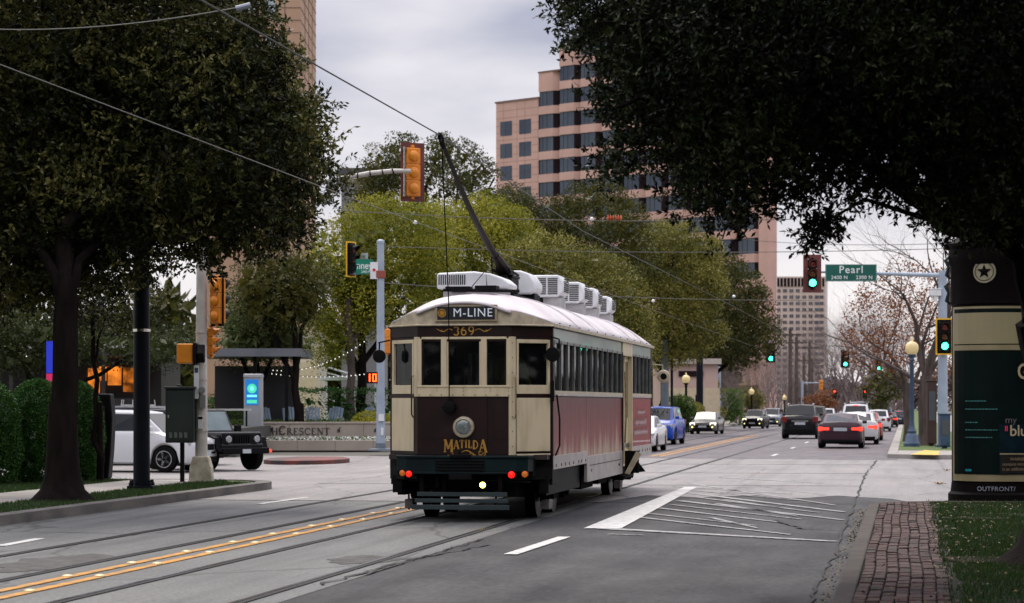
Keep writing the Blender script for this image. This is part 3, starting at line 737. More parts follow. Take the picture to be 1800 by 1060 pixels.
# doorway on both sides: cream door leaf, rail, folding step, dark frame
for sx in (-1, 1):
    X = sx * HWD
    d = MB(); d.box(X - sx * .10, 9.32, .55, X - sx * .06, 10.88, 2.6, 0)
    d.box(X - sx * .12, 9.30, .52, X + sx * .02, 9.36, 2.66, 1); d.box(X - sx * .12, 10.84, .52, X + sx * .02, 10.90, 2.66, 0); d.box(X - sx * .05, 9.3, 2.60, X + sx * .02, 10.9, 2.86, 0)
    d.box(X - sx * .055, 10.05, .60, X - sx * .03, 10.11, 2.6, 0)
    door = d.build('door', [CREAM, BLACK], TR, bevel=.006, seg=1)
    MB().box(X - sx * .055, 9.48, 1.45, X - sx * .05, 9.95, 2.5).box(X - sx * .055, 10.2, 1.45, X - sx * .05, 10.75, 2.5).build('door_window', mat('door_glass_dark', (.02, .022, .025), rough=.05), door)
    MB().tube([(X + sx * .05, 9.4, 1.0), (X + sx * .07, 9.4, 1.5), (X + sx * .05, 9.4, 2.3)], .016, 6).build('grab_rail', BRASS, door)
    MB().box(X + sx * .05, 9.35, .35, X - sx * .05, 10.8, .39, 0).box(X + sx * .28, 9.6, .44, X + sx * .02, 9.64, .85, 0).prism([(X + sx * .03, .42), (X + sx * .36, .46), (X + sx * .05, .86)], 10.0, 10.04, 'y', 0).prism([(X + sx * .03, .44), (X + sx * .12, .42), (X + sx * .34, .80), (X + sx * .24, .84)], 9.5, 9.54, 'y', 1).build('folding_step', [GUNK, CREAMD], TR)
# floor, ceiling, inner bulkheads, seats
MB().box(-1.18, .3, .90, 1.18, 14.7, .97).build('floor', INTD, TR)
cl = MB().box(-1.17, .7, 2.80, 1.17, 14.3, 2.83)
for y in (2.2, 9.2, 11.0, 13.6):
    for a, b in ((-1.17, -.4), (.4, 1.17)): cl.box(a, y, .97, b, y + .05, 2.8)
    cl.box(-.4, y, 2.5, .4, y + .05, 2.8)
cl.build('inner_bulkheads', INTD, TR)
st = MB()
for y in list(np.arange(2.7, 9, .9)) + [11.6, 12.5]:
    for a, b in ((-1.15, -.3), (.3, 1.15)): st.box(a, y, 1.35, b, y + .45, 1.43, 0); st.box(a, y + .42, 1.43, b, y + .48, 1.98, 1)
st.build('seats', [INTD, mat('seat_slats_cream', (.4, .33, .22), rough=.5)], TR, bevel=.01)
cs = MB().box(-.5, .35, .97, -.1, .7, 1.9).tube([(-.3, .5, 1.9), (-.3, .5, 2.02)], .06, 10)
cs.build('controller', BLACK, TR, bevel=.02)
# rear apron furniture
hd = MB().lathe([(.158, 0), (.160, -.03), (.150, -.055), (.118, -.062), (.112, -.045)], 28, (0, 0, 0), 'y', 0)
hl = hd.build('headlight', mat('headlight_ring', (.55, .49, .36), (.40, .34, .24), 20, .35, metal=.3), TR, smooth=True, loc=(.0, -.003, 1.375))
MB().lathe([(.108, -.050), (.10, -.058), (.06, -.066), (.0, -.070)], 24, (0, 0, 0), 'y').build('lens', mat('headlight_glass', (.30, .36, .34), (.10, .13, .13), 6, .06, coat=1), hl, smooth=True)
for a in range(8): pass
rv = MB().lathe([(.02, 0), (.05, -.02), (.088, -.03), (.095, -.10), (.088, -.16), (.03, -.17)], 20, (0, 0, 0), 'y').box(-.12, -.11, -.015, -.09, -.09, .015).box(.09, -.11, -.015, .12, -.09, .015).box(-.03, -.12, .09, .03, -.06, .115)
rv.build('rope_catcher', BLACK, TR, smooth=True, loc=(-.2, 0, 1.665))
sg = MB().box(-.42, -.055, 2.915, .50, -.02, 3.155, 0).box(-.385, -.060, 2.94, .465, -.0545, 3.13, 1)
sb = sg.build('destination_sign', [mat('sign_frame', (.42, .34, .22), (.3, .23, .14), 8, .5), mat('sign_black', (.02, .023, .028), rough=.25)], TR, bevel=.005)
text_part('M-LINE', .175, mat('sign_white', (.75, .8, .85), rough=.5, emit=(.75, .82, .9), es=.10), sb, (.14, -.062, 3.035), bold=0, space=1.12, sx=.98)
MB().lathe([(.062, -.061), (.062, -.064), (.047, -.064), (.047, -.061)], 24, (-.315, 0, 3.035), 'y').lathe([(.036, -.061), (.036, -.064)], 18, (-.315, 0, 3.035), 'y').build('emblem', GOLD, sb)
num = serif_text('369', [.125, .125, .125], .16); num.build('fleet_number', GOLD, TR, loc=(.0, -.004, 2.715))
fz = MB()
for s_ in (-1, 1):
    ribbon(fz, [(s_ * .17 + p[0] * 1, 2.785 + p[1] * .9) for p in swirl(s_, .16)], .011, .0, .005)
    ribbon(fz, [(s_ * (.28 + .13 * t), 2.765 + .05 * t * t) for t in np.linspace(0, 1, 8)], .012, .001, .005, True)
fz.build('scrollwork', GOLD, TR, loc=(0, -.002, 0))
hh = [.185, .13, .12, .12, .12, .13, .185]
serif_text('MATILDA', hh, .04, .74, [0, .045, .06, .065, .06, .045, 0]).build('name_lettering', GOLD, TR, loc=(.02, -.003, 1.01))
fz = MB(); ribbon(fz, [(-.04 + .36 * t, 1.0 + .035 * math.sin(t * 7.2) - .02 * t) for t in np.linspace(0, 1, 20)], .018, 0, .005, True)
ribbon(fz, arc(.27, .985, .05, .03, 90, 400, 12), .012, .001, .005); ribbon(fz, arc(.12, .975, .03, .02, 60, 400, 12), .01, .001, .005); ribbon(fz, arc(-.2, .975, .04, .02, 200, 420, 8), .01, .001, .005)
fz.build('scrollwork', GOLD, TR, loc=(0, -.002, .005))
# handrails by the end doors
for sx in (-1, 1):
    x = sx * .76; y = .055
    MB().tube([(x, y - .03, 2.12), (x + sx * .01, y - .10, 2.10), (x + sx * .01, y - .10, 1.56), (x, y - .03, 1.52)], .012, 7).build('grab_rail', CHROME if sx < 0 else BRASS, TR)
pts = [(HWD + .05, .66, 1.85), (HWD + .09, .68, 1.5), (HWD + .09, .68, 1.1), (HWD + .03, .66, .95)]
MB().tube(pts, .014, 6).build('grab_rail', BLACK, TR)
# mirrors
mr = MB().tube([(-HWD, .55, 2.66), (-HWD - .16, .47, 2.62)], .012, 6).tube([(-HWD - .14, .47, 2.62), (-HWD - .14, .45, 2.52)], .012, 6).lathe([(.0, -.03), (.09, -.025), (.10, .0), (.085, .03), (.0, .045)], 20, (-HWD - .14, .45, 2.42), 'y')
mr.build('mirror', BLACK, TR, smooth=True)
mr = MB().tube([(HWD, 14.6, 2.52), (HWD + .22, 14.6, 2.50), (HWD + .22, 14.6, 2.40)], .013, 6).lathe([(.0, .02), (.12, .02), (.135, .0), (.12, -.02), (.10, -.025)], 20, (HWD + .24, 14.6, 2.27), 'y').lathe([(.0, -.027), (.10, -.024)], 20, (HWD + .24, 14.6, 2.27), 'y', 1)
mr.build('mirror', [CREAMD, BLACK], TR, smooth=True)
mr = MB().tube([(HWD - .02, .55, 2.70), (HWD + .12, .42, 2.66), (HWD + .12, .42, 2.52)], .013, 6).lathe([(.0, -.02), (.10, -.015), (.11, .01), (.0, .03)], 18, (HWD + .02, .45, 2.44), 'y')
mr.build('mirror', BLACK, TR, smooth=True); MB().box(HWD - .01, .5, 1.75, HWD + .03, .56, 2.06).build('door_control', BLACK, TR, bevel=.01)
# bumper, ribs, coupler, valances
outl = [(-1.02, .10), (-.98, -.16), (-.82, -.27), (-.4, -.35), (.4, -.35), (.82, -.27), (.98, -.16), (1.02, .10)]
def plan_prism(mb, sc_, z0, z1, m=0): mb.prism([(x * sc_[0], y * sc_[1]) for x, y in outl], z0, z1, 'z', m)
bp = MB(); plan_prism(bp, (.985, .94), .735, .93); plan_prism(bp, (1.0, 1.0), .93, .966); plan_prism(bp, (.90, .97), .70, .735)
for i in range(4): bp.box(-.36, -.372, .76 + i * .043, .36, -.33, .778 + i * .043, 1)
bp.box(-.14, -.40, .94, .16, -.30, .985, 1).box(-.02, -.36, .98, .02, -.32, 1.05, 1).box(-.16, -.36, .62, .18, -.2, .70, 1)
bp.build('bumper', [GREENB, BLACK], TR, bevel=.008, seg=2)
for sx in (-1, 1):
    M, L = wf((.69, 0), (HWD, Y1)) if sx > 0 else wf((-HWD, Y1), (-.69, 0))
    MB().at(M).box(-.02, .0, .60, L, .06, .972).at(Matrix.Identity(4)).box(sx * (HWD - .005), Y1, .52, sx * (HWD - .05), 1.15, .75).box(sx * (HWD - .1), .62, .36, sx * (HWD - .22), 4.3, .76).box(sx * 1.17, .5, .40, sx * 1.02, .56, .66).build('valance', BLACK, TR, bevel=.006, seg=1)
MB().box(-1.0, .08, .66, 1.0, .62, .93).box(-.70, -.02, .62, .70, .1, .93).build('end_sill', GUNK, TR)
for x, y, z, m, r_ in ((-.76, -.27, .70, REDLD, .050), (-.87, -.20, .71, AMBD, .048), (.75, -.29, .695, REDL, .052), (.93, -.20, .70, AMBD, .050)):
    l = MB().lathe([(r_ * 1.1, .05), (r_ * 1.1, 0), (r_, -.012)], 18, (0, 0, 0), 'y').build('lamp', BLACK, TR, loc=(x, y, z))
    MB().lathe([(r_ * .95, -.010), (r_ * .85, -.028), (r_ * .4, -.036), (0, -.038)], 16, (0, 0, 0), 'y').build('lens', m, l, smooth=True)
l = MB().lathe([(.05, .06), (.048, 0), (.045, -.01)], 14, (0, 0, 0), 'y').build('lamp', BLACK, TR, loc=(.33, -.30, .545))
MB().lathe([(.044, -.011), (.035, -.022), (0, -.026)], 14, (0, 0, 0), 'y').build('lens', YELL, l, smooth=True)
ug = MB()
ug.tube([(-.8, -.1, .60), (-.2, -.12, .60)], .014, 6).tube([(.5, -.15, .60), (1.0, -.12, .58)], .016, 6).tube([(.05, -.2, .56), (.35, -.25, .60), (.6, -.2, .61)], .01, 6)
ug.box(-.62, -.2, .42, -.56, -.14, .74).box(.54, -.22, .40, .60, -.14, .74).box(-.40, -.15, .50, -.34, -.05, .72).box(-.30, -.1, .45, -.25, 0, .7).tube([(-.7, -.05, .7), (-.55, -.05, .5), (-.62, -.05, .44)], .02, 6)
ug.box(-.55, .1, .36, .75, 1.2, .72).box(-.62, .2, .5, -.3, .5, .9).tube([(-.9, -.0, .74), (-.86, -.05, .62), (-.7, -.05, .60)], .016, 6)
ug.box(-1.0, 4.6, .42, 1.0, 9.1, .9).box(-.9, 1.0, .62, .9, 4.6, .9).box(-.9, 9.1, .62, .9, 14.2, .9).box(.62, 5.0, .3, 1.05, 6.5, .62).box(.7, 7.0, .32, 1.08, 8.2, .6)
for y in (5.2, 8.6): ug.tube([(.9, y, .5), (.9, y + .3, .33), (.9, y + 1.2, .33)], .02, 6)
ug.build('underframe', GUNK, TR, bevel=.01, seg=1)
sl = MB()
for (a, b, z0, z1, y) in ((-.635, .685, .378, .44, -.30), (-.66, .705, .287, .345, -.345), (-.695, .73, .19, .258, -.39)): sl.box(a, y, z0, b, y + .03, z1)
for x in (-.45, .5): sl.prism([(-.42 + .08, .2), (-.30 + .08, .46), (-.27 + .08, .46), (-.38 + .08, .2)], x, x + .03, 'x', 1)
sl.build('lifeguard', [SLATM, BLACK], TR, bevel=.004, seg=1)
# trucks
for y0 in (1.55, 10.6):
    bol = MB().box(-.93, y0 + .70, .42, .93, y0 + .90, .60).build('truck', GUNK, TR)
    for sx in (-1, 1):
        tk = MB()
        tk.box(sx * .93, y0 - .35, .36, sx * 1.0, y0 + 2.0, .50)
        for y in (y0, y0 + 1.6):
            tk.box(sx * .90, y - .14, .24, sx * 1.05, y + .14, .52); tk.lathe([(.09, -.03), (.09, .03), (.05, .04)], 12, (sx * 1.07, y, .36), 'x')
            tk.tube([(sx * .97, y + .25 * q, .5) for q in (-1, -.5, 0, .5, 1)], .03, 6)
        tk.tube([(sx * .96, y0 + .8 + .12 * math.sin(k * 1.1), .34 + k * .03) for k in range(10)], .03, 6); tk.box(sx * .9, y0 + .55, .26, sx * 1.02, y0 + 1.05, .34)
        tk.tube([(sx * 1.04, y0 - .45, .62), (sx * 1.08, y0 - .3, .45), (sx * 1.05, y0 - .42, .12)], .018, 6)
        tk.box(sx * .98, y0 - .50, .14, sx * 1.10, y0 - .16, .28, 1)
        tk.build('side_frame', [GUNK, mat('sandbox_grey', (.24, .23, .22), (.15, .14, .13), 8, .7)], TR, bevel=.01, seg=1).parent = bol
    for y in (y0, y0 + 1.6):
        MB().tube([(-.9, y, .36), (.9, y, .36)], .06, 10).lathe([(.36, -.86), (.36, -.74), (.39, -.735), (.39, -.71), (.1, -.70)], 26, (0, y, .365), 'x').lathe([(.36, .86), (.36, .74), (.39, .735), (.39, .71), (.1, .70)], 26, (0, y, .365), 'x').lathe([(.365, -.862), (.30, -.864)], 26, (0, y, .365), 'x', 1).lathe([(.365, .862), (.28, .868), (.26, .84)], 26, (0, y, .365), 'x', 1).build('wheelset', [GUNK, mat('wheel_rim', (.12, .11, .10), (.06, .055, .05), 5, .5, metal=.5)], bol, smooth=True)
# roof equipment
def ac(x, y, w, z0, z1, first=False):
    h = z1 - z0; mb = MB()
    prof = [(-w / 2, z0 + h * .1), (-w / 2 + .03, z0), (w / 2 - .10, z0), (w / 2, z0 + h * .22), (w / 2 + .01, z0 + h * .6), (w / 2 - .09, z1), (-w / 2 + .05, z1), (-w / 2, z1 - .05)]
    if first: prof = [(-w / 2, z0), (w / 2, z0), (w / 2 + .02, z0 + .06), (w / 2 - .1, z0 + h * .6), (w / 2 - .3, z0 + h * .88), (w / 2 - .55, z1), (-w / 2 + .02, z1 - .02), (-w / 2, z1 - .05)]
    mb.prism(prof, y - .35, y + .35, 'y', 0)
    u = mb.build('air_conditioner', WHITEP, TR, bevel=.03, seg=3, smooth=True)
    lv = MB(); 
    if first:
        for i in range(13): lv.box(-w / 2 + .03 + i * .033, y - .358, z0 + .06, -w / 2 + .03 + i * .033 + .017, y - .345, z1 - .05)
    else:
        for i in range(9):
            zz = z0 + .05 + i * (h - .09) / 9; lv.box(-w / 2 + .06, y - .358, zz, .0, y - .345, zz + .018); lv.box(.03, y - .358, zz, w / 2 - .10, y - .345, zz + .018)
        for i in range(7):
            zz = z0 + .09 + i * (h - .14) / 7; lv.box(w / 2 + .004, y - .28, zz, w / 2 + .018, y + .28, zz + .018)
    lv.build('louvre', LOUV, u)
    for o in (u,): o.location.x = x
    MB().box(x - w * .42, y - .28, ZR(0, y) - .1, x + w * .42, y + .28, z0 - .004).box(x - w * .3, y - .31, ZR(0, y) + .02, x - w * .1, y - .28, z0, 1).build('mount', [mat('ac_mount', (.50, .50, .50), (.36, .35, .35), 5, .6), BLACK], TR)
ac(-.12, 1.75, 1.12, 3.46, 3.72, True)
u = MB().prism([(-.2, 3.52), (.12, 3.52), (.19, 3.60), (.19, 3.70), (.08, 3.86), (-.06, 3.91), (-.2, 3.91)], 4.7, 5.5, 'y').build('air_vent_cowl', WHITEP, TR, bevel=.03, seg=3, smooth=True); u.location.x = .14
MB().box(-.05, 4.8, 3.3, .3, 5.4, 3.525).build('mount', BLACK, TR)
ac(.26, 6.7, .60, 3.54, 3.92); ac(.30, 9.1, .60, 3.53, 3.92); ac(.22, 11.6, .62, 3.54, 3.93); ac(.30, 13.6, .5, 3.50, 3.86)
tb = MB()
tb.box(-.32, 2.6, 3.38, .32, 4.6, 3.43).box(-.20, 3.2, 3.43, -.15, 3.9, 3.76).box(.12, 3.2, 3.43, .18, 3.9, 3.76).box(-.2, 3.2, 3.72, .2, 3.9, 3.76)
MB().box(-.45, .9, 3.40, -.08, 1.15, 3.47).box(.0, .9, 3.40, .32, 1.2, 3.48).tube([(-.5, 1.0, 3.42), (.65, 1.05, 3.40)], .025, 6).tube([(-.1, 1.1, 3.45), (.12, 1.15, 3.72), (.14, 1.16, 3.45)], .008, 5).build('roof_fitting', BLACK, TR)
for x in (-.12, -.04, .06, .14): tb.tube([(x, 3.2, 3.84), (x, 4.1, 3.80)], .022, 6)
tb.lathe([(.1, 3.76), (.09, 3.86), (.05, 3.90)], 12, (0, 3.5, 0)).box(-.09, 3.3, 3.8, .09, 3.6, 3.95)
tb.tube([(-.16, 3.4, 3.76), (-.18, 3.4, 4.05), (-.13, 3.4, 4.12), (-.1, 3.4, 3.98)], .012, 6).box(-.3, 3.0, 3.44, .3, 3.1, 3.5)
trb = tb.build('trolley_base', BLACK, TR)
P0, P1 = Vector((.02, 3.55, 3.84)), Vector((0, -1.82, 5.40))
pp = [P0.lerp(P1, t) + Vector((0, 0, -.16 * math.sin(math.pi * t))) for t in np.linspace(0, 1, 12)]
pole = MB().tube(pp, [.062 - .034 * i / 11 for i in range(12)], 8).tube(pp[:3], [.10, .085, .066], 8)
pole.build('trolley_pole', mat('pole_brown', (.016, .008, .008), (.009, .005, .005), 5, .6, spec=.2), TR, smooth=True)
MB().tube([P1 + Vector((0, .25, -.12)), P1 + Vector((0, .06, .0)), P1 + Vector((0, -.04, .03))], [.03, .045, .03], 8).lathe([(.06, -.02), (.05, 0), (.06, .02)], 14, tuple(P1 + Vector((0, 0, .01))), 'x').build('trolley_head', BLACK, TR)
MB().tube([P1 + Vector((0, .1, -.03)), Vector((-.17, -.3, 3.2)), Vector((-.2, -.10, 1.75))], .009, 5).build('rope', BLACK, TR)
# ================================================================ TREES AND PLANTS
BARK = mat('oak_bark', (.014, .010, .009), (.007, .005, .005), 7, .95, bump=1.0, bscale=16, stretch=(1, 1, .25), spec=.08)
BARKG = mat('grey_bark', (.10, .075, .065), (.05, .038, .034), 7, .9, bump=.8, bscale=16, stretch=(1, 1, .25))
BARKP = mat('myrtle_bark', (.20, .15, .14), (.12, .09, .09), 5, .8)
def leafset(k, a, b, c, tr=.25, rough=.5):
    return [mat(k + '_leaf_a', a, None, 3, rough, trans=tr, spec=.18), mat(k + '_leaf_b', b, None, 3, rough, trans=tr, spec=.18), mat(k + '_leaf_c', c, None, 3, rough, trans=tr, spec=.25)]
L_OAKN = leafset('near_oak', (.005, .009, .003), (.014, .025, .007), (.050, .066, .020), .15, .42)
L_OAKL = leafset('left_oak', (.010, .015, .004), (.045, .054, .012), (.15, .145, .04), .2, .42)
L_YEL = leafset('yellow_oak', (.235, .235, .022), (.13, .15, .016), (.37, .34, .04), .35)
L_OLI = leafset('olive_oak', (.175, .168, .032), (.095, .10, .02), (.29, .265, .06), .3)
L_DRK = leafset('dark_oak', (.055, .06, .013), (.085, .082, .014), (.035, .042, .010))
L_BRN = leafset('brown_leaf', (.24, .085, .03), (.16, .06, .025), (.30, .13, .05))
L_HED = leafset('hedge', (.035, .11, .018), (.065, .17, .03), (.022, .065, .012), .15)
L_SHR = leafset('shrub', (.07, .13, .02), (.10, .16, .03), (.05, .09, .02))
def twig_bits(P, D, L, w):
    n = len(P); S = unit(np.cross(D, rng.normal(size=(n, 3)))) * w; E = P + D * L[:, None]
    V = np.stack([P - S, P + S, E + S * .4, E - S * .4], 1); return V.reshape(-1, 3)
def sprigs(B, up, k, leafL, leafW, length, lump=None):
    """B (n,3) sprig bases -> leaf quads and twig quads"""
    n = len(B); D = unit(rng.normal(size=(n, 3)) + up); Ls = rng.uniform(.6, 1.3, n) * length
    t = rng.uniform(.1, 1, (n, k)); P = B[:, None] + D[:, None] * (t * Ls[:, None])[..., None]
    d = unit(D[:, None] * .7 + rng.normal(size=(n, k, 3)) * .75); m = n * k
    V, F = leaf_quads(P.reshape(-1, 3), d.reshape(-1, 3), rng.uniform(.7, 1.25, m) * leafL, rng.uniform(.8, 1.2, m) * leafW)
    return V, twig_bits(B, D, Ls, .0035 * leafL / .06)
def crown(root, layers, mats, bark=BARK, name='crown', seed_lump=1.2, up=(0, 0, -.1)):
    """layers: (outline px, depth, thickness, sprigs, leaves per sprig, leaf length, leaf width, sprig length, lump threshold)"""
    VV = []; MI = []; lump = Lump(seed_lump); lump2_ = Lump(seed_lump * .35)
    for (poly, Zc, th, n, k, lL, lW, sL, thr) in layers:
        S = sample_outline(poly, int(n * 2.6), Zc, th); B, d = S[:, :3], S[:, 3]
        k_ = d > sL * .42; B, d = B[k_], d[k_]
        v = lump(B) * .7 + lump2_(B) * .5
        keep = v > thr - np.clip((d - .3) * 1.2, 0, 1.2)
        B = B[keep][:n]
        V, T = sprigs(B, np.array(up), k, lL, lW, sL)
        tone = np.clip((lump(B) * .7 + lump2_(B) * .7 + .72) * 1.6 + rng.normal(0, .55, len(B)), 0, 2.99).astype(int)  # bright and dark leaf tones per clump: light and shade put into the colour
        VV.append(V); MI.append(np.repeat(tone if thr > -5 else tone * 0, k))  # core layers take the darkest leaf, interior shade put into the colour
        VV.append(T); MI.append(np.full(len(T) // 4, 3))
    V = np.concatenate(VV) - np.array(root.location); n = len(V) // 4
    return bulk_mesh(name, V, np.arange(n * 4).reshape(n, 4), list(mats) + [bark], np.concatenate(MI), root)
def clump_crown(root, poly, Zc, th, nclump, per, leafL, mats, rad=(.5, 1.1), name='crown', nb=900):
    """billowing crown: leaves gathered on the upper shells of many clumps inside a rounded outline"""
    S = sample_outline(poly, nclump, Zc, th); C = S[:, :3]; r = rng.uniform(*rad, nclump); r = np.minimum(r, S[:, 3] * .9 + .35)
    per_ = np.maximum((per * (r / rad[1]) ** 2), 20).astype(int); idx = np.repeat(np.arange(nclump), per_); m = len(idx)
    d = unit(rng.normal(size=(m, 3)) + np.array([0, 0, .35])); rr = r[idx] * rng.uniform(.55, 1.08, m)
    P = C[idx] + d * rr[:, None] * np.array([1.15, 1.15, .8]); D = unit(d * .5 + rng.normal(size=(m, 3)) * .8)
    V, F = leaf_quads(P, D, rng.uniform(.7, 1.4, m) * leafL, rng.uniform(.7, 1.2, m) * leafL * .55)
    tone = rng.choice(3, nclump, p=(.45, .3, .25))[idx]; k = rng.random(m) < .3; tone = np.where(k, rng.integers(0, 3, m), tone)
    Sb = sample_outline(poly, max(nb, 10) * 2, Zc, th * .6); Sb = Sb[Sb[:, 3] > rad[0] * .8][:nb]      # bigger shaded leaves deep inside
    Vb, _ = leaf_quads(Sb[:, :3], unit(rng.normal(size=(len(Sb), 3))), np.full(len(Sb), .42), np.full(len(Sb), .26))
    V = np.concatenate([V, Vb]) - np.array(root.location); n = len(V) // 4
    return bulk_mesh(name, V, np.arange(n * 4).reshape(n, 4), mats, np.concatenate([tone, np.full(len(Sb), 1)]), root)
def wob(a, b, n=7, w=.06):
    a, b = Vector(a), Vector(b); L = (b - a).length
    return [a.lerp(b, i / n) + Vector((random.gauss(0, 1), random.gauss(0, 1), random.gauss(0, .5))) * w * L / n * (0 < i < n) for i in range(n + 1)]
def trunk(root, base, forks, r0, bark=BARK, name='trunk', flare=1.6):
    """forks: list of (point list, r0, r1) in world coordinates"""
    mb = MB(); o = Vector(root.location)
    for pts, ra, rb in forks:
        P = []
        for a, b in zip(pts[:-1], pts[1:]): P += wob(a, b, 4, .12 if ra < .16 else .045)[:-1]
        P.append(Vector(pts[-1])); n = len(P); rs = [ra + (rb - ra) * i / (n - 1) for i in range(n)]
        mb.tube([p - o for p in P], rs, 9)
    b = Vector(base) - o
    mb.lathe([(r0 * flare * 1.45, -.1), (r0 * flare * 1.15, .05), (r0 * (flare * .5 + .6), .18), (r0 * 1.16, .42), (r0 * 1.06, .75), (r0 * .99, 1.1), (r0 * .90, 1.6)], 18, tuple(b))
    return mb.build(name, bark, root, smooth=True)

# ---- near right oak: stem just outside the frame, limbs arching over the kiosk
zr = 24.0; tb_ = W(1885, 960, 24.0); tb_.z = .12
t = empty('oak_tree', tb_, 0, 'huge dark oak leaning over the kiosk, its black canopy filling the upper right', 'tree')
f1 = W(1868, 700, 24); f2 = W(1832, 560, 23.9); f3 = W(1790, 430, 23.6)
trunk(t, tb_, [([tb_, f1, f2], .36, .27), ([f2, f3, W(1668, 330, 23.2), W(1560, 180, 22.5), W(1420, 60, 22)], .13, .04),
      ([W(1835, 590, 23.9), W(1822, 470, 23.7), W(1755, 418, 23.6), W(1668, 400, 23.4), W(1600, 345, 23), W(1500, 270, 22.6), W(1400, 250, 22.2), W(1290, 300, 22)], .13, .02),
      ([f2, W(1830, 380, 24.5), W(1850, 100, 25), W(1800, -200, 25)], .2, .05), ([f3, W(1700, 300, 24.4), W(1680, 120, 25), W(1500, -100, 25)], .12, .03),
      ([W(1600, 345, 23), W(1560, 230, 22.4), W(1440, 130, 22)], .06, .015), ([W(1500, 270, 22.6), W(1350, 180, 22.0), W(1150, 160, 21.6), W(1060, 200, 21.5)], .06, .01),
      ([W(1420, 60, 22), W(1250, 20, 21.6), W(1050, 40, 21.4)], .04, .008), ([W(1400, 250, 22.2), W(1300, 360, 22), W(1270, 420, 22)], .025, .006), ([W(1668, 400, 23.4), W(1520, 350, 22.6), W(1430, 400, 22.3)], .03, .006)], .40)
vis = [(938, -60), (950, 25), (968, 15), (990, 45), (992, 110), (1030, 120), (1036, 165), (1008, 195), (1046, 225), (1052, 262), (1008, 282), (1040, 305), (1046, 335), (1092, 330), (1120, 292), (1150, 300), (1165, 352), (1200, 372), (1222, 392), (1250, 405), (1250, 440), (1296, 446), (1318, 414), (1338, 396), (1390, 372), (1470, 352), (1550, 352), (1610, 372), (1668, 424), (1720, 425), (1900, 420), (1950, -60)]
spr = [(1405, 402), (1388, 452), (1440, 446), (1478, 418), (1520, 350), (1440, 340)]
outr = [(938, -50), (1950, -50), (1960, 420), (2100, 470), (2500, 250), (2550, -300), (2050, -620), (1300, -560), (960, -260)]
core = [(1120, -60), (1100, 60), (1130, 190), (1180, 290), (1270, 350), (1420, 300), (1560, 290), (1660, 350), (1720, 400), (1950, 420), (1950, -60)]
fr_ = [((x - 1500) * 1.045 + 1500, (y - 100) * 1.06 + 100) for x, y in vis]
core = [(1160, -60), (1140, 60), (1170, 170), (1230, 250), (1400, 230), (1560, 240), (1660, 330), (1720, 400), (1950, 420), (1950, -60)]
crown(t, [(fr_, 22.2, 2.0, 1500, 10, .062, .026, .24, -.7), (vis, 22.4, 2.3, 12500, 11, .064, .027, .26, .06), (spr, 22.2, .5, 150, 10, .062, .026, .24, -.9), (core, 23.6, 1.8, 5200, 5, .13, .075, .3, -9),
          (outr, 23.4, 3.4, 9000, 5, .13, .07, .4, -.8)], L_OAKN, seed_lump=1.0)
# a second crown over the viewer's verge: shades brick path and grass
tb2 = Vector((5.2, 18.5, .12)); t = empty('oak_tree', tb2, 0, 'dark oak on the near right verge, crown above the frame shading the grass', 'tree')
trunk(t, tb2, [([tb2, tb2 + Vector((-.2, .1, 2.6)), tb2 + Vector((-.6, 0, 5.4))], .3, .2), ([tb2 + Vector((-.3, .1, 2.8)), tb2 + Vector((-2.2, 1, 6)), tb2 + Vector((-4.2, 1.5, 7.4))], .15, .05),
      ([tb2 + Vector((-.6, 0, 5.4)), tb2 + Vector((1, 1, 8.5))], .15, .04)], .34)
n = 5200; Q = unit(rng.normal(size=(n, 3))) * (rng.uniform(.2, 1, (n, 1)) ** .4) * np.array([5.4, 7.5, 1.9]) + np.array([tb2.x - 3.0, 19.0, 8.6])
V, T = sprigs(Q, np.array((0, 0, .1)), 6, .20, .12, .45); V = V - np.array(tb2)
bulk_mesh('crown', V, np.arange(len(V)).reshape(-1, 4), L_OAKN, rng.integers(0, 3, len(V) // 4), t)

# ---- left verge oaks
zb = 39.6; b1 = G(110, 880, .14)
t = empty('oak_tree', b1, 0, 'large oak on the left verge with thick black trunk and drooping canopy', 'tree')
Zt = depth_of(b1.x, b1.y)
trunk(t, b1, [([b1, W(114, 700, Zt), W(118, 520, Zt)], .24, .195), ([W(116, 575, Zt), W(116, 500, Zt), W(105, 330, Zt + 1), W(130, 80, Zt + 2), W(160, -150, Zt)], .19, .05), ([W(116, 540, Zt), W(135, 480, Zt), W(200, 380, Zt + 1.2), W(330, 260, Zt + 1.8), W(480, 200, Zt + 2)], .09, .02),
      ([W(112, 400, Zt), W(230, 200, Zt + 2), W(380, 60, Zt + 2.2)], .10, .02), ([W(116, 545, Zt), W(95, 480, Zt), W(30, 380, Zt + 1), W(-120, 220, Zt)], .11, .03)], .25, flare=1.7)
visL = [(-60, -60), (-60, 590), (0, 560), (60, 545), (150, 520), (230, 520), (290, 500), (330, 470), (340, 515), (372, 500), (400, 455), (440, 470), (480, 440), (530, 452), (545, 410), (590, 400), (560, 372), (612, 350), (628, 300), (600, 275), (618, 240), (575, 215), (596, 180), (560, 160), (520, 150), (560, 112), (530, 75), (492, 50), (505, 20), (480, -60)]
outL = [(-60, 560), (-60, -60), (480, -60), (400, -300), (0, -480), (-500, -350), (-620, 100), (-450, 480)]
coreL = [(-60, -60), (-60, 500), (100, 470), (250, 430), (420, 390), (500, 330), (540, 260), (480, 150), (400, 20), (380, -60)]
crown(t, [([((x - 200) * 1.03 + 200, (y - 200) * 1.04 + 200) for x, y in visL], 41.3, 1.8, 1200, 10, .09, .04, .34, -.7), (visL, 41.3, 2.3, 13500, 11, .10, .046, .36, -.02), (coreL, 43.2, 1.4, 5200, 5, .20, .13, .45, -9), (outL, 39, 3.2, 3500, 5, .2, .11, .5, -.8)], L_OAKL, seed_lump=1.5)
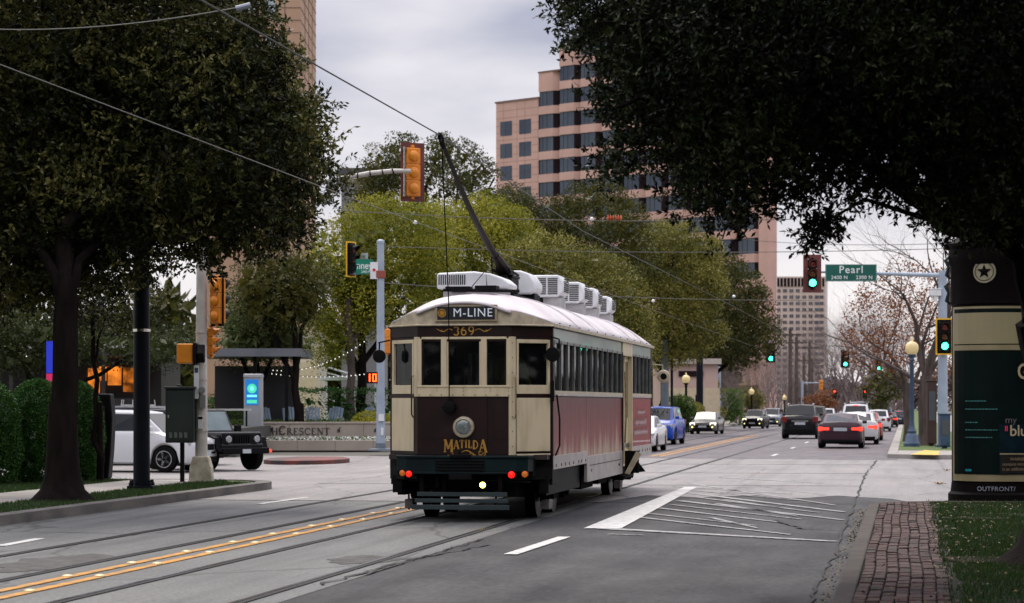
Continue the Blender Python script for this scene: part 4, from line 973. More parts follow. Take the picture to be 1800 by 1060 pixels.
b2 = Vector((b1.x - 6.5, b1.y + 2, .14)); Zt = depth_of(b2.x, b2.y)
# ---- slender tree beside the litter bin
b3 = G(176, 846, .14); Z3 = depth_of(b3.x, b3.y); t = empty('young_tree', b3, 0, 'slender young tree behind the dark litter bin on the left', 'tree')
trunk(t, b3, [([b3, W(168, 700, Z3), W(163, 560, Z3)], .06, .045), ([W(165, 640, Z3), W(185, 560, Z3), W(215, 500, Z3)], .03, .012)], .06, flare=1.1)
crown(t, [([(80, 500), (120, 470), (230, 470), (300, 520), (280, 580), (200, 600), (120, 590), (70, 560)], Z3, 1.2, 700, 9, .09, .04, .3, -.3)], L_OAKL)

# ---- oaks in the plaza and along the far side of the street
mid = [
 ('dark oak rising highest behind the hanging amber signal', [(628, 285), (655, 250), (700, 236), (745, 248), (790, 238), (842, 262), (872, 300), (880, 335), (935, 350), (900, 420), (700, 430), (610, 380)], 150, 3.2, L_DRK, 90, 330, .17, (730, 700)),
 ('yellow-green oak left of the tram, above the lounge chairs', [(515, 470), (545, 410), (590, 385), (640, 352), (700, 345), (760, 350), (800, 400), (800, 480), (745, 560), (690, 590), (640, 600), (610, 655), (570, 660), (545, 600), (520, 560), (500, 510)], 98, 3.0, L_YEL, 130, 420, .105, (636, 740)),
 ('bright yellow-green oak directly behind the tram roof front', [(690, 430), (740, 380), (800, 350), (860, 345), (930, 380), (960, 450), (950, 530), (860, 570), (740, 560), (690, 510)], 104, 3.0, L_YEL, 120, 420, .11, (840, 745)),
 ('dense dark olive oak below the pink stepped offices', [(850, 420), (870, 350), (900, 322), (945, 352), (985, 350), (1010, 326), (1060, 318), (1115, 345), (1140, 400), (1150, 470), (1050, 520), (900, 500)], 124, 3.4, L_DRK + [], 120, 400, .13, (1000, 740)),
 ('broad olive oak above the air conditioners of the tram', [(850, 480), (900, 430), (960, 410), (1020, 430), (1080, 450), (1130, 500), (1150, 580), (1140, 660), (1040, 640), (900, 590)], 100, 3.2, L_OLI, 130, 420, .105, (1030, 745)),
 ('olive oak with forked leaning trunk behind the blue car', [(1070, 480), (1110, 410), (1160, 392), (1215, 395), (1260, 430), (1275, 520), (1270, 600), (1215, 640), (1160, 650), (1110, 610)], 131, 3.4, L_OLI, 140, 440, .135, (1165, 740)),
 ('dark olive oak at the right end of the tree row', [(1200, 470), (1250, 425), (1300, 455), (1335, 495), (1356, 540), (1374, 590), (1362, 622), (1335, 648), (1290, 655), (1240, 652), (1205, 625)], 158, 3.6, L_DRK + [], 100, 420, .16, (1235, 740)),
 ('pale green tree behind the white signal pole', [(378, 590), (390, 540), (420, 510), (470, 505), (520, 540), (545, 590), (520, 630), (440, 650), (390, 640)], 92, 2.2, leafset('pale_tree', (.10, .14, .04), (.14, .17, .06), (.07, .10, .03)), 50, 320, .10, (450, 745)),
 ('shadowy oak among the restaurant lights, far left', [(-60, 560), (20, 520), (120, 560), (240, 590), (330, 570), (370, 620), (330, 650), (200, 640), (60, 660), (-60, 690)], 84, 1.8, leafset('shadow_oak', (.03, .045, .012), (.05, .065, .018), (.02, .03, .01)), 60, 300, .10, (62, 760)),
 ('dark tree with black forked stem in the plaza, left of the yellow-green oak', [(400, 500), (440, 455), (500, 440), (560, 450), (585, 500), (560, 560), (500, 590), (440, 570)], 90, 2.2, L_DRK, 50, 330, .105, (527, 745)),
]
for lab, poly, Z, th, ms_, nc, per, lL, (tx, ty) in mid:
    b = W(tx, 709, Z); b.z = .1
    t = empty('oak_tree' if 'oak' in lab else 'plaza_tree', b, 0, lab, 'tree')
    clump_crown(t, poly, Z, th, int(nc * 1.6), per, lL, ms_)
    cx_ = sum(p[0] for p in poly) / len(poly); cy_ = sum(p[1] for p in poly) / len(poly); x0 = min(p[0] for p in poly); x1 = max(p[0] for p in poly)
    top = W(tx * .6 + cx_ * .4, cy_ + 30, Z); r = .17 if Z < 96 else .24
    trunk(t, b, [([b, b.lerp(top, .55), top], r, r * .5), ([b.lerp(top, .45), W(x0 * .6 + cx_ * .4, cy_, Z)], r * .6, .05), ([b.lerp(top, .55), W(x1 * .6 + cx_ * .4, cy_, Z + 1)], r * .55, .05),
                 ([top, W(cx_, cy_ - (cy_ - min(p[1] for p in poly)) * .5, Z)], r * .5, .05)], r, bark=BARK)
b = W(612, 709, 97); b.z = .1; t = empty('oak_tree', b, 0, 'second brown trunk beside the yellow-green oak in the plaza', 'tree')
trunk(t, b, [([b, W(618, 660, 97), W(612, 520, 97)], .2, .12), ([W(617, 600, 97), W(660, 540, 98)], .09, .04)], .2, bark=BARKG)
clump_crown(t, [(560, 500), (600, 440), (660, 440), (690, 500), (660, 560), (600, 570)], 98, 1.8, 30, 300, .11, L_YEL)

# ---- bare trees
def bare(mb, p, d, L, r, lvl, spread=.5, droop=0.0, twist=.18):
    n = 3; pts = [p]; rs = [r]
    for i in range(n):
        d = (d + Vector((random.gauss(0, twist), random.gauss(0, twist), random.gauss(0, twist * .6) + .04 - droop))).normalized()
        p = p + d * (L / n); pts.append(p); rs.append(r * (1 - .42 * (i + 1) / n))
    mb.tube(pts, rs, 7 if lvl > 4 else (4 if lvl > 1 else 3), caps=False)
    if lvl <= 0: return
    for k in range(3 if random.random() < .55 else 2):
        q = pts[-1] if k < 2 else pts[2]
        nd = (d + Vector((random.gauss(0, spread), random.gauss(0, spread), random.gauss(0, spread * .7)))).normalized()
        bare(mb, q, nd, L * random.uniform(.68, .88), rs[-1] * (.85 if k == 0 else .68), lvl - 1, spread, droop, twist)
random.seed(21)
b = G(1628, 783, .15); t = empty('bare_tree', b, 0, 'tall bare tree with a thick brown trunk right of the street lamp', 'tree')
mb = MB(); bare(mb, Vector((0, 0, 0)), Vector((-.02, 0, 1)), 2.6, .30, 1, .25, twist=.03)
mb = MB(); mb.tube([(0, 0, -.05), (-.01, 0, .2), (-.02, 0, .5), (-.05, 0, 1.4), (0, 0, 2.6)], [.40, .31, .27, .25, .23], 14)
for d_, L_, r_ in (((-.55, .1, .9), 2.0, .14), ((-.15, -.2, 1), 2.2, .16), ((.25, .2, 1), 2.2, .15), ((-.8, -.1, .55), 1.9, .09), ((.6, 0, .8), 1.8, .1), ((-.35, .4, .9), 2.0, .1)):
    bare(mb, Vector((0, 0, 2.2 + random.random() * .5)), Vector(d_).normalized(), L_, r_, 6, .36)
mb.build('trunk', BARKG, t, smooth=True)
b = G(1598, 778, .15); b.y += 3; t = empty('brown_leaved_tree', b, 0, 'tree holding rusty brown leaves behind the globe street lamp', 'tree')
mb = MB(); mb.tube([(0, 0, -.05), (0, 0, .5), (-.1, 0, 2.4)], [.3, .22, .17], 10)
for d_, L_, r_ in (((-.7, .1, .8), 1.6, .1), ((-.2, .3, 1), 1.7, .1), ((.4, .1, 1), 1.6, .1), ((-.9, 0, .4), 1.4, .07)): bare(mb, Vector((-.08, 0, 2.1)), Vector(d_).normalized(), L_, r_, 5, .42)
mb.build('trunk', BARKG, t, smooth=True)
clump_crown(t, [(1480, 600), (1495, 545), (1530, 490), (1590, 455), (1640, 470), (1690, 540), (1690, 650), (1620, 680), (1560, 650), (1505, 645)], depth_of(b.x, b.y), 2.4, 230, 55, .12, L_BRN, (.25, .6), nb=0)
random.seed(5)
def myrtle_mesh():
    mb = MB()
    for k in range(7):
        a = k / 7 * 6.283; bare(mb, Vector((math.cos(a) * .15, math.sin(a) * .15, 0)), Vector((math.cos(a) * .32, math.sin(a) * .32, 1)).normalized(), 1.45, .055, 6, .30, twist=.12)
    return mb
mp_ = empty('bare_myrtle', (0, 0, .1)); myrtle_mesh().build('trunk', BARKP, mp_)
H0 = max(v.co.z for v in mp_.children[0].data.vertices)
spots = [(px, Z, (CAMH + (709 - yt) * Z / FPX) / H0) for px, Z, yt in ((1268, 172, 635), (1298, 190, 618), (1322, 205, 622), (1345, 222, 600), (1368, 240, 605), (1392, 270, 625), (1412, 300, 632), (1432, 340, 650), (1355, 250, 585), (1390, 300, 592), (1290, 200, 605), (1325, 230, 596))]
labs = ['bare grey crape myrtle nearest the pale blue pole', 'bare twiggy myrtle above the black oncoming car', 'bare myrtle between the hedge and the black oncoming car', 'bare purplish myrtle left of the black tailgate car',
        'bare myrtle directly behind the black tailgate car', 'bare myrtle under the left edge of the far tower', 'bare myrtle beside the far amber-backed signal', 'farthest small bare myrtle left of the red signal',
        'tall bare tree behind the myrtles, under the hanging green signal', 'tall bare tree before the far beige tower', 'tall bare tree behind the pale blue pole', 'tall bare tree with dense twigs behind the oncoming car']
for i, (px, Z, s_) in enumerate(spots):
    o = mp_ if i == 0 else copy_tree(mp_)
    p = W(px, 709, Z); o.location = (p.x, p.y, .1); o.rotation_euler.z = i * 1.37; o.scale = (s_, s_, s_ * random.uniform(.95, 1.1))
    tag(o, labs[i], 'tree', 'bare trees along the far left pavement')
spots = [(1462, 330, 2.6), (1478, 300, 2.2), (1497, 350, 2.8), (1514, 300, 2.6), (1448, 380, 2.7), (1535, 280, 2.4), (1575, 240, 2.2), (1560, 210, 2.2)]
labs = ['far bare tree left of the far red signal', 'far bare tree between the two far red signals', 'far bare tree at the vanishing end of the street', 'far bare tree beside the right far red signal', 'farthest bare tree beside the small blue block', 'far bare tree behind the dark green street tree', 'far bare tree behind the rusty leaves', 'far bare tree left of the lamp post']
for i, (px, Z, s_) in enumerate(spots):
    o = copy_tree(mp_); p = W(px, 709, Z); o.location = (p.x, p.y, .1); o.rotation_euler.z = i * 2.1; o.scale = (s_ * 1.3, s_ * 1.3, s_)
    tag(o, labs[i], 'tree', 'bare trees at the far end of the street')
for lab, poly, Z, ms_, tx, nm in (('dark green tree over the queue of cars', [(1515, 690), (1520, 655), (1545, 640), (1580, 655), (1590, 700), (1560, 725), (1530, 725)], 150, L_DRK, 1548, 'street_tree'),
                              ('rusty leaved tree behind the black tailgate car', [(1418, 705), (1435, 688), (1458, 690), (1468, 715), (1450, 738), (1420, 738)], 190, L_BRN, 1441, 'street_tree'),
                              ('small yellow-green tree right of the pale blue pole', [(1300, 700), (1310, 675), (1335, 680), (1342, 715), (1320, 735), (1300, 725)], 205, L_OLI, 1318, 'street_tree'),
                              ('yellow-green tree between blue car and silver sedan', [(1225, 720), (1228, 680), (1250, 665), (1268, 690), (1268, 730), (1240, 740)], 160, L_YEL, 1247, 'street_tree')):
    b = W(tx, 709, Z); b.z = .1; t = empty(nm, b, 0, lab, 'tree')
    clump_crown(t, poly, Z, 1.5, 26, 240, .16, ms_, (.3, .8), nb=150)
    c = W(tx, sum(p[1] for p in poly) / len(poly), Z); trunk(t, b, [([b, c], .12, .05)], .12, bark=BARKG)
# far woods closing the horizon
def woods(x0, x1, Z, hts, ms_, n, label, sz):
    x = rng.uniform(x0, x1, n); xc = (x - CX) * Z / FPX; h = np.interp(x, [q[0] for q in hts], [q[1] for q in hts]); lw = Lump(9)
    hh = h * (.75 + .25 * lw(np.column_stack([xc, xc * 0, xc * 0]))) * rng.uniform(.0, 1, n) ** .6; zz = Z + rng.uniform(-6, 10, n)
    P = np.column_stack([xc * CS - zz * SN, xc * SN + zz * CS, hh]); V, F = leaf_quads(P, unit(rng.normal(size=(n, 3))), rng.uniform(.6, 1.4, n) * sz, rng.uniform(.5, 1, n) * sz * .6)
    o = bulk_mesh('far_woods', V, F, ms_, rng.integers(0, 3, n)); tag(o, label, 'woods', None, 'stuff')
woods(-1200, 1300, 330, [(-1200, 20), (1300, 14)], L_DRK, 26000, 'far dark treeline behind the plaza and the street trees', 2.2)
woods(1400, 3000, 520, [(1400, 9), (1600, 8), (3000, 16)], [mat('winter_wood_a', (.12, .07, .06)), mat('winter_wood_b', (.09, .055, .05)), mat('winter_wood_c', (.15, .10, .085))], 26000, 'far brown winter woods beyond the end of the street', 1.3)

# ---- hedges and shrubs
def bush(name, label, cat, p, size, ms_, leaf, n, boxy=.0, group=None, rz=0.0):
    """clipped or loose leafy mass: p = base centre, size = (w, d, h)"""
    t = empty(name, p, rz, label, cat, group); w, d, h = size
    u = unit(rng.normal(size=(n, 3))); e = 2 + 6 * boxy
    k = (np.abs(u) ** e).sum(1) ** (-1 / e); Q = u * k[:, None]; lump_ = Lump(.7)
    Q = Q * np.array([w / 2, d / 2, h * .52]); Q = Q * (1 + .07 * lump_(Q + np.array([5, 1, 2])))[:, None] * rng.uniform(.93, 1.03, (n, 1)); Q[:, 2] += h * .48
    k = Q[:, 2] > 0; Q = Q[k]; u = u[k]; m = len(Q)
    V, F = leaf_quads(Q, unit(u * .6 + rng.normal(size=(m, 3)) * .7), rng.uniform(.7, 1.3, m) * leaf, rng.uniform(.8, 1.2, m) * leaf * .5)
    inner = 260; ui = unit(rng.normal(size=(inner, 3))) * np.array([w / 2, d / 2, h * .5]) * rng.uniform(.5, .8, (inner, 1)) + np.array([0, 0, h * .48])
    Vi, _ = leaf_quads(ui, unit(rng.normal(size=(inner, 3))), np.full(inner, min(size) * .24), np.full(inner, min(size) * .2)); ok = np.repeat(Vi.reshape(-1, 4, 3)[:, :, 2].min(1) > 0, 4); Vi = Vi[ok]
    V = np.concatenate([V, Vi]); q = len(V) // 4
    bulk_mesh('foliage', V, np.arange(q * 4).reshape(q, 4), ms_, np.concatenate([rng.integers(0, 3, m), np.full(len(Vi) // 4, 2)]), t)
    return t
for i, (px, w, lab) in enumerate(((-18, 1.06, 'clipped rounded hedge plant cut by the left edge'), (64, 1.0, 'clipped rounded hedge plant left of the big trunk'), (138, .86, 'clipped rounded hedge plant showing past the big trunk'))):
    Z = (47.2, 48.3, 49.6)[i]; p = W(px, 709, Z); bush('rounded_hedge', lab, 'hedge', (p.x, p.y, .12), (w, 1.3, 2.0 + .05 * (i % 2)), L_HED, .05, 26000, .10, 'clipped hedge plants on the left')
p = W(20, 709, 52); bush('rounded_hedge', 'clipped hedge plant behind the rounded hedge row', 'hedge', (p.x, p.y, .12), (3.2, 1.2, 1.75), L_HED, .06, 9000, .4, 'clipped hedge plants on the left')

# unseen leaf mass added behind the viewer to block low light and reflections
n = 30000; th_ = rng.uniform(math.pi * 1.02, math.pi * 1.98, n); rr_ = rng.uniform(34, 44, n); P = np.column_stack([rr_ * np.cos(th_) - 5, rr_ * np.sin(th_) * .8 + 6, rng.uniform(0, 13, n)])
P = P[(np.abs(P[:, 0] + 6) > 5)]; m = len(P); V, F = leaf_quads(P, unit(rng.normal(size=(m, 3))), rng.uniform(.5, 1.2, m), rng.uniform(.4, .8, m))
tag(bulk_mesh('unseen_light_blocker', V, F, L_DRK, rng.integers(0, 3, m)), 'unseen dark leaf mass added behind the viewer to block light', 'woods', None, 'stuff')
for lab, x0, x1, y0, y1, h, n in (('unseen dark leaf mass added on the right to block light', 10, 15, -20, 66, 10, 16000), ('unseen dark leaf mass added on the left to block light', -31, -24, -12, 30, 9, 9000)):  # leaf masses added out of view to screen side light and reflections
    P = np.column_stack([rng.uniform(x0, x1, n), rng.uniform(y0, y1, n), rng.uniform(0, h, n)]); V, F = leaf_quads(P, unit(rng.normal(size=(n, 3))), rng.uniform(.5, 1.1, n), rng.uniform(.4, .8, n))
    tag(bulk_mesh('unseen_light_blocker', V, F, L_DRK, rng.integers(0, 3, n)), lab, 'woods', None, 'stuff')
# ================================================================ BUILDINGS AND WALLS
PINK = mat('pink_granite', (.62, .385, .32), (.53, .325, .27), .25, .75, bump=.05)
WGL = mat('office_glass', (.025, .04, .065), (.07, .09, .12), .12, .15, lo=.3, hi=.7)
WGLD = mat('office_glass_dark', (.010, .005, .007), (.02, .010, .012), .3, .6, spec=.1)  # darker glass copy: weaker reflection of the bay returns put into the colour
MUL = mat('mullion_dark', (.04, .04, .05), rough=.5)
FW = lambda o, px, Z, rz: None
def office():
    a = W(1345, 709, 387); b = W(872, 709, 429); a.z = b.z = 0; d = (b - a); L = d.length; ang = math.atan2(d.y, d.x)
    t = empty('office_building', a, ang, 'pink granite office block with stepped roofline and sawtooth bays of dark windows', 'building')
    # local x runs left-away along the facade, local +y towards the viewer's side
    nb = 12; bw = 4.93; FH = 3.95
    edges = [(0, L - nb * 0)]
    flat = 10.4                                            # plain end with two windows, then the bays back towards x = 0
    tops = []
    u1 = L - flat; k = 0; us = []
    while u1 > bw * .5: us.append((max(u1 - bw, 0), u1)); u1 -= bw
    hs = [59.3, 63.3, 67.2, 67.2] + [67.2] * 20
    e_ = Matrix.Rotation(-ang, 3, 'Z') @ (W(1362, 709, 424) - W(1345, 709, 387)); ex, ey = e_.x, e_.y
    def blk(mb, u0, u1, yf, h, m): mb.prism([(u0, yf), (u1, yf), (u1 + ex, ey), (u0 + ex, ey)], 0, h, 'z', m)
    wall = MB(); blk(wall, L - flat, L, 0, 54.9, 0)
    for i, (u0, u1) in enumerate(us): blk(wall, u0, u1, -1.7, hs[i] - .01 * i, 0)
    wall.prism([(-.5, -1.9), (0, -1.9), (ex, ey), (ex - .5, ey)], 0, 50, 'z', 1); wall.prism([(-.6, -2.2), (-.6, .15), (1.2, .15), (1.2, -2.2)], 0, 50, 'z', 0)
    for i, (u0, u1) in enumerate(us):   # bay bands: slab edges between window rows
        z = 54.9 - 3.3 - 12 * FH
        h = hs[i]; zt = h
        while zt > 2:
            zb = max(zt - (3.3 if zt == h else FH - 2.55), 0)
            wall.prism([(u1, -1.7), (u1, 0.0), (u0 + 1.6, 0.0), (u0, -1.5), (u0, -1.7)], zb, zt, 'z', 0)
            zt = zb - 2.55
    for z in np.arange(52.5, 4, -FH):
        pass
    w_ = wall.build('wall', [PINK, mat('white_flank', (.85, .82, .82), (.75, .72, .72), .2, .7)], t)
    jt = MB()
    for z in np.arange(4, 54, 1.3): jt.box(L - flat - .0, .004, z, L, .012, z + .05)
    for x in (L - flat + .1, L - 7.1, L - 5.2, L - 1.9): jt.box(x, .004, 2, x + .05, .014, 54.8)
    jt.box(L - flat, -3, 54.9, L + .2, .15, 55.2); 
    for i, (u0, u1) in enumerate(us): jt.box(u0, -4, hs[i], u1 + .1, .12 - .01 * i, hs[i] + .25)
    jt.build('panel_joints', mat('pink_granite_joint', (.22, .13, .12), rough=.8), t)
    wins = []
    for f in range(13):
        z0 = 54.9 - 5.9 - f * FH
        for x in (L - 3.9 - .05, L - 8.6): wins.append(('a', x, z0, 0, 2.55, 2.9))
    for i, (u0, u1) in enumerate(us):
        z = hs[i] - 3.3 - 2.55; n_ = 0
        while z > 3:
            wins.append(('b', u0 + 1.6, z, 0, 2.55, u1 - u0 - 1.6)); wins.append(('c', u0, z, 0, 2.55, 1.6)); z -= FH
    def win(mb, q):
        k, x, z, y, h, w = q
        if k == 'a': mb.box(x, .003, z, x + w, .03, z + h, 0); mb.box(x + w * .52, .03, z, x + w * .54, .06, z + h, 1); mb.box(x, .03, z + h * .48, x + w, .05, z + h * .5, 1)
        elif k == 'b': mb.box(x + .05, -.25, z, x + w, -.2, z + h, 0); mb.box(x + w * .45, -.2, z, x + w * .48, -.15, z + h, 1); mb.box(x + w * .75, -.2, z, x + w * .78, -.15, z + h, 1)
        else: mb.prism([(x, -1.68), (x + 1.58, -.2), (x + 1.5, -.25), (x, -1.72)], z, z + h, 'z', 2)
    # those that show largest are parts; the rest are one
    wins.sort(key=lambda q: -q[2])
    wins = [q for q in wins if q[2] > 18]
    rest = MB()
    for i, q in enumerate(wins):
        if i < 96: m_ = MB(); win(m_, q); m_.build('window', [WGL, MUL, WGLD], t)
        else: win(rest, q)
    tag(rest.build('window_rows', [WGL, MUL, WGLD], t), kind='stuff')
office()
def far_tower():
    a = W(1362, 709, 1250); a.z = 0; b = W(1455, 709, 1250)
    L = 93 * 1250 / FPX; t = empty('office_tower', a, YAW, 'tall beige office tower with many window rows at the end of the street', 'building')
    H = CAMH + (709 - 486) * 1250 / FPX; BE = mat('beige_concrete', (.62, .50, .42), (.56, .45, .38), .05, .8); s_ = 1250 / FPX
    MB().box(0, 0, 0, L - 1.2, 25, H, 0).box(L - 1.2, .4, 0, L, 25, H, 1).build('wall', [BE, mat('pale_concrete_edge', (.74, .68, .64), rough=.8)], t)
    MB().box(.5, -.35, H - 5.2, L - 1.8, -.02, H - .8).build('top_band', WGLD, t); 
    fn = MB()
    for i in range(14): fn.box(.6 + i * 1.8, -.5, H - 5.3, .95 + i * 1.8, -.36, H - .7)
    fn.build('fins', BE, t)
    rest = MB(); c = 0
    for r in range(19):
        z = H - 8.2 - r * 11.1 * s_
        for k in range(8):
            x0, w = (.9 + k * 11.3 * s_, 6.8 * s_) if k < 6 else ((20.6, 4.6) if k == 6 else (None, None))
            if x0 is None or z < 2: continue
            m_ = MB() if c < 96 else rest
            m_.box(x0, -.25, z, x0 + w, -.02, z + 5.6 * s_, 0); m_.box(x0 + w * .48, -.3, z, x0 + w * .52, -.26, z + 5.6 * s_, 1)
            if c < 96: m_.build('window', [mat('tower_glass', (.045, .045, .06), (.10, .10, .12), .1, .25), BE], t)
            c += 1
    tag(rest.build('window_rows', [MATS['tower_glass'], BE], t), kind='stuff')
far_tower()
def box_building(name, label, x0, x1, ytop, Z, depth, m, rz=YAW, cat='building', extra=None, ybot=None):
    a = W(x0, 709, Z); a.z = 0; L = (x1 - x0) * Z / FPX; H = CAMH + (709 - ytop) * Z / FPX
    t = empty(name, a, rz, label, cat)
    z0 = 0 if ybot is None else CAMH + (709 - ybot) * Z / FPX
    MB().box(0, 0, z0, L, depth, H).build('wall', m, t)
    if extra: extra(t, L, H, Z / FPX)
    return t
TAN = mat('tan_stone', (.46, .29, .20), (.40, .25, .175), .4, .8)
def tx(t, L, H, s_):
    jt = MB()
    for z in np.arange(20, H, 22 * s_): jt.box(0, -.03, z, L, .0, z + .07)
    for z in np.arange(20, H, 22 * s_): jt.box(L, 0, z, L + .03, 15, z + .07)
    for y in (4, 7.5, 11): jt.box(L, y, 0, L + .04, y + .08, H)
    for x in (L - 28 * s_, L - 48 * s_, L - 74 * s_, L - 110 * s_): jt.box(x, -.04, 0, x + .07, 0, H)
    jt.build('panel_joints', mat('tan_joint', (.22, .14, .10), rough=.8), t)
    for r in range(4):
        for c in (34, 70, 112, 160):
            z = CAMH + (709 - 66 + r * 66) * s_ - 1; x = L - c * s_ - 1.2
            w = MB().box(x, -.06, z - r * 0, x + 17 * s_, -.035, z + 30 * s_ * .8 , 0).box(x - .06, -.09, z - .08, x + 17 * s_ + .06, -.06, z, 1); w.build('window', [mat('pale_window', (.30, .36, .42), (.42, .48, .52), .5, .15), MUL], t)
box_building('apartment_tower', 'tan stone tower rising above the left oak canopy', 360, 528, -420, 190, 15, TAN, extra=tx)
def px_(t, L, H, s_):
    MB().box(-.3, -.3, H - 10 * s_, L + .2, 6, H + 1.2 * s_).build('roof', mat('dark_roof', (.07, .065, .075), rough=.7), t); MB().box(L - 4 * s_, -.08, H - 52 * s_, L, -.01, H - 11 * s_).build('corner_trim', mat('grey_trim', (.35, .33, .33), rough=.7), t); MB().box(L * .25, -.06, H - 52 * s_, L * .25 + .1, -.01, H - 11 * s_).build('corner_trim', MATS['grey_trim'], t)
box_building('plant_room', 'grey rooftop plant room behind the bent mast arm', 600, 674, 297, 172, 6, mat('grey_render', (.20, .19, .20), (.17, .16, .17), .5, .8), extra=px_)
def lowx(t, L, H, s_):
    MB().box(-.2, -.3, H, L + .2, 12, H + .35).build('roof', mat('pale_roof', (.55, .48, .44), rough=.8), t)
    MB().box(L * .25, -.1, H - 22 * s_, L * .72, -.02, H - 12 * s_).build('window', WGLD, t); MB().box(-.1, -.25, 0, L + .1, -.02, H - 42 * s_).build('base_wall', mat('cream_wall', (.60, .50, .34), rough=.8), t)
box_building('shop_building', 'low pink building with pale roof right of the tram', 1170, 1262, 640, 155, 14, mat('pink_render', (.52, .37, .33), (.46, .32, .29), .5, .8), extra=lowx)
def shopx(t, L, H, s_):
    MB().box(-.2, -.2, H, L + .2, 12, H + .25).build('roof', MUL, t)
    for k in range(4): MB().box(.6 + k * 3, -.06, .8, 2.6 + k * 3, -.02, 2.8).build('window', WGL, t)
box_building('shop_building', 'low brown brick building far behind the tail of the car queue', 1395, 1530, 680, 560, 20, mat('brown_brick', (.20, .10, .085), (.15, .08, .07), .3, .85), extra=shopx)
def blx(t, L, H, s_):
    for r in range(5): MB().box(.4, -.2, H - 2.6 - r * 3.1, L - .4, -.02, H - 1.1 - r * 3.1).build('window', WGL, t)
box_building('office_building', 'small bluish block seen low beside the far beige tower', 1456, 1473, 663, 900, 20, mat('blue_grey_panel', (.28, .32, .38), (.2, .24, .3), .1, .6), extra=blx)
def whx(t, L, H, s_):
    for k in range(3): w = MB().box(.5 + k * 2.4, -.06, 1.0, 2.1 + k * 2.4, -.01, 2.7).build('window', WGLD, t)
    MB().box(-.1, -.5, H - .5, L, -.02, H - .3).build('awning', mat('red_canopy', (.3, .03, .03), rough=.7), t)
0 and box_building('shop_building', 'pale shopfront on the right behind the bare tree trunk', 1606, 1800, 688, 128, 14, mat('pale_render', (.60, .56, .55), (.52, .49, .48), .5, .8), extra=whx)
box_building('shop_building', 'pale cream wall glimpsed between the plaza trees', 522, 556, 595, 140, 8, mat('cream_stone', (.62, .55, .46), (.52, .46, .38), .4, .8), extra=lowx)

# restaurant on the left: dark glass pavilion with amber light inside
def restaurant():
    Z = 92; a = W(-80, 709, Z); a.z = .15; s_ = Z / FPX; L = 340 * s_
    t = empty('restaurant', a, YAW, 'dark restaurant pavilion with glowing amber windows behind the hedge', 'building')
    z = lambda y: CAMH + (709 - y) * s_ - .15
    DK = mat('dark_cladding', (.014, .012, .013), (.025, .02, .02), 1, .6)
    MB().box(0, 3.5, 0, L, 9, z(612), 0).box(0, 0, 0, L, .2, z(700), 0).build('wall', DK, t)
    MB().box(-.3, -.6, z(626), L + .2, 9.2, z(612)).build('roof', DK, t); MB().box(-.3, -.65, z(613), L + .2, -.5, z(606)).build('fascia', mat('pale_fascia', (.45, .45, .46), rough=.6), t)
    for x in (0, 100, 195, 262, 338): MB().box(x * s_ - .07, -.1, 0, x * s_ + .07, .04, z(626)).build('post', DK, t)
    AM = mat('amber_light', (.6, .2, .03), (.12, .03, .008), 1.1, .5, emit=(1, .27, .03), es=.75)
    n_ = AM.node_tree.nodes; r_ = [q for q in n_ if q.type == 'VALTORGB'][0]; em = AM.node_tree.nodes.new('ShaderNodeMix'); em.data_type = 'RGBA'; em.inputs[6].default_value = (1, .27, .03, 1); em.inputs[7].default_value = (.06, .015, .0, 1)
    nz_ = [q for q in n_ if q.type == 'TEX_NOISE'][0]; mr_ = n_.new('ShaderNodeMapRange'); mr_.inputs[1].default_value = .42; mr_.inputs[2].default_value = .6; AM.node_tree.links.new(nz_.outputs[0], mr_.inputs[0]); AM.node_tree.links.new(mr_.outputs[0], em.inputs[0])
    AM.node_tree.links.new(em.outputs[2], n_['Principled BSDF'].inputs['Emission Color'])
    for x0, x1, y0, y1 in ((208, 228, 645, 690), (228, 240, 642, 668), (244, 268, 642, 676), (272, 300, 644, 688), (310, 319, 642, 678)):
        MB().box(x0 * s_, 3.3, z(y1), x1 * s_, 3.48, z(y0)).build('window', AM, t)
restaurant()
def pavilion():
    Z = 90; a = W(352, 709, Z); a.z = .15; s_ = Z / FPX; L = 150 * s_; z = lambda y: CAMH + (709 - y) * s_ - .15
    t = empty('open_pavilion', a, YAW, 'open flat-roofed steel pavilion behind the digital display', 'pavilion')
    MB().box(-.3, -.6, z(627), L + .6, 5, z(613)).build('roof', mat('zinc_roof', (.10, .11, .13), (.16, .17, .19), .6, .5), t)
    for x in (.1, 2.0, L): MB().box(x, -.3, 0, x + .12, -.18, z(627)).build('post', BLACK, t)
    MB().box(0, 4.4, 0, L, 4.6, z(640)).build('back_wall', mat('pavilion_dark', (.03, .03, .035), rough=.5), t)
pavilion()
def canopy():
    Z = 112; a = W(560, 709, Z); a.z = .15; s_ = Z / FPX; z = lambda y: CAMH + (709 - y) * s_ - .15
    WM = mat('white_steel', (.62, .64, .66), (.5, .52, .54), 2, .5)
    t = empty('stair_canopy', a, YAW, 'white steel canopy and sloping rails in the plaza left of the trunk', 'canopy')
    MB().box(0, 0, z(668), 100 * s_, 3, z(661)).build('roof', WM, t); MB().tube([(0, -.1, z(641)), (78 * s_, -.1, z(664))], .05, 6).build('rail', WM, t); MB().tube([(0, -.1, z(652)), (60 * s_, -.1, z(667))], .035, 6).build('rail', WM, t)
    for x in (.3, 60 * s_, 98 * s_): MB().box(x, .1, 0, x + .1, .2, z(668)).build('post', WM, t)
canopy()

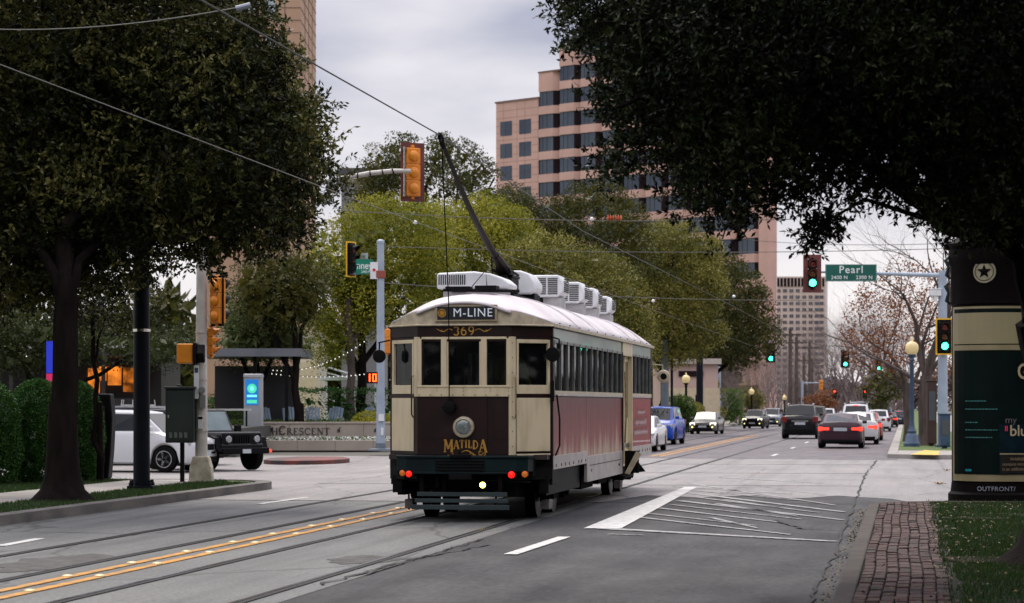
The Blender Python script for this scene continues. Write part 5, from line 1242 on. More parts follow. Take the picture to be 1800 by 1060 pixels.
# limestone garden walls with the raised name
LIME = mat('limestone', (.40, .345, .29), (.30, .255, .215), .8, .85, bump=.2, bscale=14, lo=.3, hi=.7, detail=7)
Zw = 87.5; s_ = Zw / FPX
a = W(444, 709, Zw + .6); a.z = .14; t = empty('name_wall', a, YAW, 'upper limestone garden wall carrying the letters THE CRESCENT', 'wall')
Lw = 262 * s_; zt = CAMH + (709 - 742) * s_ - .14
bl = MB(); x = 0; k = 0
while x < Lw - .1:
    w = min(1.35, Lw - x); bl.box(x, 0, -.1, x + w - .012, .5, zt - .07); x += w
bl.box(-.0, .03, -.1, Lw, .47, zt - .09); 
bl.build('stone_blocks', LIME, t, bevel=.01, seg=1); MB().box(-.02, -.03, zt - .068, Lw + .02, .53, zt).build('coping', LIME, t, bevel=.01)
LT = mat('bronze_letters', (.03, .03, .035), (.05, .045, .04), 9, .4)
cap = 15.5 * s_; sm_ = 12 * s_
tx_ = serif_text('THE', [cap, sm_, sm_], .10); tx_.build('lettering', LT, t, loc=((484 - 444) * s_ - .05, -.012, zt - 22.5 * s_))
tx_ = serif_text('CRESCENT', [cap] + [sm_] * 7, .10); tx_.build('lettering', LT, t, loc=((535 - 444) * s_, -.012, zt - 22.5 * s_))
for x in (30 * s_, 150 * s_, 215 * s_, 246 * s_): MB().box(x, -.02, zt - 18 * s_, x + .1, 0, zt - 13 * s_).tube([(x + .05, -.02, zt - 13 * s_), (x + .12, -.1, zt - 9 * s_)], .02, 5).build('wall_light', LT, t)
a = W(456, 709, Zw - 1.6); a.z = .14; t = empty('planter_wall', a, YAW, 'lower limestone planter wall under the bed of white flowers', 'wall')
s2 = (Zw - 1.6) / FPX; Lw = 250 * s2; zt = CAMH + (709 - 774) * s2 - .14
bl = MB(); x = 0
while x < Lw - .1:
    w = min(1.35, Lw - x); bl.box(x, 0, -.1, x + w - .012, .4, zt); x += w
bl.box(0, .03, -.1, Lw, .37, zt - .02); bl.build('stone_blocks', LIME, t, bevel=.01, seg=1)
n = 9000; q = np.column_stack([rng.uniform(.1, Lw, n), rng.uniform(.35, 1.9, n), zt + rng.uniform(-.04, .07, n)])
Rm = np.array([[CS, SN, 0], [-SN, CS, 0], [0, 0, 1]]); q = q @ Rm + np.array(a)
V, F = leaf_quads(q, unit(rng.normal(size=(n, 3)) + np.array([0, 0, .4])), rng.uniform(.05, .1, n), rng.uniform(.05, .09, n))
tag(bulk_mesh('flower_bed', V, F, [mat('petal_white', (.75, .75, .72), rough=.7), L_SHR[0], L_SHR[1]], rng.choice(3, n, p=(.6, .2, .2))), 'strip of white flowers between the two limestone walls', 'flowers', None, 'stuff')
def soil_fix():
    b_ = MB().box(0, .3, -.1, Lw, 2.2, zt - .03).build('planter_soil', M_SOIL); b_.location = a; b_.rotation_euler.z = YAW; tag(b_, kind='structure')
soil_fix()
for lab, px, Z, sz, ms_, lf, n, bx in (('long low box hedge on top of the name wall', 500, 90.2, (5.6, 1.0, .95), L_SHR, .09, 7000, .5), ('yellowish round shrub beside the pale blue signal pole', 655, 90, (1.7, 1.4, 1.25), L_YEL, .09, 3500, .1),
                                  ('dark clipped hedge behind the lounge chairs', 560, 97, (8.6, 1.4, 2.15), L_HED, .10, 12000, .7), ('low hedge behind the display and the jeep', 390, 93, (2.6, 1.2, 1.25), L_SHR, .09, 3500, .4),
                                  ('tall square-cut hedge beside the silver sedan', 1284, 180, (1.6, 3.0, 2.6), L_SHR, .09, 7000, .8), ('loose green shrub behind the blue car', 1196, 138, (1.7, 1.6, 2.0), L_SHR, .13, 3000, .1), ('second loose shrub behind the blue car, nearer the lamp', 1220, 148, (1.3, 1.6, 1.6), L_OLI, .13, 2500, .1),
                                  ('dark hedge at the foot of the restaurant windows', 150, 80, (9, 1.2, 1.3), L_HED, .10, 9000, .6)):
    p = W(px, 709, Z); bush('box_hedge' if bx > .3 else 'shrub', lab, 'hedge' if bx > .3 else 'shrub', (p.x, p.y, .12), sz, ms_, lf, n, bx, rz=YAW)
# lounge chairs on the lawn
CH = mat('chair_blue_grey', (.17, .23, .29), (.12, .17, .22), 3, .5)
def adirondack():
    t = empty('lounge_chair', (0, 0, 0))
    s_ = MB()
    for i in range(5): s_.box(-.26, -.30 + i * .11, .36 - i * .03, .26, -.21 + i * .11, .38 - i * .03)
    s_.build('seat', CH, t); s_ = MB()
    for i in range(5): x = -.25 + i * .105; s_.prism([(.22, .24), (.25, .22), (.62, .98 + .05 * math.sin(i * .8)), (.59, 1.0 + .05 * math.sin(i * .8))], x, x + .085, 'x')
    s_.build('backrest', CH, t)
    for sx in (-1, 1): MB().box(sx * .28, -.34, .52, sx * .38, .38, .55).build('arm', CH, t); MB().box(sx * .28, -.32, 0, sx * .33, -.25, .52).build('leg', CH, t); MB().prism([(.5, 0), (.58, 0), (-.2, .42), (-.28, .38)], sx * .27, sx * .31, 'x').build('leg', CH, t)
    return t
ac_ = adirondack()
for i, (px, Z, rz, lab) in enumerate(((473, 93.0, .5, 'blue-grey lounge chair nearest the digital display'), (497, 95.5, -.2, 'blue-grey lounge chair second from the digital display'), (515, 93.2, .3, 'blue-grey lounge chair third from the digital display'), (551, 93.5, 0.15, 'blue-grey lounge chair facing the street in the middle of the lawn'),
                                     (582, 93.5, -.25, 'blue-grey lounge chair left of the handrail'), (625, 92.5, -.9, 'blue-grey lounge chair turned sideways beside the tree trunks'))):
    o = ac_ if i == 0 else copy_tree(ac_); p = W(px, 709, Z); o.location = (p.x, p.y, .42 if Z < 94 else .5); o.rotation_euler.z = YAW + rz; o.scale = (1.12,) * 3
    tag(o, lab, 'chair', 'lounge chairs on the lawn')
a = W(440, 709, 92.0); a.z = .14; o = MB().box(0, 0, -.1, 6.4, 7, .27).build('terrace', mat('lawn', (.05, .08, .02), (.07, .09, .02), 1, .9)); o.location = a; o.rotation_euler.z = YAW; tag(o, kind='structure')
for i, px in enumerate((592, 646)):
    p = W(px, 709, 90.5); p.z = .14
    tag(MB().tube([(0, .0, 0), (0, 0, .95), (.03, .1, 1.05), (.04, .9, 1.05), (.04, 1, .95), (.04, 1, 0)], .025, 7).build('handrail', CHROME, loc=p, smooth=True), ['chrome handrail left of the sideways lounge chair', 'chrome handrail right of the sideways lounge chair'][i], 'handrail')
# white metal chairs on the restaurant terrace
WC = mat('wire_white', (.55, .55, .52), rough=.4)
def wire_chair():
    t = empty('terrace_chair', (0, 0, 0))
    for sx in (-1, 1):
        for sy in (-1, 1): MB().tube([(sx * .2, sy * .2, 0), (sx * .19, sy * .19, .45)], .014, 5).build('leg', WC, t)
        MB().tube([(sx * .19, .19, .45), (sx * .18, .26, .92)], .014, 5).build('back_post', WC, t)
    MB().box(-.21, -.21, .44, .21, .21, .465).build('seat', WC, t); MB().box(-.18, .245, .70, .18, .265, .76).build('backrest', WC, t)
    return t
wc_ = wire_chair()
for i, (px, Z, rz, lab) in enumerate(((148, 80, .4, 'white wire chair just right of the big trunk'), (186, 78, 1.2, 'white wire chair above the white car roof'), (202, 79, -1.4, 'white wire chair facing another across a table'), (222, 80, .2, 'white wire chair left of the black steel pole'), (273, 81, 1, 'white wire chair right of the black steel pole'))):
    o = wc_ if i == 0 else copy_tree(wc_); p = W(px, 709, Z); o.location = (p.x, p.y, .92); o.rotation_euler.z = rz; tag(o, lab, 'chair', 'white chairs on the restaurant terrace')
a = W(-60, 709, 77); a.z = 0; o = MB().box(0, 0, 0, 8.6, 12, .92).build('terrace', mat('terrace_dark', (.05, .05, .045), rough=.9)); o.location = a; o.rotation_euler.z = YAW; tag(o, kind='structure')
for i, (x0, x1) in enumerate(((195, 258), (345, 438))):
    Zt_ = 84; a = W(x0, 709, Zt_); a.z = .15; w = (x1 - x0) * Zt_ / FPX
    t = empty('terrace_table', a, YAW, ['long pale terrace table behind the white car', 'long pale terrace table left of the digital display'][i], 'table')
    MB().box(0, 0, 1.32, w, .7, 1.38).build('tabletop', WC, t); [MB().box(x, .3, 0, x + .06, .36, 1.32).build('leg', BLACK, t) for x in (.1, w - .16)]
# blue and pink banner
p = W(91, 709, 76); p.z = .92; zz = lambda y: CAMH + (709 - y) * 76 / FPX - .92
t = empty('banner', p, YAW, 'upright banner, cobalt blue above and magenta below', 'banner')
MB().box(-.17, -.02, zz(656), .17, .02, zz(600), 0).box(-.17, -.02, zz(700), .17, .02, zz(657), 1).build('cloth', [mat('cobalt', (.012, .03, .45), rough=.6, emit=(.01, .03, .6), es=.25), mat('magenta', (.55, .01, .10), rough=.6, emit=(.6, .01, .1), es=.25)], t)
MB().tube([(-.2, 0, 0), (-.2, 0, zz(596))], .02, 6).build('pole', BLACK, t)
# digital display pillar
p = W(444, 709, 85.5); p.z = .1; s_ = 85.5 / FPX; z = lambda y: CAMH + (709 - y) * s_ - .1
t = empty('display_pillar', p, YAW - .12, 'grey information pillar with a bright blue screen', 'display')
GP = mat('display_grey', (.36, .38, .40), (.30, .32, .34), 2, .4)
MB().box(-16 * s_, 0, 0, 16 * s_, .3, z(657)).box(-16.5 * s_, -.03, z(664), 16.5 * s_, .33, z(658)).build('housing', GP, t, bevel=.02)
SC = mat('screen_blue', (.01, .06, .2), (.0, .12, .32), 9, .2, emit=(.02, .22, .7), es=.45)
sc_ = MB().box(-12.5 * s_, -.012, z(712), 10.5 * s_, .0, z(667)).build('screen', SC, t)
MB().lathe([(.17, -.013), (.17, -.016), (.12, -.016), (.12, -.013)], 24, (-.02, 0, z(683)), 'y', 0).lathe([(.075, -.013), (.075, -.017)], 20, (-.02, 0, z(683)), 'y', 1).box(-.20, -.016, z(698), .16, -.013, z(694), 1).box(-.20, -.016, z(709), .16, -.013, z(703), 0).build('picture', [mat('screen_green', (.05, .5, .3), emit=(.1, .9, .55), es=.4), mat('screen_cyan', (.1, .5, .8), emit=(.2, .8, 1), es=.7)], sc_)
# ================================================================ STREET FURNITURE
POLEW = mat('pole_white', (.55, .53, .49), (.40, .38, .35), 3, .5, bump=.1, bscale=20, detail=7)
POLEB = mat('pole_pale_blue', (.36, .43, .52), (.28, .34, .42), 2, .4, detail=6)
POLEN = mat('lamp_navy', (.045, .085, .15), (.03, .06, .11), 3, .35)
AMBER = mat('signal_amber', (.78, .27, .015), (.62, .20, .015), 4, .45)
SYEL = mat('signal_yellow', (.85, .50, .02), (.75, .42, .02), 4, .4)
RUSTP = mat('backplate_oxblood', (.16, .035, .028), (.10, .02, .018), 3, .6)
SBLK = mat('signal_black', (.005, .005, .006), (.007, .007, .008), 5, .55, spec=.10)
def lens_mat(n, c, e, s_): return mat(n, c, rough=.25, emit=e, es=s_)
LG = lens_mat('lens_green_lit', (.02, .6, .35), (.05, 1, .55), 5); LR = lens_mat('lens_red_lit', (.7, .02, .01), (1, .04, .02), 4); LO = mat('lens_off', (.03, .02, .015), rough=.2); LA_ = mat('lens_off_amber', (.12, .05, .01), rough=.2); LRO = mat('lens_off_red', (.14, .015, .01), rough=.2)
def signal(p, rz, label, w=.34, h=1.05, house=SBLK, face=None, plate=None, plate_edge=None, lit=None, group=None, pm=.13, visor=.2, d=.2):
    """three-lens head centred on p, facing local -y"""
    t = empty('traffic_signal', p, rz, label, 'traffic signal', group)
    hb = MB(); u = h / 3
    for i in range(3): hb.box(-w / 2, 0, -h / 2 + i * u + .008, w / 2, d, -h / 2 + (i + 1) * u - .008)
    hb.box(-w / 2 + .02, .01, -h / 2, w / 2 - .02, d - .01, h / 2).lathe([(.05, -h / 2 - .06), (.05, -h / 2)], 8, (0, d / 2, 0), 'z').lathe([(.05, h / 2), (.05, h / 2 + .06)], 8, (0, d / 2, 0), 'z')
    for i in range(3): hb.lathe([(u * .34, d), (u * .30, d + .05), (u * .12, d + .08), (0, d + .085)], 14, (0, 0, -h / 2 + (i + .5) * u), 'y')
    hb.build('housing', house, t, bevel=.012)
    if plate:
        W_, H_ = w / 2 + pm, h / 2 + pm
        MB().box(-W_, d * .55, -H_, -w / 2 - .004, d * .55 + .012, H_).box(w / 2 + .004, d * .55, -H_, W_, d * .55 + .012, H_).box(-w / 2 - .004, d * .55, h / 2 + .004, w / 2 + .004, d * .55 + .012, H_).box(-w / 2 - .004, d * .55, -H_, w / 2 + .004, d * .55 + .012, -h / 2 - .004).build('backplate', plate, t)
        if plate_edge:
            e = .045; MB().box(-W_ - .003, d * .55 - .006, -H_, -W_ + e, d * .55 + .016, H_).box(W_ - e, d * .55 - .006, -H_, W_ + .003, d * .55 + .016, H_).box(-W_, d * .55 - .005, H_ - e, W_, d * .55 + .015, H_ + .003).box(-W_, d * .55 - .005, -H_ - .003, W_, d * .55 + .015, -H_ + e).build('backplate_border', plate_edge, t)
    off = (LG, LA_, LRO)
    for i in range(3):
        z = -h / 2 + (i + .5) * u; r = u * .40
        m = (off[i] if i else LO)
        if lit == i: m = (LG, AMBER, LR)[i]
        n_ = 10; V = []; F = []
        for k in range(n_ + 1):
            a = R(-30 + 240 * k / n_)
            for y in (0, -visor * (.35 + .65 * max(0, math.sin(a)) ** .6)): 
                for rr in (r, r * .95): V.append((rr * math.cos(a), y, z + rr * math.sin(a)))
        for k in range(n_):
            q = 4 * k; F += [(q, q + 4, q + 6, q + 2), (q + 1, q + 3, q + 7, q + 5), (q + 2, q + 6, q + 7, q + 3)]
        v = MB().add(V, F).build('visor', face or house, t, smooth=True)
        MB().lathe([(r * .93, -.004), (r * .8, -.018), (r * .45, -.028), (0, -.032)], 20, (0, 0, z), 'y').build('lens', m, v, smooth=True)
    return t
def thing_mesh(mb, name, m, label, cat, **k): return tag(mb.build(name, m, **k), label, cat)
# -- white signal pole on the left verge
b = G(354, 847, .14); Zp = depth_of(b.x, b.y); ps_ = Zp / FPX
zr = lambda y, base=.14, s_=None: CAMH + (709 - y) * (s_ or ps_) - base
t = empty('signal_pole', b, YAW, 'white signal pole with stepped iron base and bent mast arm', 'signal pole')
MB().prism([(-.235, 0), (.235, 0), (.215, .30), (.15, .52), (-.15, .52), (-.215, .30)], -.2, .2, 'y').box(-.25, -.22, -.02, .25, .22, .03).build('base', mat('cast_base', (.50, .46, .36), (.26, .22, .16), 5, .8, bump=.5, bscale=14, lo=.4, hi=.75), t, bevel=.03)
MB().tube([(0, 0, .5), (0, 0, 2.5), (.01, 0, zr(300))], [.125, .115, .095], 16).tube([(0, 0, 1.02), (0, 0, 1.05)], .14, 16).tube([(0, 0, 2.05), (0, 0, 2.08)], .128, 16).tube([(0, 0, 3.0), (0, 0, 3.03)], .126, 16).build('pole', POLEW, t, smooth=True)
xa = lambda px: (px - 354) * ps_
arm = [(0, 0, zr(352)), (xa(450), 0, zr(334)), (xa(560), -.02, zr(321)), (xa(610), -.03, zr(313)), (xa(650), -.04, zr(305)), (xa(690), -.04, zr(301)), (xa(722), -.05, zr(301))]
MB().tube(arm, [.085, .07, .06, .055, .05, .048, .046], 10).build('mast_arm', POLEW, t, smooth=True)
for px in (628, 650, 672, 690): MB().tube([(xa(px), -.04, zr(309 - (px - 628) * .12)), (xa(px + 2), -.04, zr(309 - (px - 628) * .13))], .066, 10).build('arm_band', SBLK, t)
wp = lambda px, y, dy=0.0: b + Matrix.Rotation(YAW, 3, 'Z') @ Vector((xa(px), dy, zr(y)))
signal(wp(721, 301, .30), YAW + math.pi + .42, 'amber traffic signal seen from behind with oxblood backplate, hanging above the street', .30, .98, AMBER, SBLK, RUSTP, None, None, pm=.105, d=.16)
MB().tube([(xa(711), -.06, zr(258)), (xa(711), -.06, zr(346))], .02, 6).box(xa(709), -.06, zr(262), xa(713), .2, zr(259)).box(xa(709), -.06, zr(345), xa(713), .2, zr(342)).build('signal_bracket', CHROME, t)
signal(wp(388, 529, .05), YAW + 2.45, 'amber traffic signal with black front, high on the white pole', .28, .92, AMBER, SBLK, SBLK, None, None, pm=.05, d=.18)
signal(wp(375, 600, .12), YAW + 1.45, 'small side-on amber signal low on the white pole', .20, .56, AMBER, AMBER, None, None, None, visor=.13, d=.12)
t2 = empty('pedestrian_signal', wp(337, 622, -.1), YAW + .0, 'amber boxed pedestrian signal with black hood, left of the white pole', 'pedestrian signal')
MB().box(-.27, -.16, -.20, .06, .16, .20).build('housing', AMBER, t2, bevel=.03, seg=3)
MB().box(.06, -.20, -.22, .12, .20, .22).tube([(.12, 0, 0), (.28, 0, 0)], [.20, .19], 4, caps=True).build('hood', SBLK, t2, bevel=.02)
c_ = empty('control_cabinet', wp(321, 778, -.12), YAW, 'dark grey control cabinet strapped to the white signal pole', 'cabinet')
CAB = mat('cabinet_grey', (.030, .040, .037), (.022, .030, .028), 2, .5, spec=.2)
hC = (778 - 684) * ps_
MB().box(-.30, -.22, 0, .27, .22, hC).box(-.32, -.25, hC, .30, .25, hC + .05).box(-.1, -.1, hC + .05, .0, 0, hC + .09).build('housing', CAB, c_, bevel=.015)
d_ = MB().box(-.27, -.235, .04, .24, -.222, hC - .04).build('door', CAB, c_, bevel=.006); vv = MB()
for i in range(4): vv.prism([(-.22 + i * .10, .10), (-.16 + i * .10, .10), (-.16 + i * .10, .20), (-.22 + i * .10, .22)], -.245, -.236, 'y')
vv.build('vent', mat('vent_grey', (.11, .13, .125), rough=.5), d_); MB().box(-.25, -.25, .5, -.22, -.236, .56).build('handle', CHROME, d_)
MB().box(-.03, -.05, -.93 + .14, .05, .05, 0).build('stand', SBLK, c_)
thing_mesh(MB().box(-.05, -.18, -.15, .07, -.12, .12).lathe([(.07, -.2), (.065, -.12)], 12, (.0, 0, .22), 'y'), 'meter_box', mat('meter_grey', (.20, .21, .21), rough=.5), 'small grey meter box fixed to the white signal pole', 'meter box', loc=wp(357, 705), rz=YAW, bevel=.008)
thing_mesh(MB().box(-.045, -.15, -.13, .045, -.125, .13, 0).box(-.045, -.155, .06, .045, -.151, .11, 1), 'push_button_sign', [WHITEP, SBLK], 'narrow white push-button sign on the white signal pole', 'sign', loc=wp(354, 742), rz=YAW)
thing_mesh(MB().box(-.05, -.02, -.42, .05, .0, .25, 0).box(-.035, -.024, .1, .035, -.021, .2, 1), 'parking_sign', [WHITEP, POLEN], 'slim white sign strip beside the amber pedestrian signal', 'sign', loc=wp(347, 664, -.14), rz=YAW)
# -- black steel catenary pole
b = G(249, 860, .14); Zq = depth_of(b.x, b.y); t = empty('steel_pole', b, YAW, 'black steel pole with bolted base plate, rising into the left canopy', 'pole')
DKP = mat('steel_pole_dark', (.005, .007, .012), (.008, .010, .017), 3, .45, spec=.12)
MB().tube([(0, 0, .05), (0, 0, 3), (-.02, 0, 9.5)], [.155, .15, .12], 20).build('pole', DKP, t, smooth=True)
MB().box(-.24, -.22, 0, .24, .22, .07).build('base_plate', DKP, t, bevel=.01)
for x in (-.17, .17):
    for y in (-.16, .16): MB().lathe([(.045, .07), (.045, .12), (.03, .13), (.03, .17), (.012, .18)], 6, (x, y, 0)).build('bolt', DKP, t)
for z in (2.9, 4.2): MB().tube([(0, 0, z), (0, 0, z + .05)], .163, 16).build('band', CHROME, t)
# -- dark utility cabinet
b = G(175, 842, .14); s1 = depth_of(b.x, b.y) / FPX; hU = (842 - 692) * s1
t = empty('utility_box', b, YAW, 'tall black utility box with sloping shoulders beside the white car', 'cabinet')
w = 26 * s1; MB().prism([(-w * .8, 0), (w * .72, 0), (w * .9, hU * .35), (w, hU * .72), (w * .85, hU), (-w * .8, hU), (-w, hU * .75), (-w * .95, hU * .3)], -.25, .25, 'y').build('housing', SBLK, t, bevel=.04, seg=3); MB().box(-w * .5, -.27, hU * .2, w * .5, -.252, hU * .85).build('door', mat('utility_door', (.018, .02, .02), rough=.4), t, bevel=.01)
# -- pale blue signal pole, mid left
b = G(669, 792, .15); s1 = depth_of(b.x, b.y) / FPX; Zb = depth_of(b.x, b.y)
zz = lambda y: CAMH + (709 - y) * s1 - .15
xx = lambda px: (px - 669) * s1
wq = lambda px, y, dy=0.0: b + Matrix.Rotation(YAW, 3, 'Z') @ Vector((xx(px), dy, zz(y)))
t = empty('signal_pole', b, YAW, 'pale blue steel signal pole left of the tram', 'signal pole')
MB().tube([(0, 0, .05), (0, 0, zz(424))], [.15, .115], 18).build('pole', POLEB, t, smooth=True); MB().lathe([(.13, zz(428)), (.13, zz(423)), (.06, zz(421))], 16).build('cap', POLEB, t, smooth=True)
MB().lathe([(.42, 0), (.40, .05), (.2, .08), (.16, .25)], 12).build('base', mat('base_slate', (.10, .13, .16), rough=.6), t)
MB().box(-.14, -.16, zz(489), .16, .1, zz(476)).build('bracket', mat('bracket_red', (.30, .07, .05), rough=.6), t, bevel=.01)
MB().tube([(xx(612), -.1, zz(481)), (0, -.05, zz(481))], .03, 8).build('arm', POLEB, t, smooth=True)
MB().box(-.06, -.2, zz(740), .12, -.1, zz(728)).box(.02, -.17, zz(765), .1, -.1, zz(752)).build('call_button', WHITEP, t)
signal(wq(622, 456, -.1), YAW + .95, 'yellow-framed unlit signal beside the green street sign', .30, .98, SBLK, SBLK, SBLK, SYEL, None, pm=.10, visor=.24)
SGN = mat('sign_green', (.0, .20, .13), (.0, .17, .11), 2, .4); SWT = mat('sign_white_text', (.8, .84, .82), rough=.5)
t2 = empty('street_sign', wq(641, 469, -.16), YAW + .35, 'green street sign ending in nney on the pale blue pole', 'street sign')
MB().box(-.29, 0, -.26, .31, .02, .24).build('panel', SGN, t2, bevel=.005); text_part('nney', .34, SWT, t2, (.0, -.004, .02), bold=.004, sx=.82); text_part('2400 N', .12, SWT, t2, (.05, -.004, -.18), sx=.9); 
t2 = empty('street_sign', wq(640, 450, -.05), YAW - .5, 'narrow green sign with pale edge above the green street sign', 'street sign')
MB().box(-.12, 0, -.10, .14, .02, .10).build('panel', mat('sign_back', (.42, .46, .44), rough=.5), t2); text_part('ey', .15, SGN, t2, (0, -.004, 0))
t2 = empty('turn_sign', wq(658, 476, -.14), YAW, 'small white sign with a red mark on the pale blue pole', 'sign')
MB().box(-.13, 0, -.28, .13, .02, .28).build('panel', WHITEP, t2, bevel=.004); MB().lathe([(.055, -.005), (.055, -.008)], 16, (0, 0, .02), 'y').build('mark', mat('mark_red', (.6, .02, .02)), t2)
t2 = empty('countdown_signal', wq(655, 664, -.1), YAW, 'pedestrian countdown showing a red 10 on the pale blue pole', 'pedestrian signal')
MB().box(-.20, 0, -.19, .20, .2, .19).build('housing', SBLK, t2, bevel=.01); LRD = mat('digit_red', (.8, .05, .0), emit=(1, .07, .01), es=5)
dg = MB().box(-.11, -.012, -.13, -.07, -.003, .13)
for q in ((.0, -.13, .035, .13), (.10, -.13, .135, .13), (.0, .10, .135, .13), (.0, -.13, .135, -.10)): dg.box(q[0], -.012, q[1], q[2], -.003 - .001, q[3])
dg.build('digits', LRD, t2)
for i, (px, Z) in enumerate(((688, 96), (693, 98))):
    pass
signal(W(686, 600, 90), YAW + 1.57, 'amber signal mostly hidden behind the left edge of the tram', .26, .9, AMBER, AMBER, visor=.1)
# -- right mast arm with street name
b = G(1657, 786, .15); s1 = depth_of(b.x, b.y) / FPX
zz = lambda y: CAMH + (709 - y) * s1 - .15
xx = lambda px: (px - 1657) * s1
wr = lambda px, y, dy=0.0: b + Matrix.Rotation(YAW, 3, 'Z') @ Vector((xx(px), dy, zz(y)))
t = empty('signal_pole', b, YAW, 'pale blue signal pole with long horizontal mast arm on the right', 'signal pole')
MB().tube([(0, 0, .05), (0, 0, zz(476))], [.19, .15], 20).build('pole', POLEB, t, smooth=True); MB().box(-.24, -.2, 0, .24, .2, .08).build('base', POLEN, t)
MB().tube([(0, 0, zz(484)), (xx(1580), 0, zz(482)), (xx(1440), 0, zz(478))], [.085, .065, .04], 12).build('mast_arm', POLEB, t, smooth=True)
MB().box(xx(1652), -.12, zz(488), xx(1662), .12, zz(480)).build('bracket', POLEB, t)
signal(wr(1427.5, 481, -.16), YAW, 'hanging signal lit green with oxblood backplate, left of the Pearl sign', .31, 1.02, SBLK, mat('visor_rust', (.20, .05, .025), rough=.5), RUSTP, None, 0, pm=.17)
signal(wr(1657, 592, -.42), YAW, 'yellow-framed signal lit green low on the right pole', .32, 1.02, SBLK, SBLK, SBLK, SYEL, 0, pm=.14)
t2 = empty('street_sign', wr(1495, 480, -.14), YAW, 'long green street sign reading Pearl on the mast arm', 'street sign')
MB().box(-45 * s1, 0, -15 * s1, 45 * s1, .02, 15 * s1).build('panel', mat('sign_green_dark', (.004, .11, .085), (.003, .09, .07), 2, .4), t2, bevel=.005)
e = .012; MB().box(-44.2 * s1, -.004, 14 * s1, 44.2 * s1, -.001, 14 * s1 + e).box(-44.2 * s1, -.004, -14.2 * s1, 44.2 * s1, -.001, -14.2 * s1 + e).box(-44.2 * s1, -.004, -14 * s1, -44.2 * s1 + e, -.001, 14 * s1).box(44.2 * s1 - e, -.004, -14 * s1, 44.2 * s1, -.001, 14 * s1).build('border', mat('sign_border', (.3, .42, .38), rough=.5), t2)
text_part('Pearl', .375, SWT, t2, (.0, -.005, .105), bold=.003, space=1.15); text_part('2400 N', .18, SWT, t2, (-.42, -.005, -.17), bold=.002, space=1.1); text_part('2300 N', .18, SWT, t2, (.47, -.005, -.17), bold=.002, space=1.1)
thing_mesh(MB().box(-.2, -.12, -.11, .2, .12, .12).tube([(0, 0, -.1), (0, 0, -.3)], [.09, .07], 10).box(-.22, -.14, .12, .22, .14, .15), 'traffic_camera', WHITEP, 'white traffic camera housing on the right signal pole', 'camera', loc=wr(1643, 515, -.1), rz=YAW, bevel=.02)
# -- lamps
def acorn_lamp(p, h, label, post, gl, s_=1.0, group=None):
    t = empty('street_lamp', p, YAW, label, 'street lamp', group)
    MB().lathe([(.31, 0), (.31, .12), (.26, .17), (.23, .40), (.15, .48), (.17, .56), (.11, .66), (.085, .9), (.07, h - .75), (.10, h - .70), (.075, h - .62), (.14, h - .56), (.15, h - .5)], 20).build('post', post, t, smooth=True)
    MB().lathe([(.13, h - .5), (.21, h - .42), (.245, h - .28), (.23, h - .15), (.15, h - .06), (.06, h - .03), (.05, h), (.03, h + .04), (.045, h + .08), (.0, h + .14)], 20).build('globe', gl, t, smooth=True)
    return t
GLB = mat('globe_cream', (.72, .58, .30), (.62, .50, .26), 6, .35, emit=(1, .75, .35), es=.12)
b = G(1603, 785, .15); acorn_lamp(b, 3.85, 'navy acorn street lamp with cream globe before the bare trees', POLEN, GLB)
for i, (px, py, Z, lab) in enumerate(((1206, 657, 143, 'black acorn street lamp behind the blue car'), (1321, 682, 203, 'acorn lamp glowing above the black oncoming car'), (1379, 694, 258, 'acorn lamp left of the black tailgate car'))):
    p = W(px, py, Z); h = p.z - .15; acorn_lamp((p.x, p.y, .1), h, lab, BLACK if i != 3 else POLEN, GLB, group='acorn street lamps')
# -- other poles on the far left side
for px, py, Z, r, m, lab in ((1262, 600, 168, .19, POLEB, 'stout pale blue pole beside the square-cut hedge'), (1230, 560, 152, .20, DKP, 'dark pole right of the black acorn lamp'), (1169, 600, 130, .19, mat('pole_slate', (.12, .15, .18), rough=.5), 'slate grey pole just behind the tram mirror'), (1181, 620, 134, .07, DKP, 'thin dark post beside the slate grey pole'), (1224, 697, 149, .06, BLACK, 'short thin black post by the dark pole')):
    p = W(px, py, Z); z = p.z; thing_mesh(MB().tube([(0, 0, 0), (0, 0, z)], [r * 1.15, r], 14).box(-r * 1.6, -r * 1.6, 0, r * 1.6, r * 1.6, .06), 'street_pole', m, lab, 'pole', loc=(p.x, p.y, .1), smooth=True)
for i, (px, ytop, Z) in enumerate(((1389, 577, 230), (1400, 592, 250), (1423, 602, 280), (1413, 625, 300), (1428, 630, 320))):
    p = W(px, ytop, Z); s_ = tag(MB().tube([(0, 0, 0), (0, 0, p.z)], [.22, .16], 8).box(-1.1, -.06, p.z - .7, 1.1, .06, p.z - .55).build('utility_pole', BARKG, loc=(p.x, p.y, 0)), ['wooden utility pole farthest left before the beige tower', 'second wooden utility pole from the left before the tower', 'wooden utility pole near the right edge of the tower', 'short wooden utility pole between two taller ones', 'wooden utility pole nearest the tower edge'][i], 'utility pole', 'wooden utility poles before the far tower')
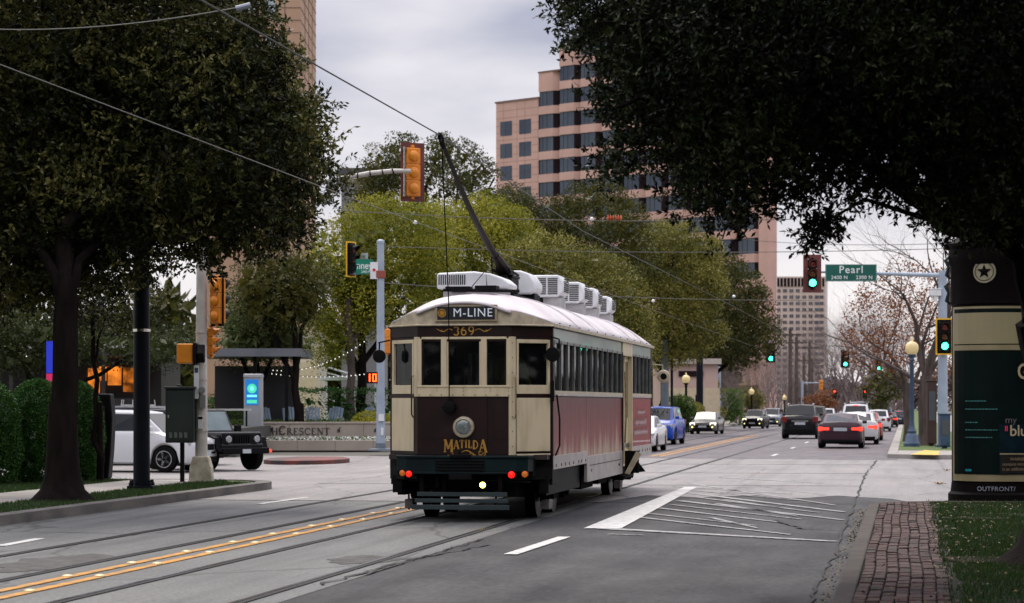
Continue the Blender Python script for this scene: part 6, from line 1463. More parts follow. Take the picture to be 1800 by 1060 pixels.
# -- far signals
for px, py, Z, lit, house, rz, lab, ax in ((1355, 620, 164, 0, SBLK, 0, 'black signal lit green hanging below the dark olive oak', 1262), (1486, 631, 145, 0, SBLK, 0, 'black signal lit green before the rusty leaves', 1660), (1467, 693, 260, 2, SBLK, 0, 'far signal lit red over the car queue, the left one', 1400), (1521, 693, 262, 2, SBLK, 0, 'far signal lit red beside the dark green tree, the right one', 1600), (1443, 677, 215, None, AMBER, math.pi, 'far amber-backed signal on a short arm before the tower', 1410), (1545, 641, 200, 0, SBLK, 0, 'tiny far signal lit green among rusty leaves', 1600)):
    signal(W(px, py, Z), YAW + rz, lab, .34 * (1.3 if px == 1355 else 1), .9 * (1.3 if px == 1355 else 1), house, house if house is AMBER else SBLK, SBLK if house is SBLK else None, None, lit, pm=.08)
    a = W(ax, py if px != 1355 else 600, Z); q = W(px, py, Z); q += Vector((SN * -.2, CS * .2, 0)) * 0 + Vector((0, .3, 0)); a.y += .3
    if px not in (1467, 1521, 1355): 
        t = empty('signal_pole', (a.x, a.y, .1), 0, {1355: 'far pole carrying the green signal under the oak', 1486: 'far pole and arm behind the rusty leaves', 1443: 'short far pole with an arm left of the tower base', 1545: 'tiny far pole and arm behind the lamp post'}[px], 'signal pole')
        MB().tube([(0, 0, 0), (0, 0, q.z + .3)], .12, 10).build('pole', POLEB, t, smooth=True); MB().tube([(0, 0, q.z + .1), (q.x - a.x, q.y - a.y, q.z + .1)], .05, 8).build('mast_arm', POLEB, t, smooth=True)
# -- advertising kiosk
KZ = 40.3; kb = W(1752, 709, KZ); kb.z = .12; ks = KZ / FPX; kz = lambda y: CAMH + (709 - y) * ks - .12
KR = .76; t = empty('advertising_kiosk', kb, YAW - .12, 'dark round advertising kiosk with star emblem and dim green poster', 'kiosk')
KD = mat('kiosk_bronze', (.005, .0035, .0035), (.006, .004, .004), 3, .6, spec=.06)
MB().lathe([(KR + .04, -.05), (KR + .04, .10), (KR, .14), (KR - .02, kz(845)), (KR - .02, kz(538)), (KR, kz(536)), (KR + .0, kz(470)), (KR + .04, kz(462)), (KR + .03, kz(440)), (KR + .10, kz(434)), (KR + .10, kz(430)), (KR * .9, kz(420)), (KR * .55, kz(385)), (.2, kz(365)), (.0, kz(340))], 40).build('body', KD, t, smooth=True)
def curved(x0, x1, y0, y1, r, m, name, n_=14, parent=None):
    """patch of the drum between photo columns x0..x1 (relative metres along the arc) and photo rows"""
    V = []; F = []
    for i in range(n_ + 1):
        a = (x0 + (x1 - x0) * i / n_) / KR
        for z in (kz(y1), kz(y0)):
            for rr in (r, r - .012): V.append((rr * math.sin(a), -rr * math.cos(a), z))
    for i in range(n_): q = 4 * i; F += [(q, q + 4, q + 6, q + 2), (q + 1, q + 3, q + 7, q + 5), (q + 2, q + 6, q + 7, q + 3), (q, q + 1, q + 5, q + 4)]
    return MB().add(V, F).build(name, m, parent or t)
KCR = mat('kiosk_cream', (.33, .28, .16), (.26, .22, .12), 3, .35); KG = mat('poster_green', (.002, .010, .008), (.0015, .005, .0045), 2.5, .5, spec=.1)
fr = curved(-.98, .98, 541, 844, KR + .004, KCR, 'poster_frame')
po = curved(-.90, .90, 545, 832, KR + .010, KG, 'poster', parent=t)
curved(-.90, .90, 552, 606, KR + .016, mat('poster_cream_panel', (.32, .28, .15), (.26, .23, .13), 1, .4), 'poster_panel', parent=po)
curved(-.90, .90, 608, 617, KR + .016, MATS['kiosk_cream'], 'poster_band', parent=po)
curved(-.02, .90, 745, 832, KR + .013, mat('poster_blue', (.003, .011, .017), (.004, .018, .024), 5, .5, spec=.1), 'poster_panel', parent=po)
curved(.0, .90, 798, 830, KR + .017, mat('warning_box', (.012, .010, .008), rough=.4), 'warning_panel', parent=po)
curved(-.01, .90, 795, 797.5, KR + .018, KCR, 'warning_border', parent=po)
def ktext(s, x, y, size, m, align='LEFT', **k):
    o = text_part(s, size, m, t, (0, 0, 0), (0, 0, 0), align=align, ext=.001, **k); zc = kz(y)
    for v in o.data.vertices:
        a = (x + v.co.x) / KR; rr = KR + .021 + v.co.z; v.co = (rr * math.sin(a), -rr * math.cos(a), zc + v.co.y)
    o.parent = po; return o
TLT = mat('poster_teal_text', (.05, .22, .20), rough=.5); KTX = mat('poster_cream_text', (.50, .42, .26), rough=.5)
for y, s_, w in ((705, 'gemessen neben', 1), (719, 'model smog on the rise', 1), (742, 'industry', 1), (755, 'The cost of great pace', 1), (768, 'The cost of Tracker', 1)): 
    mb = MB(); x = -.60; L_ = len(s_) * .024; r_ = random.Random(y)
    V = []
    o = None
    while x < -.60 + L_:
        w_ = r_.uniform(.02, .05); a0, a1 = x / KR, (x + w_) / KR; rr = KR + .018
        mb.add([(rr * math.sin(a), -rr * math.cos(a), kz(y) + dz) for a, dz in ((a0, -.008), (a1, -.008), (a1, .008), (a0, .008))], [(0, 1, 2, 3)]); x += w_ + .012
    mb.build('small_print', TLT, po)
curved(-.60, -.48, 823, 827, KR + .017, mat('teal_mark', (.0, .20, .26), rough=.5), 'small_print', 4, po)
ktext('blu', .143, 757, .25, KTX, bold=.003); ktext('my', .07, 738, .16, mat('poster_grey_text', (.14, .12, .13), rough=.5))
for k, s_ in enumerate(('WARNING: This product', 'contains nicotine. Nicotine', 'is an addictive chemical.')): ktext(s_, .03 + (.12 if k == 0 else 0), 805.5 + k * 8.5, .075, mat('warning_text', (.30, .22, .13), rough=.5), sx=.9)
for x in (.075, .10): curved(x, x + .012, 748, 757, KR + .018, mat('poster_red', (.5, .02, .06), emit=(.6, .02, .06), es=.3), 'poster_mark', 2, po)
ktext('G', .27, 655, .36, KTX, bold=.006, sx=.8); ktext('OUTFRONT/', -.378, 857, .105, mat('outfront_text', (.32, .34, .42), rough=.5), space=1.05)
em = []
ang = -.26 / KR
def on_drum(pts, dr): return [((KR + dr) * math.sin(ang + x / KR), -(KR + dr) * math.cos(ang + x / KR), kz(481) + y) for x, y in pts]
def ring(r0, r1, dr, m, name, n_=36):
    V = on_drum([(r0 * math.cos(k / n_ * 6.2832), r0 * math.sin(k / n_ * 6.2832)) for k in range(n_)], dr) + on_drum([(r1 * math.cos(k / n_ * 6.2832), r1 * math.sin(k / n_ * 6.2832)) for k in range(n_)], dr)
    return MB().add(V, [(k, (k + 1) % n_, n_ + (k + 1) % n_, n_ + k) for k in range(n_)]).build(name, m, t)
EMB = mat('emblem_stone', (.36, .33, .22), (.28, .25, .16), 9, .6)
e0 = ring(.005, .19, .010, EMB, 'emblem'); ring(.145, .156, .018, KD, 'emblem_ring'); ring(.19, .20, .014, KD, 'emblem_rim')
st_ = [((.125 if k % 2 == 0 else .05) * math.sin(k * math.pi / 5), (.125 if k % 2 == 0 else .05) * math.cos(k * math.pi / 5)) for k in range(10)]
MB().add(on_drum(st_, .02) + on_drum([(0, 0)], .035), [(k, (k + 1) % 10, 10) for k in range(10)]).build('star', KD, t)
# scroll brackets at the kiosk shoulder
for sx in (-1, 1):
    for a, b_ in ((535, 495), (490, 450)):
        MB().tube([(sx * (KR + .01), -.1, kz(a)), (sx * (KR + .07), -.12, kz(a - 6)), (sx * (KR + .04), -.12, kz(a - 20)), (sx * (KR + .09), -.12, kz(b_ + 8)), (sx * (KR + .02), -.1, kz(b_))], [.02, .035, .025, .035, .02], 8).build('scroll_bracket', mat('kiosk_patina', (.03, .05, .055), (.02, .03, .03), 4, .3), t, smooth=True)
# -- navy news box and waste bin seen between the lamp and the kiosk
for i, (px, y0, y1, w, Z, m, lab) in enumerate(((1637, 672, 786, 8, 89, mat('brown_post', (.05, .025, .02), rough=.7), 'dark brown slatted bin behind the right signal pole'), (1660, 735, 795, 9, 84, POLEN, 'navy news box left of the advertising kiosk'))):
    p = W(px, y1, Z); p.z = .14; h = (y1 - y0) * Z / FPX; ww = w * Z / FPX
    t = empty('news_box' if i else 'waste_bin', p, YAW, lab, 'bin' if i == 0 else 'news box')
    MB().box(-ww, -.2, .1, ww, .2, h).box(-ww - .03, -.23, h, ww + .03, .23, h + .05).box(-ww * .5, -.1, 0, ww * .5, .1, .1).build('housing', m, t, bevel=.02); MB().box(-ww * .7, -.215, h * .4, ww * .7, -.203, h * .85).build('door', mat('box_front', (.08, .09, .1), rough=.3), t)
p = W(1661, 709, 47); p.z = 0; 
# ================================================================ WIRES
WIRE = mat('wire_dark', (.012, .011, .012), rough=.5); WIREG = mat('wire_grey', (.11, .105, .09), rough=.5)
def sagged(a, b, sag, n_=24): return [Vector(a).lerp(Vector(b), i / n_) - Vector((0, 0, sag * 4 * (i / n_) * (1 - i / n_))) for i in range(n_ + 1)]
tipz = 5.425
X1 = -6.37
thing_mesh(MB().tube([(X1, 5, tipz - .08), (X1, 20, tipz - .02), (X1, 32.8, tipz)], .009, 6, caps=True).tube([(X1, 32.8, tipz), (X1 - .05, 48, tipz - .25), (X1, 90, tipz - .1), (X1, 260, tipz)], .009, 6), 'trolley_wire', WIRE, 'dark trolley wire touched by the tram pole, running along the street', 'wire')
X2 = -9.35
thing_mesh(MB().tube([(X2, 8, 5.3), (X2, 40, 5.22), (X2, 90, 5.2), (X2, 260, 5.3)], .007, 6), 'trolley_wire', WIREG, 'grey trolley wire over the farther track', 'wire')
for i, (a, b_, m, lab) in enumerate((((-80, 47, 31.5), (440, 9, 24.6), WIREG, 'grey span wire crossing the top left corner'), ((600, 370, 75), (1400, 385, 75), WIREG, 'span wire with an orange insulator above the tram'), ((670, 433, 84), (1657, 437, 88), WIREG, 'long thin span wire from the pale blue pole to the right'), ((672, 497, 83), (1440, 528, 100), WIREG, 'low span wire passing behind the tram roof units'), ((1300, 420, 140), (1660, 428, 95), WIRE, 'thin wire between the pink offices and the bare tree'))):
    pa, pb = W(*a), W(*b_); thing_mesh(MB().tube(sagged(pa, pb, .12 + .05 * (i > 0)), .007 + .006 * (i > 0), 5), 'span_wire', m, lab, 'wire')
thing_mesh(MB().tube([W(440, 9, 24.6), W(415, 12, 24.6) + Vector((0, 0, -.02))], .03, 8), 'wire_clamp', mat('clamp_grey', (.3, .33, .4), rough=.4), 'grey clamp joining span wire and trolley wire at the top left', 'clamp')
ins = MB(); c = W(1080, 383, 75)
for k in range(6): ins.lathe([(.03, 0), (.10, .02), (.03, .05)], 10, (c.x - .22 + k * .08, c.y, c.z + .0), 'x')
thing_mesh(ins, 'insulator', mat('insulator_orange', (.65, .13, .04), rough=.4), 'ribbed orange insulator on the span wire above the tram', 'insulator')
for i, (px, py, Z) in enumerate(((1040, 385, 74.5), (730, 391, 75), (1148, 529, 90), (1290, 521, 96))):
    c = W(px, py, Z); thing_mesh(MB().lathe([(.02, -.06), (.06, -.03), (.06, .03), (.02, .06)], 8, tuple(c)), 'wire_clamp', WHITEP, ['pale clamp left of the orange insulator', 'pale clamp on the span wire just left of the trolley pole', 'pale clamp on the low span wire right of the roof units', 'pale clamp below the right end of the oaks'][i], 'clamp', smooth=True)
# string lights in the plaza
BU = mat('bulb_white', (.8, .8, .75), emit=(1, .95, .85), es=.9)
for i, (a, b_, n_, lab) in enumerate((((480, 650, 92), (640, 600, 92), 22, 'upper string of white bulbs in the plaza trees'), ((470, 655, 93), (655, 655, 95), 24, 'lower string of white bulbs in the plaza trees'), ((-20, 635, 86), (60, 612, 86), 12, 'string of white bulbs at the restaurant, far left'))):
    t = empty('string_lights', W(*a), 0, lab, 'string lights'); P = sagged(Vector((0, 0, 0)), W(*b_) - W(*a), .35 if i != 1 else .15, n_)
    MB().tube(P, .008, 4).build('cable', BLACK, t)
    for p in P: MB().lathe([(.0, -.045), (.02, -.025), (.014, 0)], 6, tuple(p)).build('bulb', BU, t)

# arm carrying the green signal under the oak, from the stout pale blue pole
a = W(1262, 612, 168); q = W(1355, 600, 164)
thing_mesh(MB().tube([a, q + Vector((0, .2, 0))], [.09, .06], 8).tube([q + Vector((0, .2, 0)), W(1355, 612, 164) + Vector((0, .2, 0))], .03, 6), 'mast_arm', POLEB, 'pale mast arm reaching out of the dark olive oak to the green signal', 'mast arm')
# ================================================================ VEHICLES
TYRE = mat('tyre', (.006, .006, .006), (.009, .009, .009), 9, .9, spec=.08); RIM = mat('alloy', (.45, .46, .48), (.3, .3, .32), 9, .25, metal=.9); PLAS = mat('car_black_plastic', (.005, .005, .006), (.006, .006, .007), 9, .6, spec=.08)
CGL = mat('car_glass', (.006, .008, .010), (.010, .013, .015), 2, .05, spec=.35); CGLL = mat('car_glass_bright', (.10, .15, .17), (.16, .22, .24), 2, .05); UND = mat('car_underside', (.006, .006, .006), rough=.9)
HLO = mat('headlamp_off', (.45, .47, .5), (.25, .26, .28), 20, .1, coat=.5); HLN = mat('headlamp_lit', (.9, .85, .75), emit=(1, .88, .62), es=1.6); TLO = mat('taillamp_off', (.22, .012, .012), (.14, .01, .01), 20, .15); TLN = mat('taillamp_lit', (.5, .02, .015), emit=(1, .04, .02), es=1.5)
FOG = mat('foglamp_lit', (.9, .85, .3), emit=(1, .9, .25), es=1.6); PLT = mat('number_plate', (.50, .54, .58), (.42, .46, .5), 12, .4)
def paint(n, c, r=.22): return mat('paint_' + n, c, tuple(x * .92 for x in c), 1.5, r, coat=.15, spec=.3)
KINDS = {   # L, W, H, nose z, hood z, belt z, deck z (rear), cabin y: base front, roof front, roof rear, base rear (0 = nose, 1 = tail), wheel radius, front/rear axle
 'sedan': (4.75, 1.80, 1.45, .74, .92, .98, 1.06, (.25, .43, .70, .88), .325, .19, .80),
 'coupe': (4.55, 1.80, 1.38, .70, .88, .96, 1.05, (.27, .45, .66, .87), .335, .19, .79),
 'suv': (4.55, 1.86, 1.70, .90, 1.06, 1.14, 1.16, (.20, .36, .86, .965), .36, .19, .80),
 'hatch': (4.2, 1.78, 1.56, .80, .96, 1.02, 1.06, (.20, .37, .80, .96), .33, .19, .81),
 'van': (4.9, 1.95, 1.85, .90, 1.08, 1.16, 1.18, (.14, .30, .92, .985), .35, .18, .80),
}
def slope_quad(mb, c, u0, u1, v0, v1, off, th=.012, m=0):
    """panel on the bilinear patch c = (bottom-left, bottom-right, top-right, top-left), lifted by off"""
    c = [Vector(p) for p in c]; n = (c[1] - c[0]).cross(c[3] - c[0]).normalized()
    P = lambda u, v: (c[0] * (1 - u) + c[1] * u) * (1 - v) + (c[3] * (1 - u) + c[2] * u) * v
    q = [P(u0, v0), P(u1, v0), P(u1, v1), P(u0, v1)]
    mb.add([p + n * off for p in q] + [p + n * (off - th) for p in q], [(0, 1, 2, 3), (7, 6, 5, 4), (0, 4, 5, 1), (1, 5, 6, 2), (2, 6, 7, 3), (3, 7, 4, 0)], m)
def car(kind, pm, loc, rz, sc, label, lamps=False, brake=False, fog=False, rails=False, roof=None, group='cars in the street', name='car', trim=None, glass=None):
    L, Wd, H, zn, zh, zbelt, zd, cab, wr, fa, ra = KINDS[kind]
    t = empty(name, loc, rz, label, 'car', group); t.scale = (sc, sc, sc)
    y0 = -L / 2; Y = lambda f: y0 + f * L; yf, yr = Y(fa), Y(ra); N = 56; V = []; F = []
    zt_pts = [(0, zn - .10), (.012, zn), (.05, zn + .05), (cab[0], zh), (cab[0] + .03, zbelt - .02), (.5, zbelt), (cab[3] - .02, zd), (.985, zd - .04), (1, zd - .16)]
    for i in range(N + 1):
        f = i / N; f = .5 - .5 * math.cos(math.pi * f) if False else f
        y = Y(f); zt = np.interp(f, [p[0] for p in zt_pts], [p[1] for p in zt_pts])
        e = min(f, 1 - f); w = Wd / 2 * (1 - .20 * max(0, 1 - e / .055) ** 2 - .05 * max(0, 1 - e / .2))
        zb = .22 + .10 * max(0, 1 - e / .03)
        for ya in (yf, yr):
            dd = abs(y - ya); ra_ = wr + .055
            if dd < ra_: zb = max(zb, wr + math.sqrt(ra_ ** 2 - dd ** 2) - .02)
        prof = [(w * .93, zb), (w * .995, zb + .05), (w * 1.0, min(zb + .22, zt - .2) if zb < .5 else max(zb + .08, zt - .35)), (w * .985, zt - .16), (w * .94, zt - .05), (w * .84, zt), (0, zt + .03)]
        row = [(-x, y, z) for x, z in prof] + [(x, y, z) for x, z in reversed(prof[:-1])]
        V += row
    nr = 13
    for i in range(N):
        for k in range(nr - 1): F.append((i * nr + k, i * nr + k + 1, (i + 1) * nr + k + 1, (i + 1) * nr + k))
    F += [tuple(range(nr)), tuple(N * nr + k for k in reversed(range(nr)))]
    mb = MB().add(V, F)
    # cabin
    wb, wt = Wd / 2 * .88, Wd / 2 * .70; ya, yb, yc, yd = (Y(q) for q in cab); zf, zr_ = zbelt - .06, zd - .04
    C = {'a': (ya, zh - .03, wb * .92), 'b': (yb, H - .05, wt), 'c': (yc, H - .05, wt), 'd': (yd, zr_, wb * .9)}
    if kind in ('suv', 'van', 'hatch'): C['d'] = (yd, zd - .04, wb * .92)
    pt = lambda k, s_: (C[k][2] * s_, C[k][0], C[k][1]); mid = ((yb + yc) / 2, H)
    bv = [pt('a', -1), pt('a', 1), pt('b', -1), pt('b', 1), pt('c', -1), pt('c', 1), pt('d', -1), pt('d', 1), (-wt, mid[0], H - .02), (wt, mid[0], H - .02), (0, yb + .05, H), (0, yc - .05, H), (0, mid[0], H + .02), (-wb, mid[0], zf), (wb, mid[0], zf)]
    bf = [(0, 1, 3, 10, 2), (7, 6, 4, 11, 5), (2, 10, 12, 8), (10, 3, 9, 12), (8, 12, 11, 4), (12, 9, 5, 11), (0, 2, 8, 13), (13, 8, 4, 6), (1, 14, 9, 3), (14, 7, 5, 9), (0, 13, 6, 7, 14, 1)]
    body = mb.build('body', pm, t, smooth=True)
    cb = MB().add(bv, bf).build('cabin', roof or pm, t, bevel=.035, seg=3)
    g = glass or CGL
    ws = MB(); slope_quad(ws, (pt('a', -1), pt('a', 1), pt('b', 1), pt('b', -1)), .06, .94, .05, .93, .012); ws.build('windscreen', g, t)
    rw = MB(); slope_quad(rw, (pt('d', 1), pt('d', -1), pt('c', -1), pt('c', 1)), .09, .91, .10 if kind in ('sedan', 'coupe') else .12, .90, .012); rw.build('rear_window', CGL if glass is None else glass, t)
    for s_ in (-1, 1):
        sw = MB(); a, b_, m0, m1 = pt('a', s_), pt('b', s_), (s_ * wb, mid[0], zf), (s_ * wt, mid[0], H - .03); c_, d_ = pt('c', s_), pt('d', s_)
        q1 = (a, m0, m1, b_); q2 = (m0, d_, c_, m1)
        if s_ < 0: q1 = (m0, a, b_, m1); q2 = (d_, m0, m1, c_)
        slope_quad(sw, q1, *((.20, .955) if s_ > 0 else (.045, .80)), .10, .90, .012); slope_quad(sw, q2, *((.045, .80) if s_ > 0 else (.20, .955)), .10, .90, .012)
        sw.build('side_window', g, t)
        MB().box(s_ * wb * 1.02, ya + .30, zbelt + .0, s_ * (wb + .20), ya + .42, zbelt + .13).build('mirror', pm, t, bevel=.03)
    MB().box(-Wd / 2 * .86, y0 + .25, .18, Wd / 2 * .86, -y0 - .25, .55).build('underside', UND, t)
    # ends
    tr_ = trim or PLAS
    nz_ = MB().box(-Wd * .26, y0 - .012, zn - .30, Wd * .26, y0 + .1, zn - .13).box(-Wd * .36, y0 - .018, .26, Wd * .36, y0 + .12, .42).box(-Wd * .30, y0 - .016, .50, Wd * .30, y0 + .1, .56)
    nz_.build('grille', PLAS, t, bevel=.01)
    for s_ in (-1, 1):
        h = MB().prism([(Wd * .27, y0 - .015), (Wd * .455, y0 + .12), (Wd * .475, y0 + .36), (Wd * .30, y0 + .16)] if s_ > 0 else [(-Wd * .27, y0 - .015), (-Wd * .30, y0 + .16), (-Wd * .475, y0 + .36), (-Wd * .455, y0 + .12)], zn - .17, zn + .0, 'z')
        h.build('headlight', HLN if lamps else HLO, t, bevel=.02)
        if fog: MB().lathe([(.055, 0), (.05, -.02)], 12, (s_ * Wd * .36, y0 + .015, .46), 'y').build('fog_lamp', FOG, t)
        y1 = L / 2
        if kind in ('suv', 'van', 'hatch'): tl = MB().box(s_ * Wd * .34, y1 - .10, zd - .34, s_ * Wd * .47, y1 + .005, zd - .06).box(s_ * Wd * .40, y1 - .30, zd - .22, s_ * Wd * .488, y1 - .05, zd - .08)
        else: tl = MB().box(s_ * Wd * .24, y1 - .06, zd - .33, s_ * Wd * .43, y1 + .012, zd - .22).box(s_ * Wd * .38, y1 - .28, zd - .36, s_ * Wd * .478, y1 - .04, zd - .20)
        tl.build('tail_light', TLN if brake else TLO, t, bevel=.02)
    y1 = L / 2
    if brake: MB().box(-.14, C['c'][0] - .0, H - .08, .14, C['c'][0] + .06, H - .055).build('brake_light', TLN, t)
    MB().box(-.26, y1 - .02, zd - .46 if kind in ('suv', 'van') else zd - .36, .26, y1 + .016, zd - .33 if kind in ('suv', 'van') else zd - .23).build('license_plate', PLT, t)
    MB().box(-.26, y0 - .03, .44, .26, y0 - .01, .56).build('license_plate', PLT, t)
    MB().box(-Wd * .42, y1 - .10, .24, Wd * .42, y1 + .02, .50 if kind in ('suv', 'van') else .36).build('rear_bumper', tr_, t, bevel=.03)
    if kind in ('suv', 'van'): MB().box(-Wd * .22, y1 - .02, zd - .30, Wd * .22, y1 + .02, zd - .25).build('tailgate_trim', CHROME, t)
    if rails:
        for s_ in (-1, 1): MB().tube([(s_ * wt * .95, yb + .1, H - .03), (s_ * wt * .95, yb + .3, H + .05), (s_ * wt * .95, yc - .3, H + .05), (s_ * wt * .95, yc - .05, H - .03)], .02, 6).build('roof_rail', CHROME, t)
    for s_ in (-1, 1):
        for yy in (yf, yr):
            w_ = MB().lathe([(wr * .62, -.01), (wr * .93, -.0), (wr, .03), (wr, .17), (wr * .93, .20), (wr * .6, .20)], 26, (0, 0, 0), 'x').build('wheel', TYRE, t, smooth=True)
            w_.location = (s_ * (Wd / 2 - .015), yy, wr); w_.rotation_euler.z = 0 if s_ < 0 else math.pi
            rm = MB().lathe([(wr * .66, .02), (wr * .66, -.012), (wr * .60, -.012), (wr * .58, .04)], 24, (0, 0, 0), 'x', 0).lathe([(wr * .58, .05), (.0, .05)], 18, (0, 0, 0), 'x', 1)
            for k in range(5):
                a = k * 1.2566; ca, sa = math.cos(a), math.sin(a)
                rm.add([(-.01, ca * .04 - sa * .035, sa * .04 + ca * .035), (-.01, ca * .04 + sa * .035, sa * .04 - ca * .035), (-.01, ca * wr * .6 + sa * .03, sa * wr * .6 - ca * .03), (-.01, ca * wr * .6 - sa * .03, sa * wr * .6 + ca * .03)], [(0, 1, 2, 3)], 0)
            rm.build('rim', [RIM, PLAS], w_)
    return t
def at(px, py): return G(px, py)
BLK = paint('black', (.005, .006, .008)); WHI = paint('white', (.62, .63, .65)); SIL = paint('silver', (.13, .122, .11)); BLU = paint('blue', (.002, .06, .42)); PLM = paint('plum', (.045, .018, .028)); REDP = paint('red', (.22, .012, .015)); GRY = paint('grey', (.16, .18, .21)); NAV = paint('navy', (.02, .025, .04))
def put(px, py): p = G(px, py); return (p.x, p.y, .012)
def rearput(px, py, L, s_): p = G(px, py); return (p.x, p.y + L * s_ / 2, .012)
PI_ = math.pi
RC = 'cars queuing away from the camera'; OC = 'oncoming cars'
car('suv', BLK, rearput(1406, 772, 4.55, .97), PI_, .97, 'black hatch-tailed car with silver tailgate strip, leftmost in the queue', rails=True, group=RC)
car('coupe', PLM, rearput(1477, 789, 4.55, .95), PI_, .96, 'dark plum saloon with red brake lights, nearest in the queue', brake=True, group=RC)
car('sedan', WHI, rearput(1508, 782, 4.75, .93), PI_, .93, 'white saloon with brake lights just right of the plum saloon', brake=True, group=RC)
car('sedan', REDP, rearput(1520, 775, 4.75, .9), PI_, .9, 'dark red car showing past the white saloon', brake=True, group=RC)
car('suv', WHI, rearput(1504, 764, 4.55, .96), PI_, .98, 'white tall car with high brake light above the white saloon', brake=True, rails=True, group=RC)
car('van', GRY, rearput(1512, 757, 4.9, 1), PI_, .98, 'grey van with roof rails, tallest in the queue', rails=True, group=RC)
car('hatch', WHI, rearput(1544, 759, 4.2, .8), PI_, .85, 'small white hatchback right of the dark red car', group=RC)
car('van', NAV, rearput(1546, 752, 4.9, .8), PI_, .95, 'dark van behind the small white hatchback', group=RC)
car('sedan', BLK, rearput(1562, 751, 4.75, .75), PI_, .75, 'small black car at the kerb, second to last in the queue', brake=True, group=RC)
car('hatch', NAV, rearput(1580, 750, 4.2, .75), PI_, .75, 'farthest dark car with two red lights near the right kerb', brake=True, group=RC)
car('van', SIL, rearput(1434, 752, 4.9, .8), PI_, .82, 'silver minivan ahead of the black hatch-tailed car', group=RC)
car('hatch', WHI, rearput(1453, 749, 4.2, .8), PI_, .85, 'white hatchback between black hatch-tailed car and plum saloon', group=RC)
car('suv', BLU, put(1160, 781), -.04, .93, 'bright blue crossover with pale headlight, right of the tram', group=OC)
car('sedan', SIL, put(1243, 763), -.05, .86, 'silver saloon with lit headlights and fog lamps', lamps=True, fog=True, group=OC)
car('suv', BLK, put(1329, 753.5), -.10, .76, 'black oncoming car with greenish lit headlights', lamps=True, fog=True, group=OC)
car('suv', GRY, put(1359, 750), -.08, .80, 'grey-blue oncoming car following the black one', fog=True, group=OC)
car('sedan', WHI, put(1125, 793), -.02, .88, 'white car mostly hidden behind the far end of the tram', group=OC)
LP_ = 'cars waiting in the side street'
car('suv', WHI, put(232, 829), YAW + R(73), .90, 'white car with black wheel arches behind the black steel pole', group=LP_, glass=CGL)
car('suv', BLK, put(262, 817), YAW + R(80), .96, 'black car whose roof shows above the white car', group=LP_)
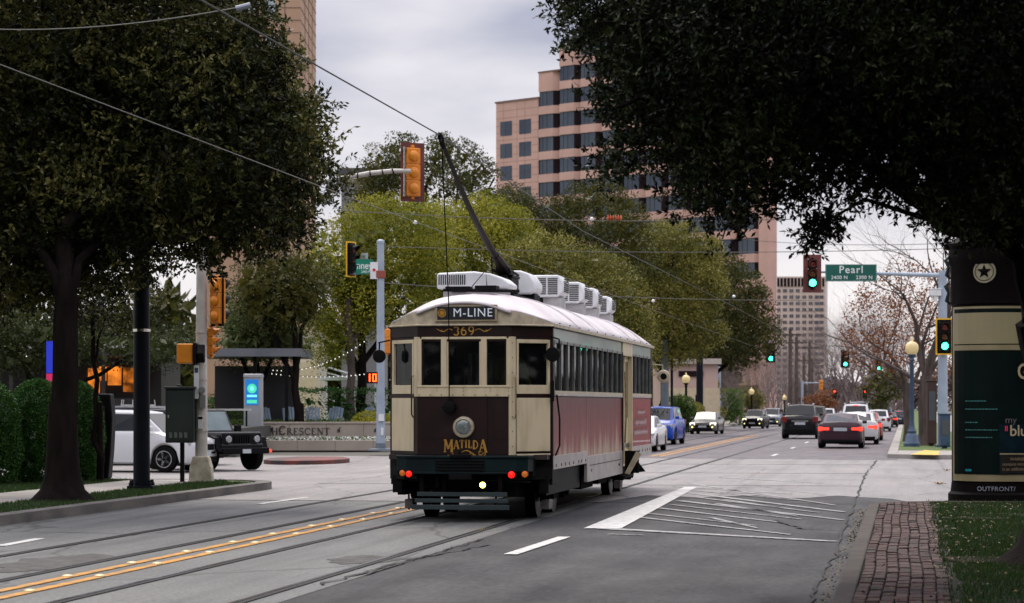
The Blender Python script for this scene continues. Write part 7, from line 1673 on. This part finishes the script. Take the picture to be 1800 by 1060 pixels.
def jeep(loc, rz, sc, label):
    t = empty('car', loc, rz, label, 'car', LP_); t.scale = (sc,) * 3
    b = MB(); b.box(-.74, -1.95, .62, .74, -.55, 1.14).box(-.80, -.60, .50, .80, 1.95, 1.16).box(-.78, -1.98, .50, .78, -1.7, .80)
    b.build('body', BLK, t, bevel=.05, seg=3)
    c = MB().add([(-.74, -.62, 1.12), (.74, -.62, 1.12), (.74, 1.93, 1.12), (-.74, 1.93, 1.12), (-.66, -.30, 1.80), (.66, -.30, 1.80), (.66, 1.88, 1.82), (-.66, 1.88, 1.82)], [(0, 3, 2, 1), (4, 5, 6, 7), (0, 1, 5, 4), (1, 2, 6, 5), (2, 3, 7, 6), (3, 0, 4, 7)]).build('hard_top', BLK, t, bevel=.05, seg=3)
    w = MB(); slope_quad(w, ((-.74, -.62, 1.12), (.74, -.62, 1.12), (.66, -.30, 1.80), (-.66, -.30, 1.80)), .07, .93, .08, .90, .012); w.build('windscreen', CGLL, t)
    for s_ in (-1, 1):
        w = MB(); q = ((s_ * .74, -.62, 1.12), (s_ * .74, 1.93, 1.12), (s_ * .66, 1.88, 1.81), (s_ * .66, -.30, 1.80)); 
        if s_ < 0: q = (q[1], q[0], q[3], q[2])
        for a, b_ in ((.08, .34), (.38, .62), (.67, .94)):
            if s_ < 0: a, b_ = 1 - b_, 1 - a
            slope_quad(w, q, a, b_, .12, .88, .012)
        w.build('side_window', CGL, t)
        for yy in (-1.35, 1.25):
            f = MB(); P = [(yy - .62, .62), (yy - .50, .98), (yy - .30, 1.04), (yy + .30, 1.04), (yy + .52, .92), (yy + .62, .62), (yy + .56, .62), (yy + .46, .86), (yy + .28, .97), (yy - .28, .97), (yy - .44, .90), (yy - .56, .62)]
            f.prism(P, s_ * .70, s_ * .95, 'x'); f.build('fender', PLAS, t, bevel=.015)
            wl_ = MB().lathe([(.25, -.01), (.39, 0), (.42, .04), (.42, .24), (.39, .27), (.25, .27)], 26, (0, 0, 0), 'x').build('wheel', TYRE, t, smooth=True)
            wl_.location = (s_ * .95, yy, .42); wl_.rotation_euler.z = 0 if s_ < 0 else math.pi
            rm = MB().lathe([(.26, .03), (.25, -.015), (.22, -.01), (.2, .05)], 20, (0, 0, 0), 'x', 0).lathe([(.2, .06), (0, .06)], 14, (0, 0, 0), 'x', 1)
            for k in range(5):
                a = k * 1.2566; ca, sa = math.cos(a), math.sin(a); rm.add([(-.01, -sa * .03, ca * .03), (-.01, sa * .03, -ca * .03), (-.01, ca * .23 + sa * .03, sa * .23 - ca * .03), (-.01, ca * .23 - sa * .03, sa * .23 + ca * .03)], [(0, 1, 2, 3)], 0)
            rm.build('rim', [mat('rim_dark', (.10, .10, .105), rough=.3, metal=.8), PLAS], wl_)
        MB().lathe([(.10, .03), (.105, -.01), (.09, -.025)], 18, (s_ * .52, -1.985, .93), 'y').build('headlight', HLO, t, smooth=True)
        MB().box(s_ * .80, -.60, 1.14, s_ * 1.02, -.48, 1.34).build('mirror', PLAS, t, bevel=.03)
    g = MB()
    for k in range(7): g.box(-.30 + k * .086, -2.0, .80, -.255 + k * .086, -1.975, 1.05)
    g.build('grille', PLAS, t); MB().box(-.86, -2.16, .50, .86, -1.96, .68).box(-.95, -2.1, .54, -.82, -1.98, .64).build('front_bumper', PLAS, t, bevel=.03); MB().box(-.15, -2.18, .52, .15, -2.162, .64).build('license_plate', PLT, t)
    MB().lathe([(.06, 0), (.05, -.06)], 10, (.90, -2.1, .58), 'y').build('side_lamp', mat('lamp_small_red', (.5, .02, .02), emit=(1, .1, .05), es=.6), t)
    return t
jeep(put(356, 826), YAW + R(44), .86, 'black boxy off-road car with slotted grille and round lamps')

# ================================================================ PEOPLE ABOARD
SKIN = mat('skin', (.32, .17, .11), (.28, .15, .10), 9, .5)
def person(loc, rz, label, top, hair, seated=True, par=None):
    """one continuous skinned figure; seated or standing at a rail"""
    J = {'pel': (0, 0, .0), 'sp': (0, .01, .22), 'ch': (0, .0, .42), 'nk': (0, -.01, .58), 'h1': (0, -.02, .66), 'h2': (0, -.03, .80)}
    vs = [J[k] for k in ('pel', 'sp', 'ch', 'nk', 'h1', 'h2')]; es = [(i, i + 1) for i in range(5)]; rr = [(.15, .11), (.14, .10), (.17, .11), (.055, .055), (.075, .085), (.07, .085)]
    for s_ in (-1, 1):
        o = len(vs); vs += [(s_ * .19, 0, .50), (s_ * .25, -.04, .24), (s_ * .20, -.24, .12), (s_ * .19, -.31, .13)]; es += [(2, o), (o, o + 1), (o + 1, o + 2), (o + 2, o + 3)]; rr += [(.06, .06), (.046, .046), (.036, .036), (.03, .02)]
        o = len(vs)
        if seated: vs += [(s_ * .10, -.10, -.02), (s_ * .12, -.42, -.02), (s_ * .12, -.44, -.44), (s_ * .12, -.56, -.48)]
        else: vs += [(s_ * .10, 0, -.10), (s_ * .11, -.02, -.46), (s_ * .11, .02, -.86), (s_ * .12, -.12, -.90)]
        es += [(0, o), (o, o + 1), (o + 1, o + 2), (o + 2, o + 3)]; rr += [(.09, .09), (.07, .07), (.045, .045), (.035, .03)]
    me = bpy.data.meshes.new('person'); me.from_pydata(vs, es, []); o = bpy.data.objects.new('person', me); COL.objects.link(o); o.location = loc; o.rotation_euler.z = rz
    sk = o.modifiers.new('skin', 'SKIN'); 
    for i, r_ in enumerate(rr): me.skin_vertices[0].data[i].radius = r_; me.skin_vertices[0].data[i].use_root = (i == 0)
    sub = o.modifiers.new('sub', 'SUBSURF'); sub.levels = sub.render_levels = 2
    m = bpy.data.materials.new('person_skin_clothes'); m.use_nodes = True; t_ = m.node_tree; b = t_.nodes['Principled BSDF']; tcn = t_.nodes.new('ShaderNodeTexCoord'); sp = t_.nodes.new('ShaderNodeSeparateXYZ'); t_.links.new(tcn.outputs['Object'], sp.inputs[0])
    r = t_.nodes.new('ShaderNodeValToRGB'); r.color_ramp.interpolation = 'CONSTANT'; e = r.color_ramp.elements; e[0].color = (.02, .022, .03, 1); e[1].position = .53; e[1].color = (*top, 1); k = e.new(.80); k.color = (.30, .16, .10, 1)
    q = t_.nodes.new('ShaderNodeMapRange'); q.inputs[1].default_value = -1; q.inputs[2].default_value = .98; t_.links.new(sp.outputs[2], q.inputs[0]); t_.links.new(q.outputs[0], r.inputs[0]); t_.links.new(r.outputs[0], b.inputs['Base Color']); b.inputs['Roughness'].default_value = .8
    me.materials.append(m)
    MB().lathe([(.095, .74), (.102, .80), (.09, .87), (.04, .905), (0, .91)], 14, (0, -.01, 0)).build('hair', mat('hair_' + hair[0], hair[1], rough=.7), o, smooth=True)
    MB().lathe([(.012, 0), (.008, -.03)], 6, (0, -.115, .745), 'y').box(-.03, -.112, .70, .03, -.105, .706).box(-.045, -.110, .772, -.02, -.104, .782).box(.02, -.110, .772, .045, -.104, .782).build('face', mat('face_dark', (.05, .02, .015), rough=.5), o)
    return tag(o, label, 'person')
tw = lambda x, y, z: (-6.37 + x, 34.62 + y, z)
person(tw(.48, 1.25, 1.87), PI_ * .9, 'person in a yellow-green vest standing at the tram rear window', (.40, .50, .02), ('dark', (.02, .015, .01)), False)
person(tw(-.55, 3.0, 1.46), 0, 'person in a dark blue top seated behind the left rear window', (.03, .05, .12), ('brown', (.05, .03, .02)))
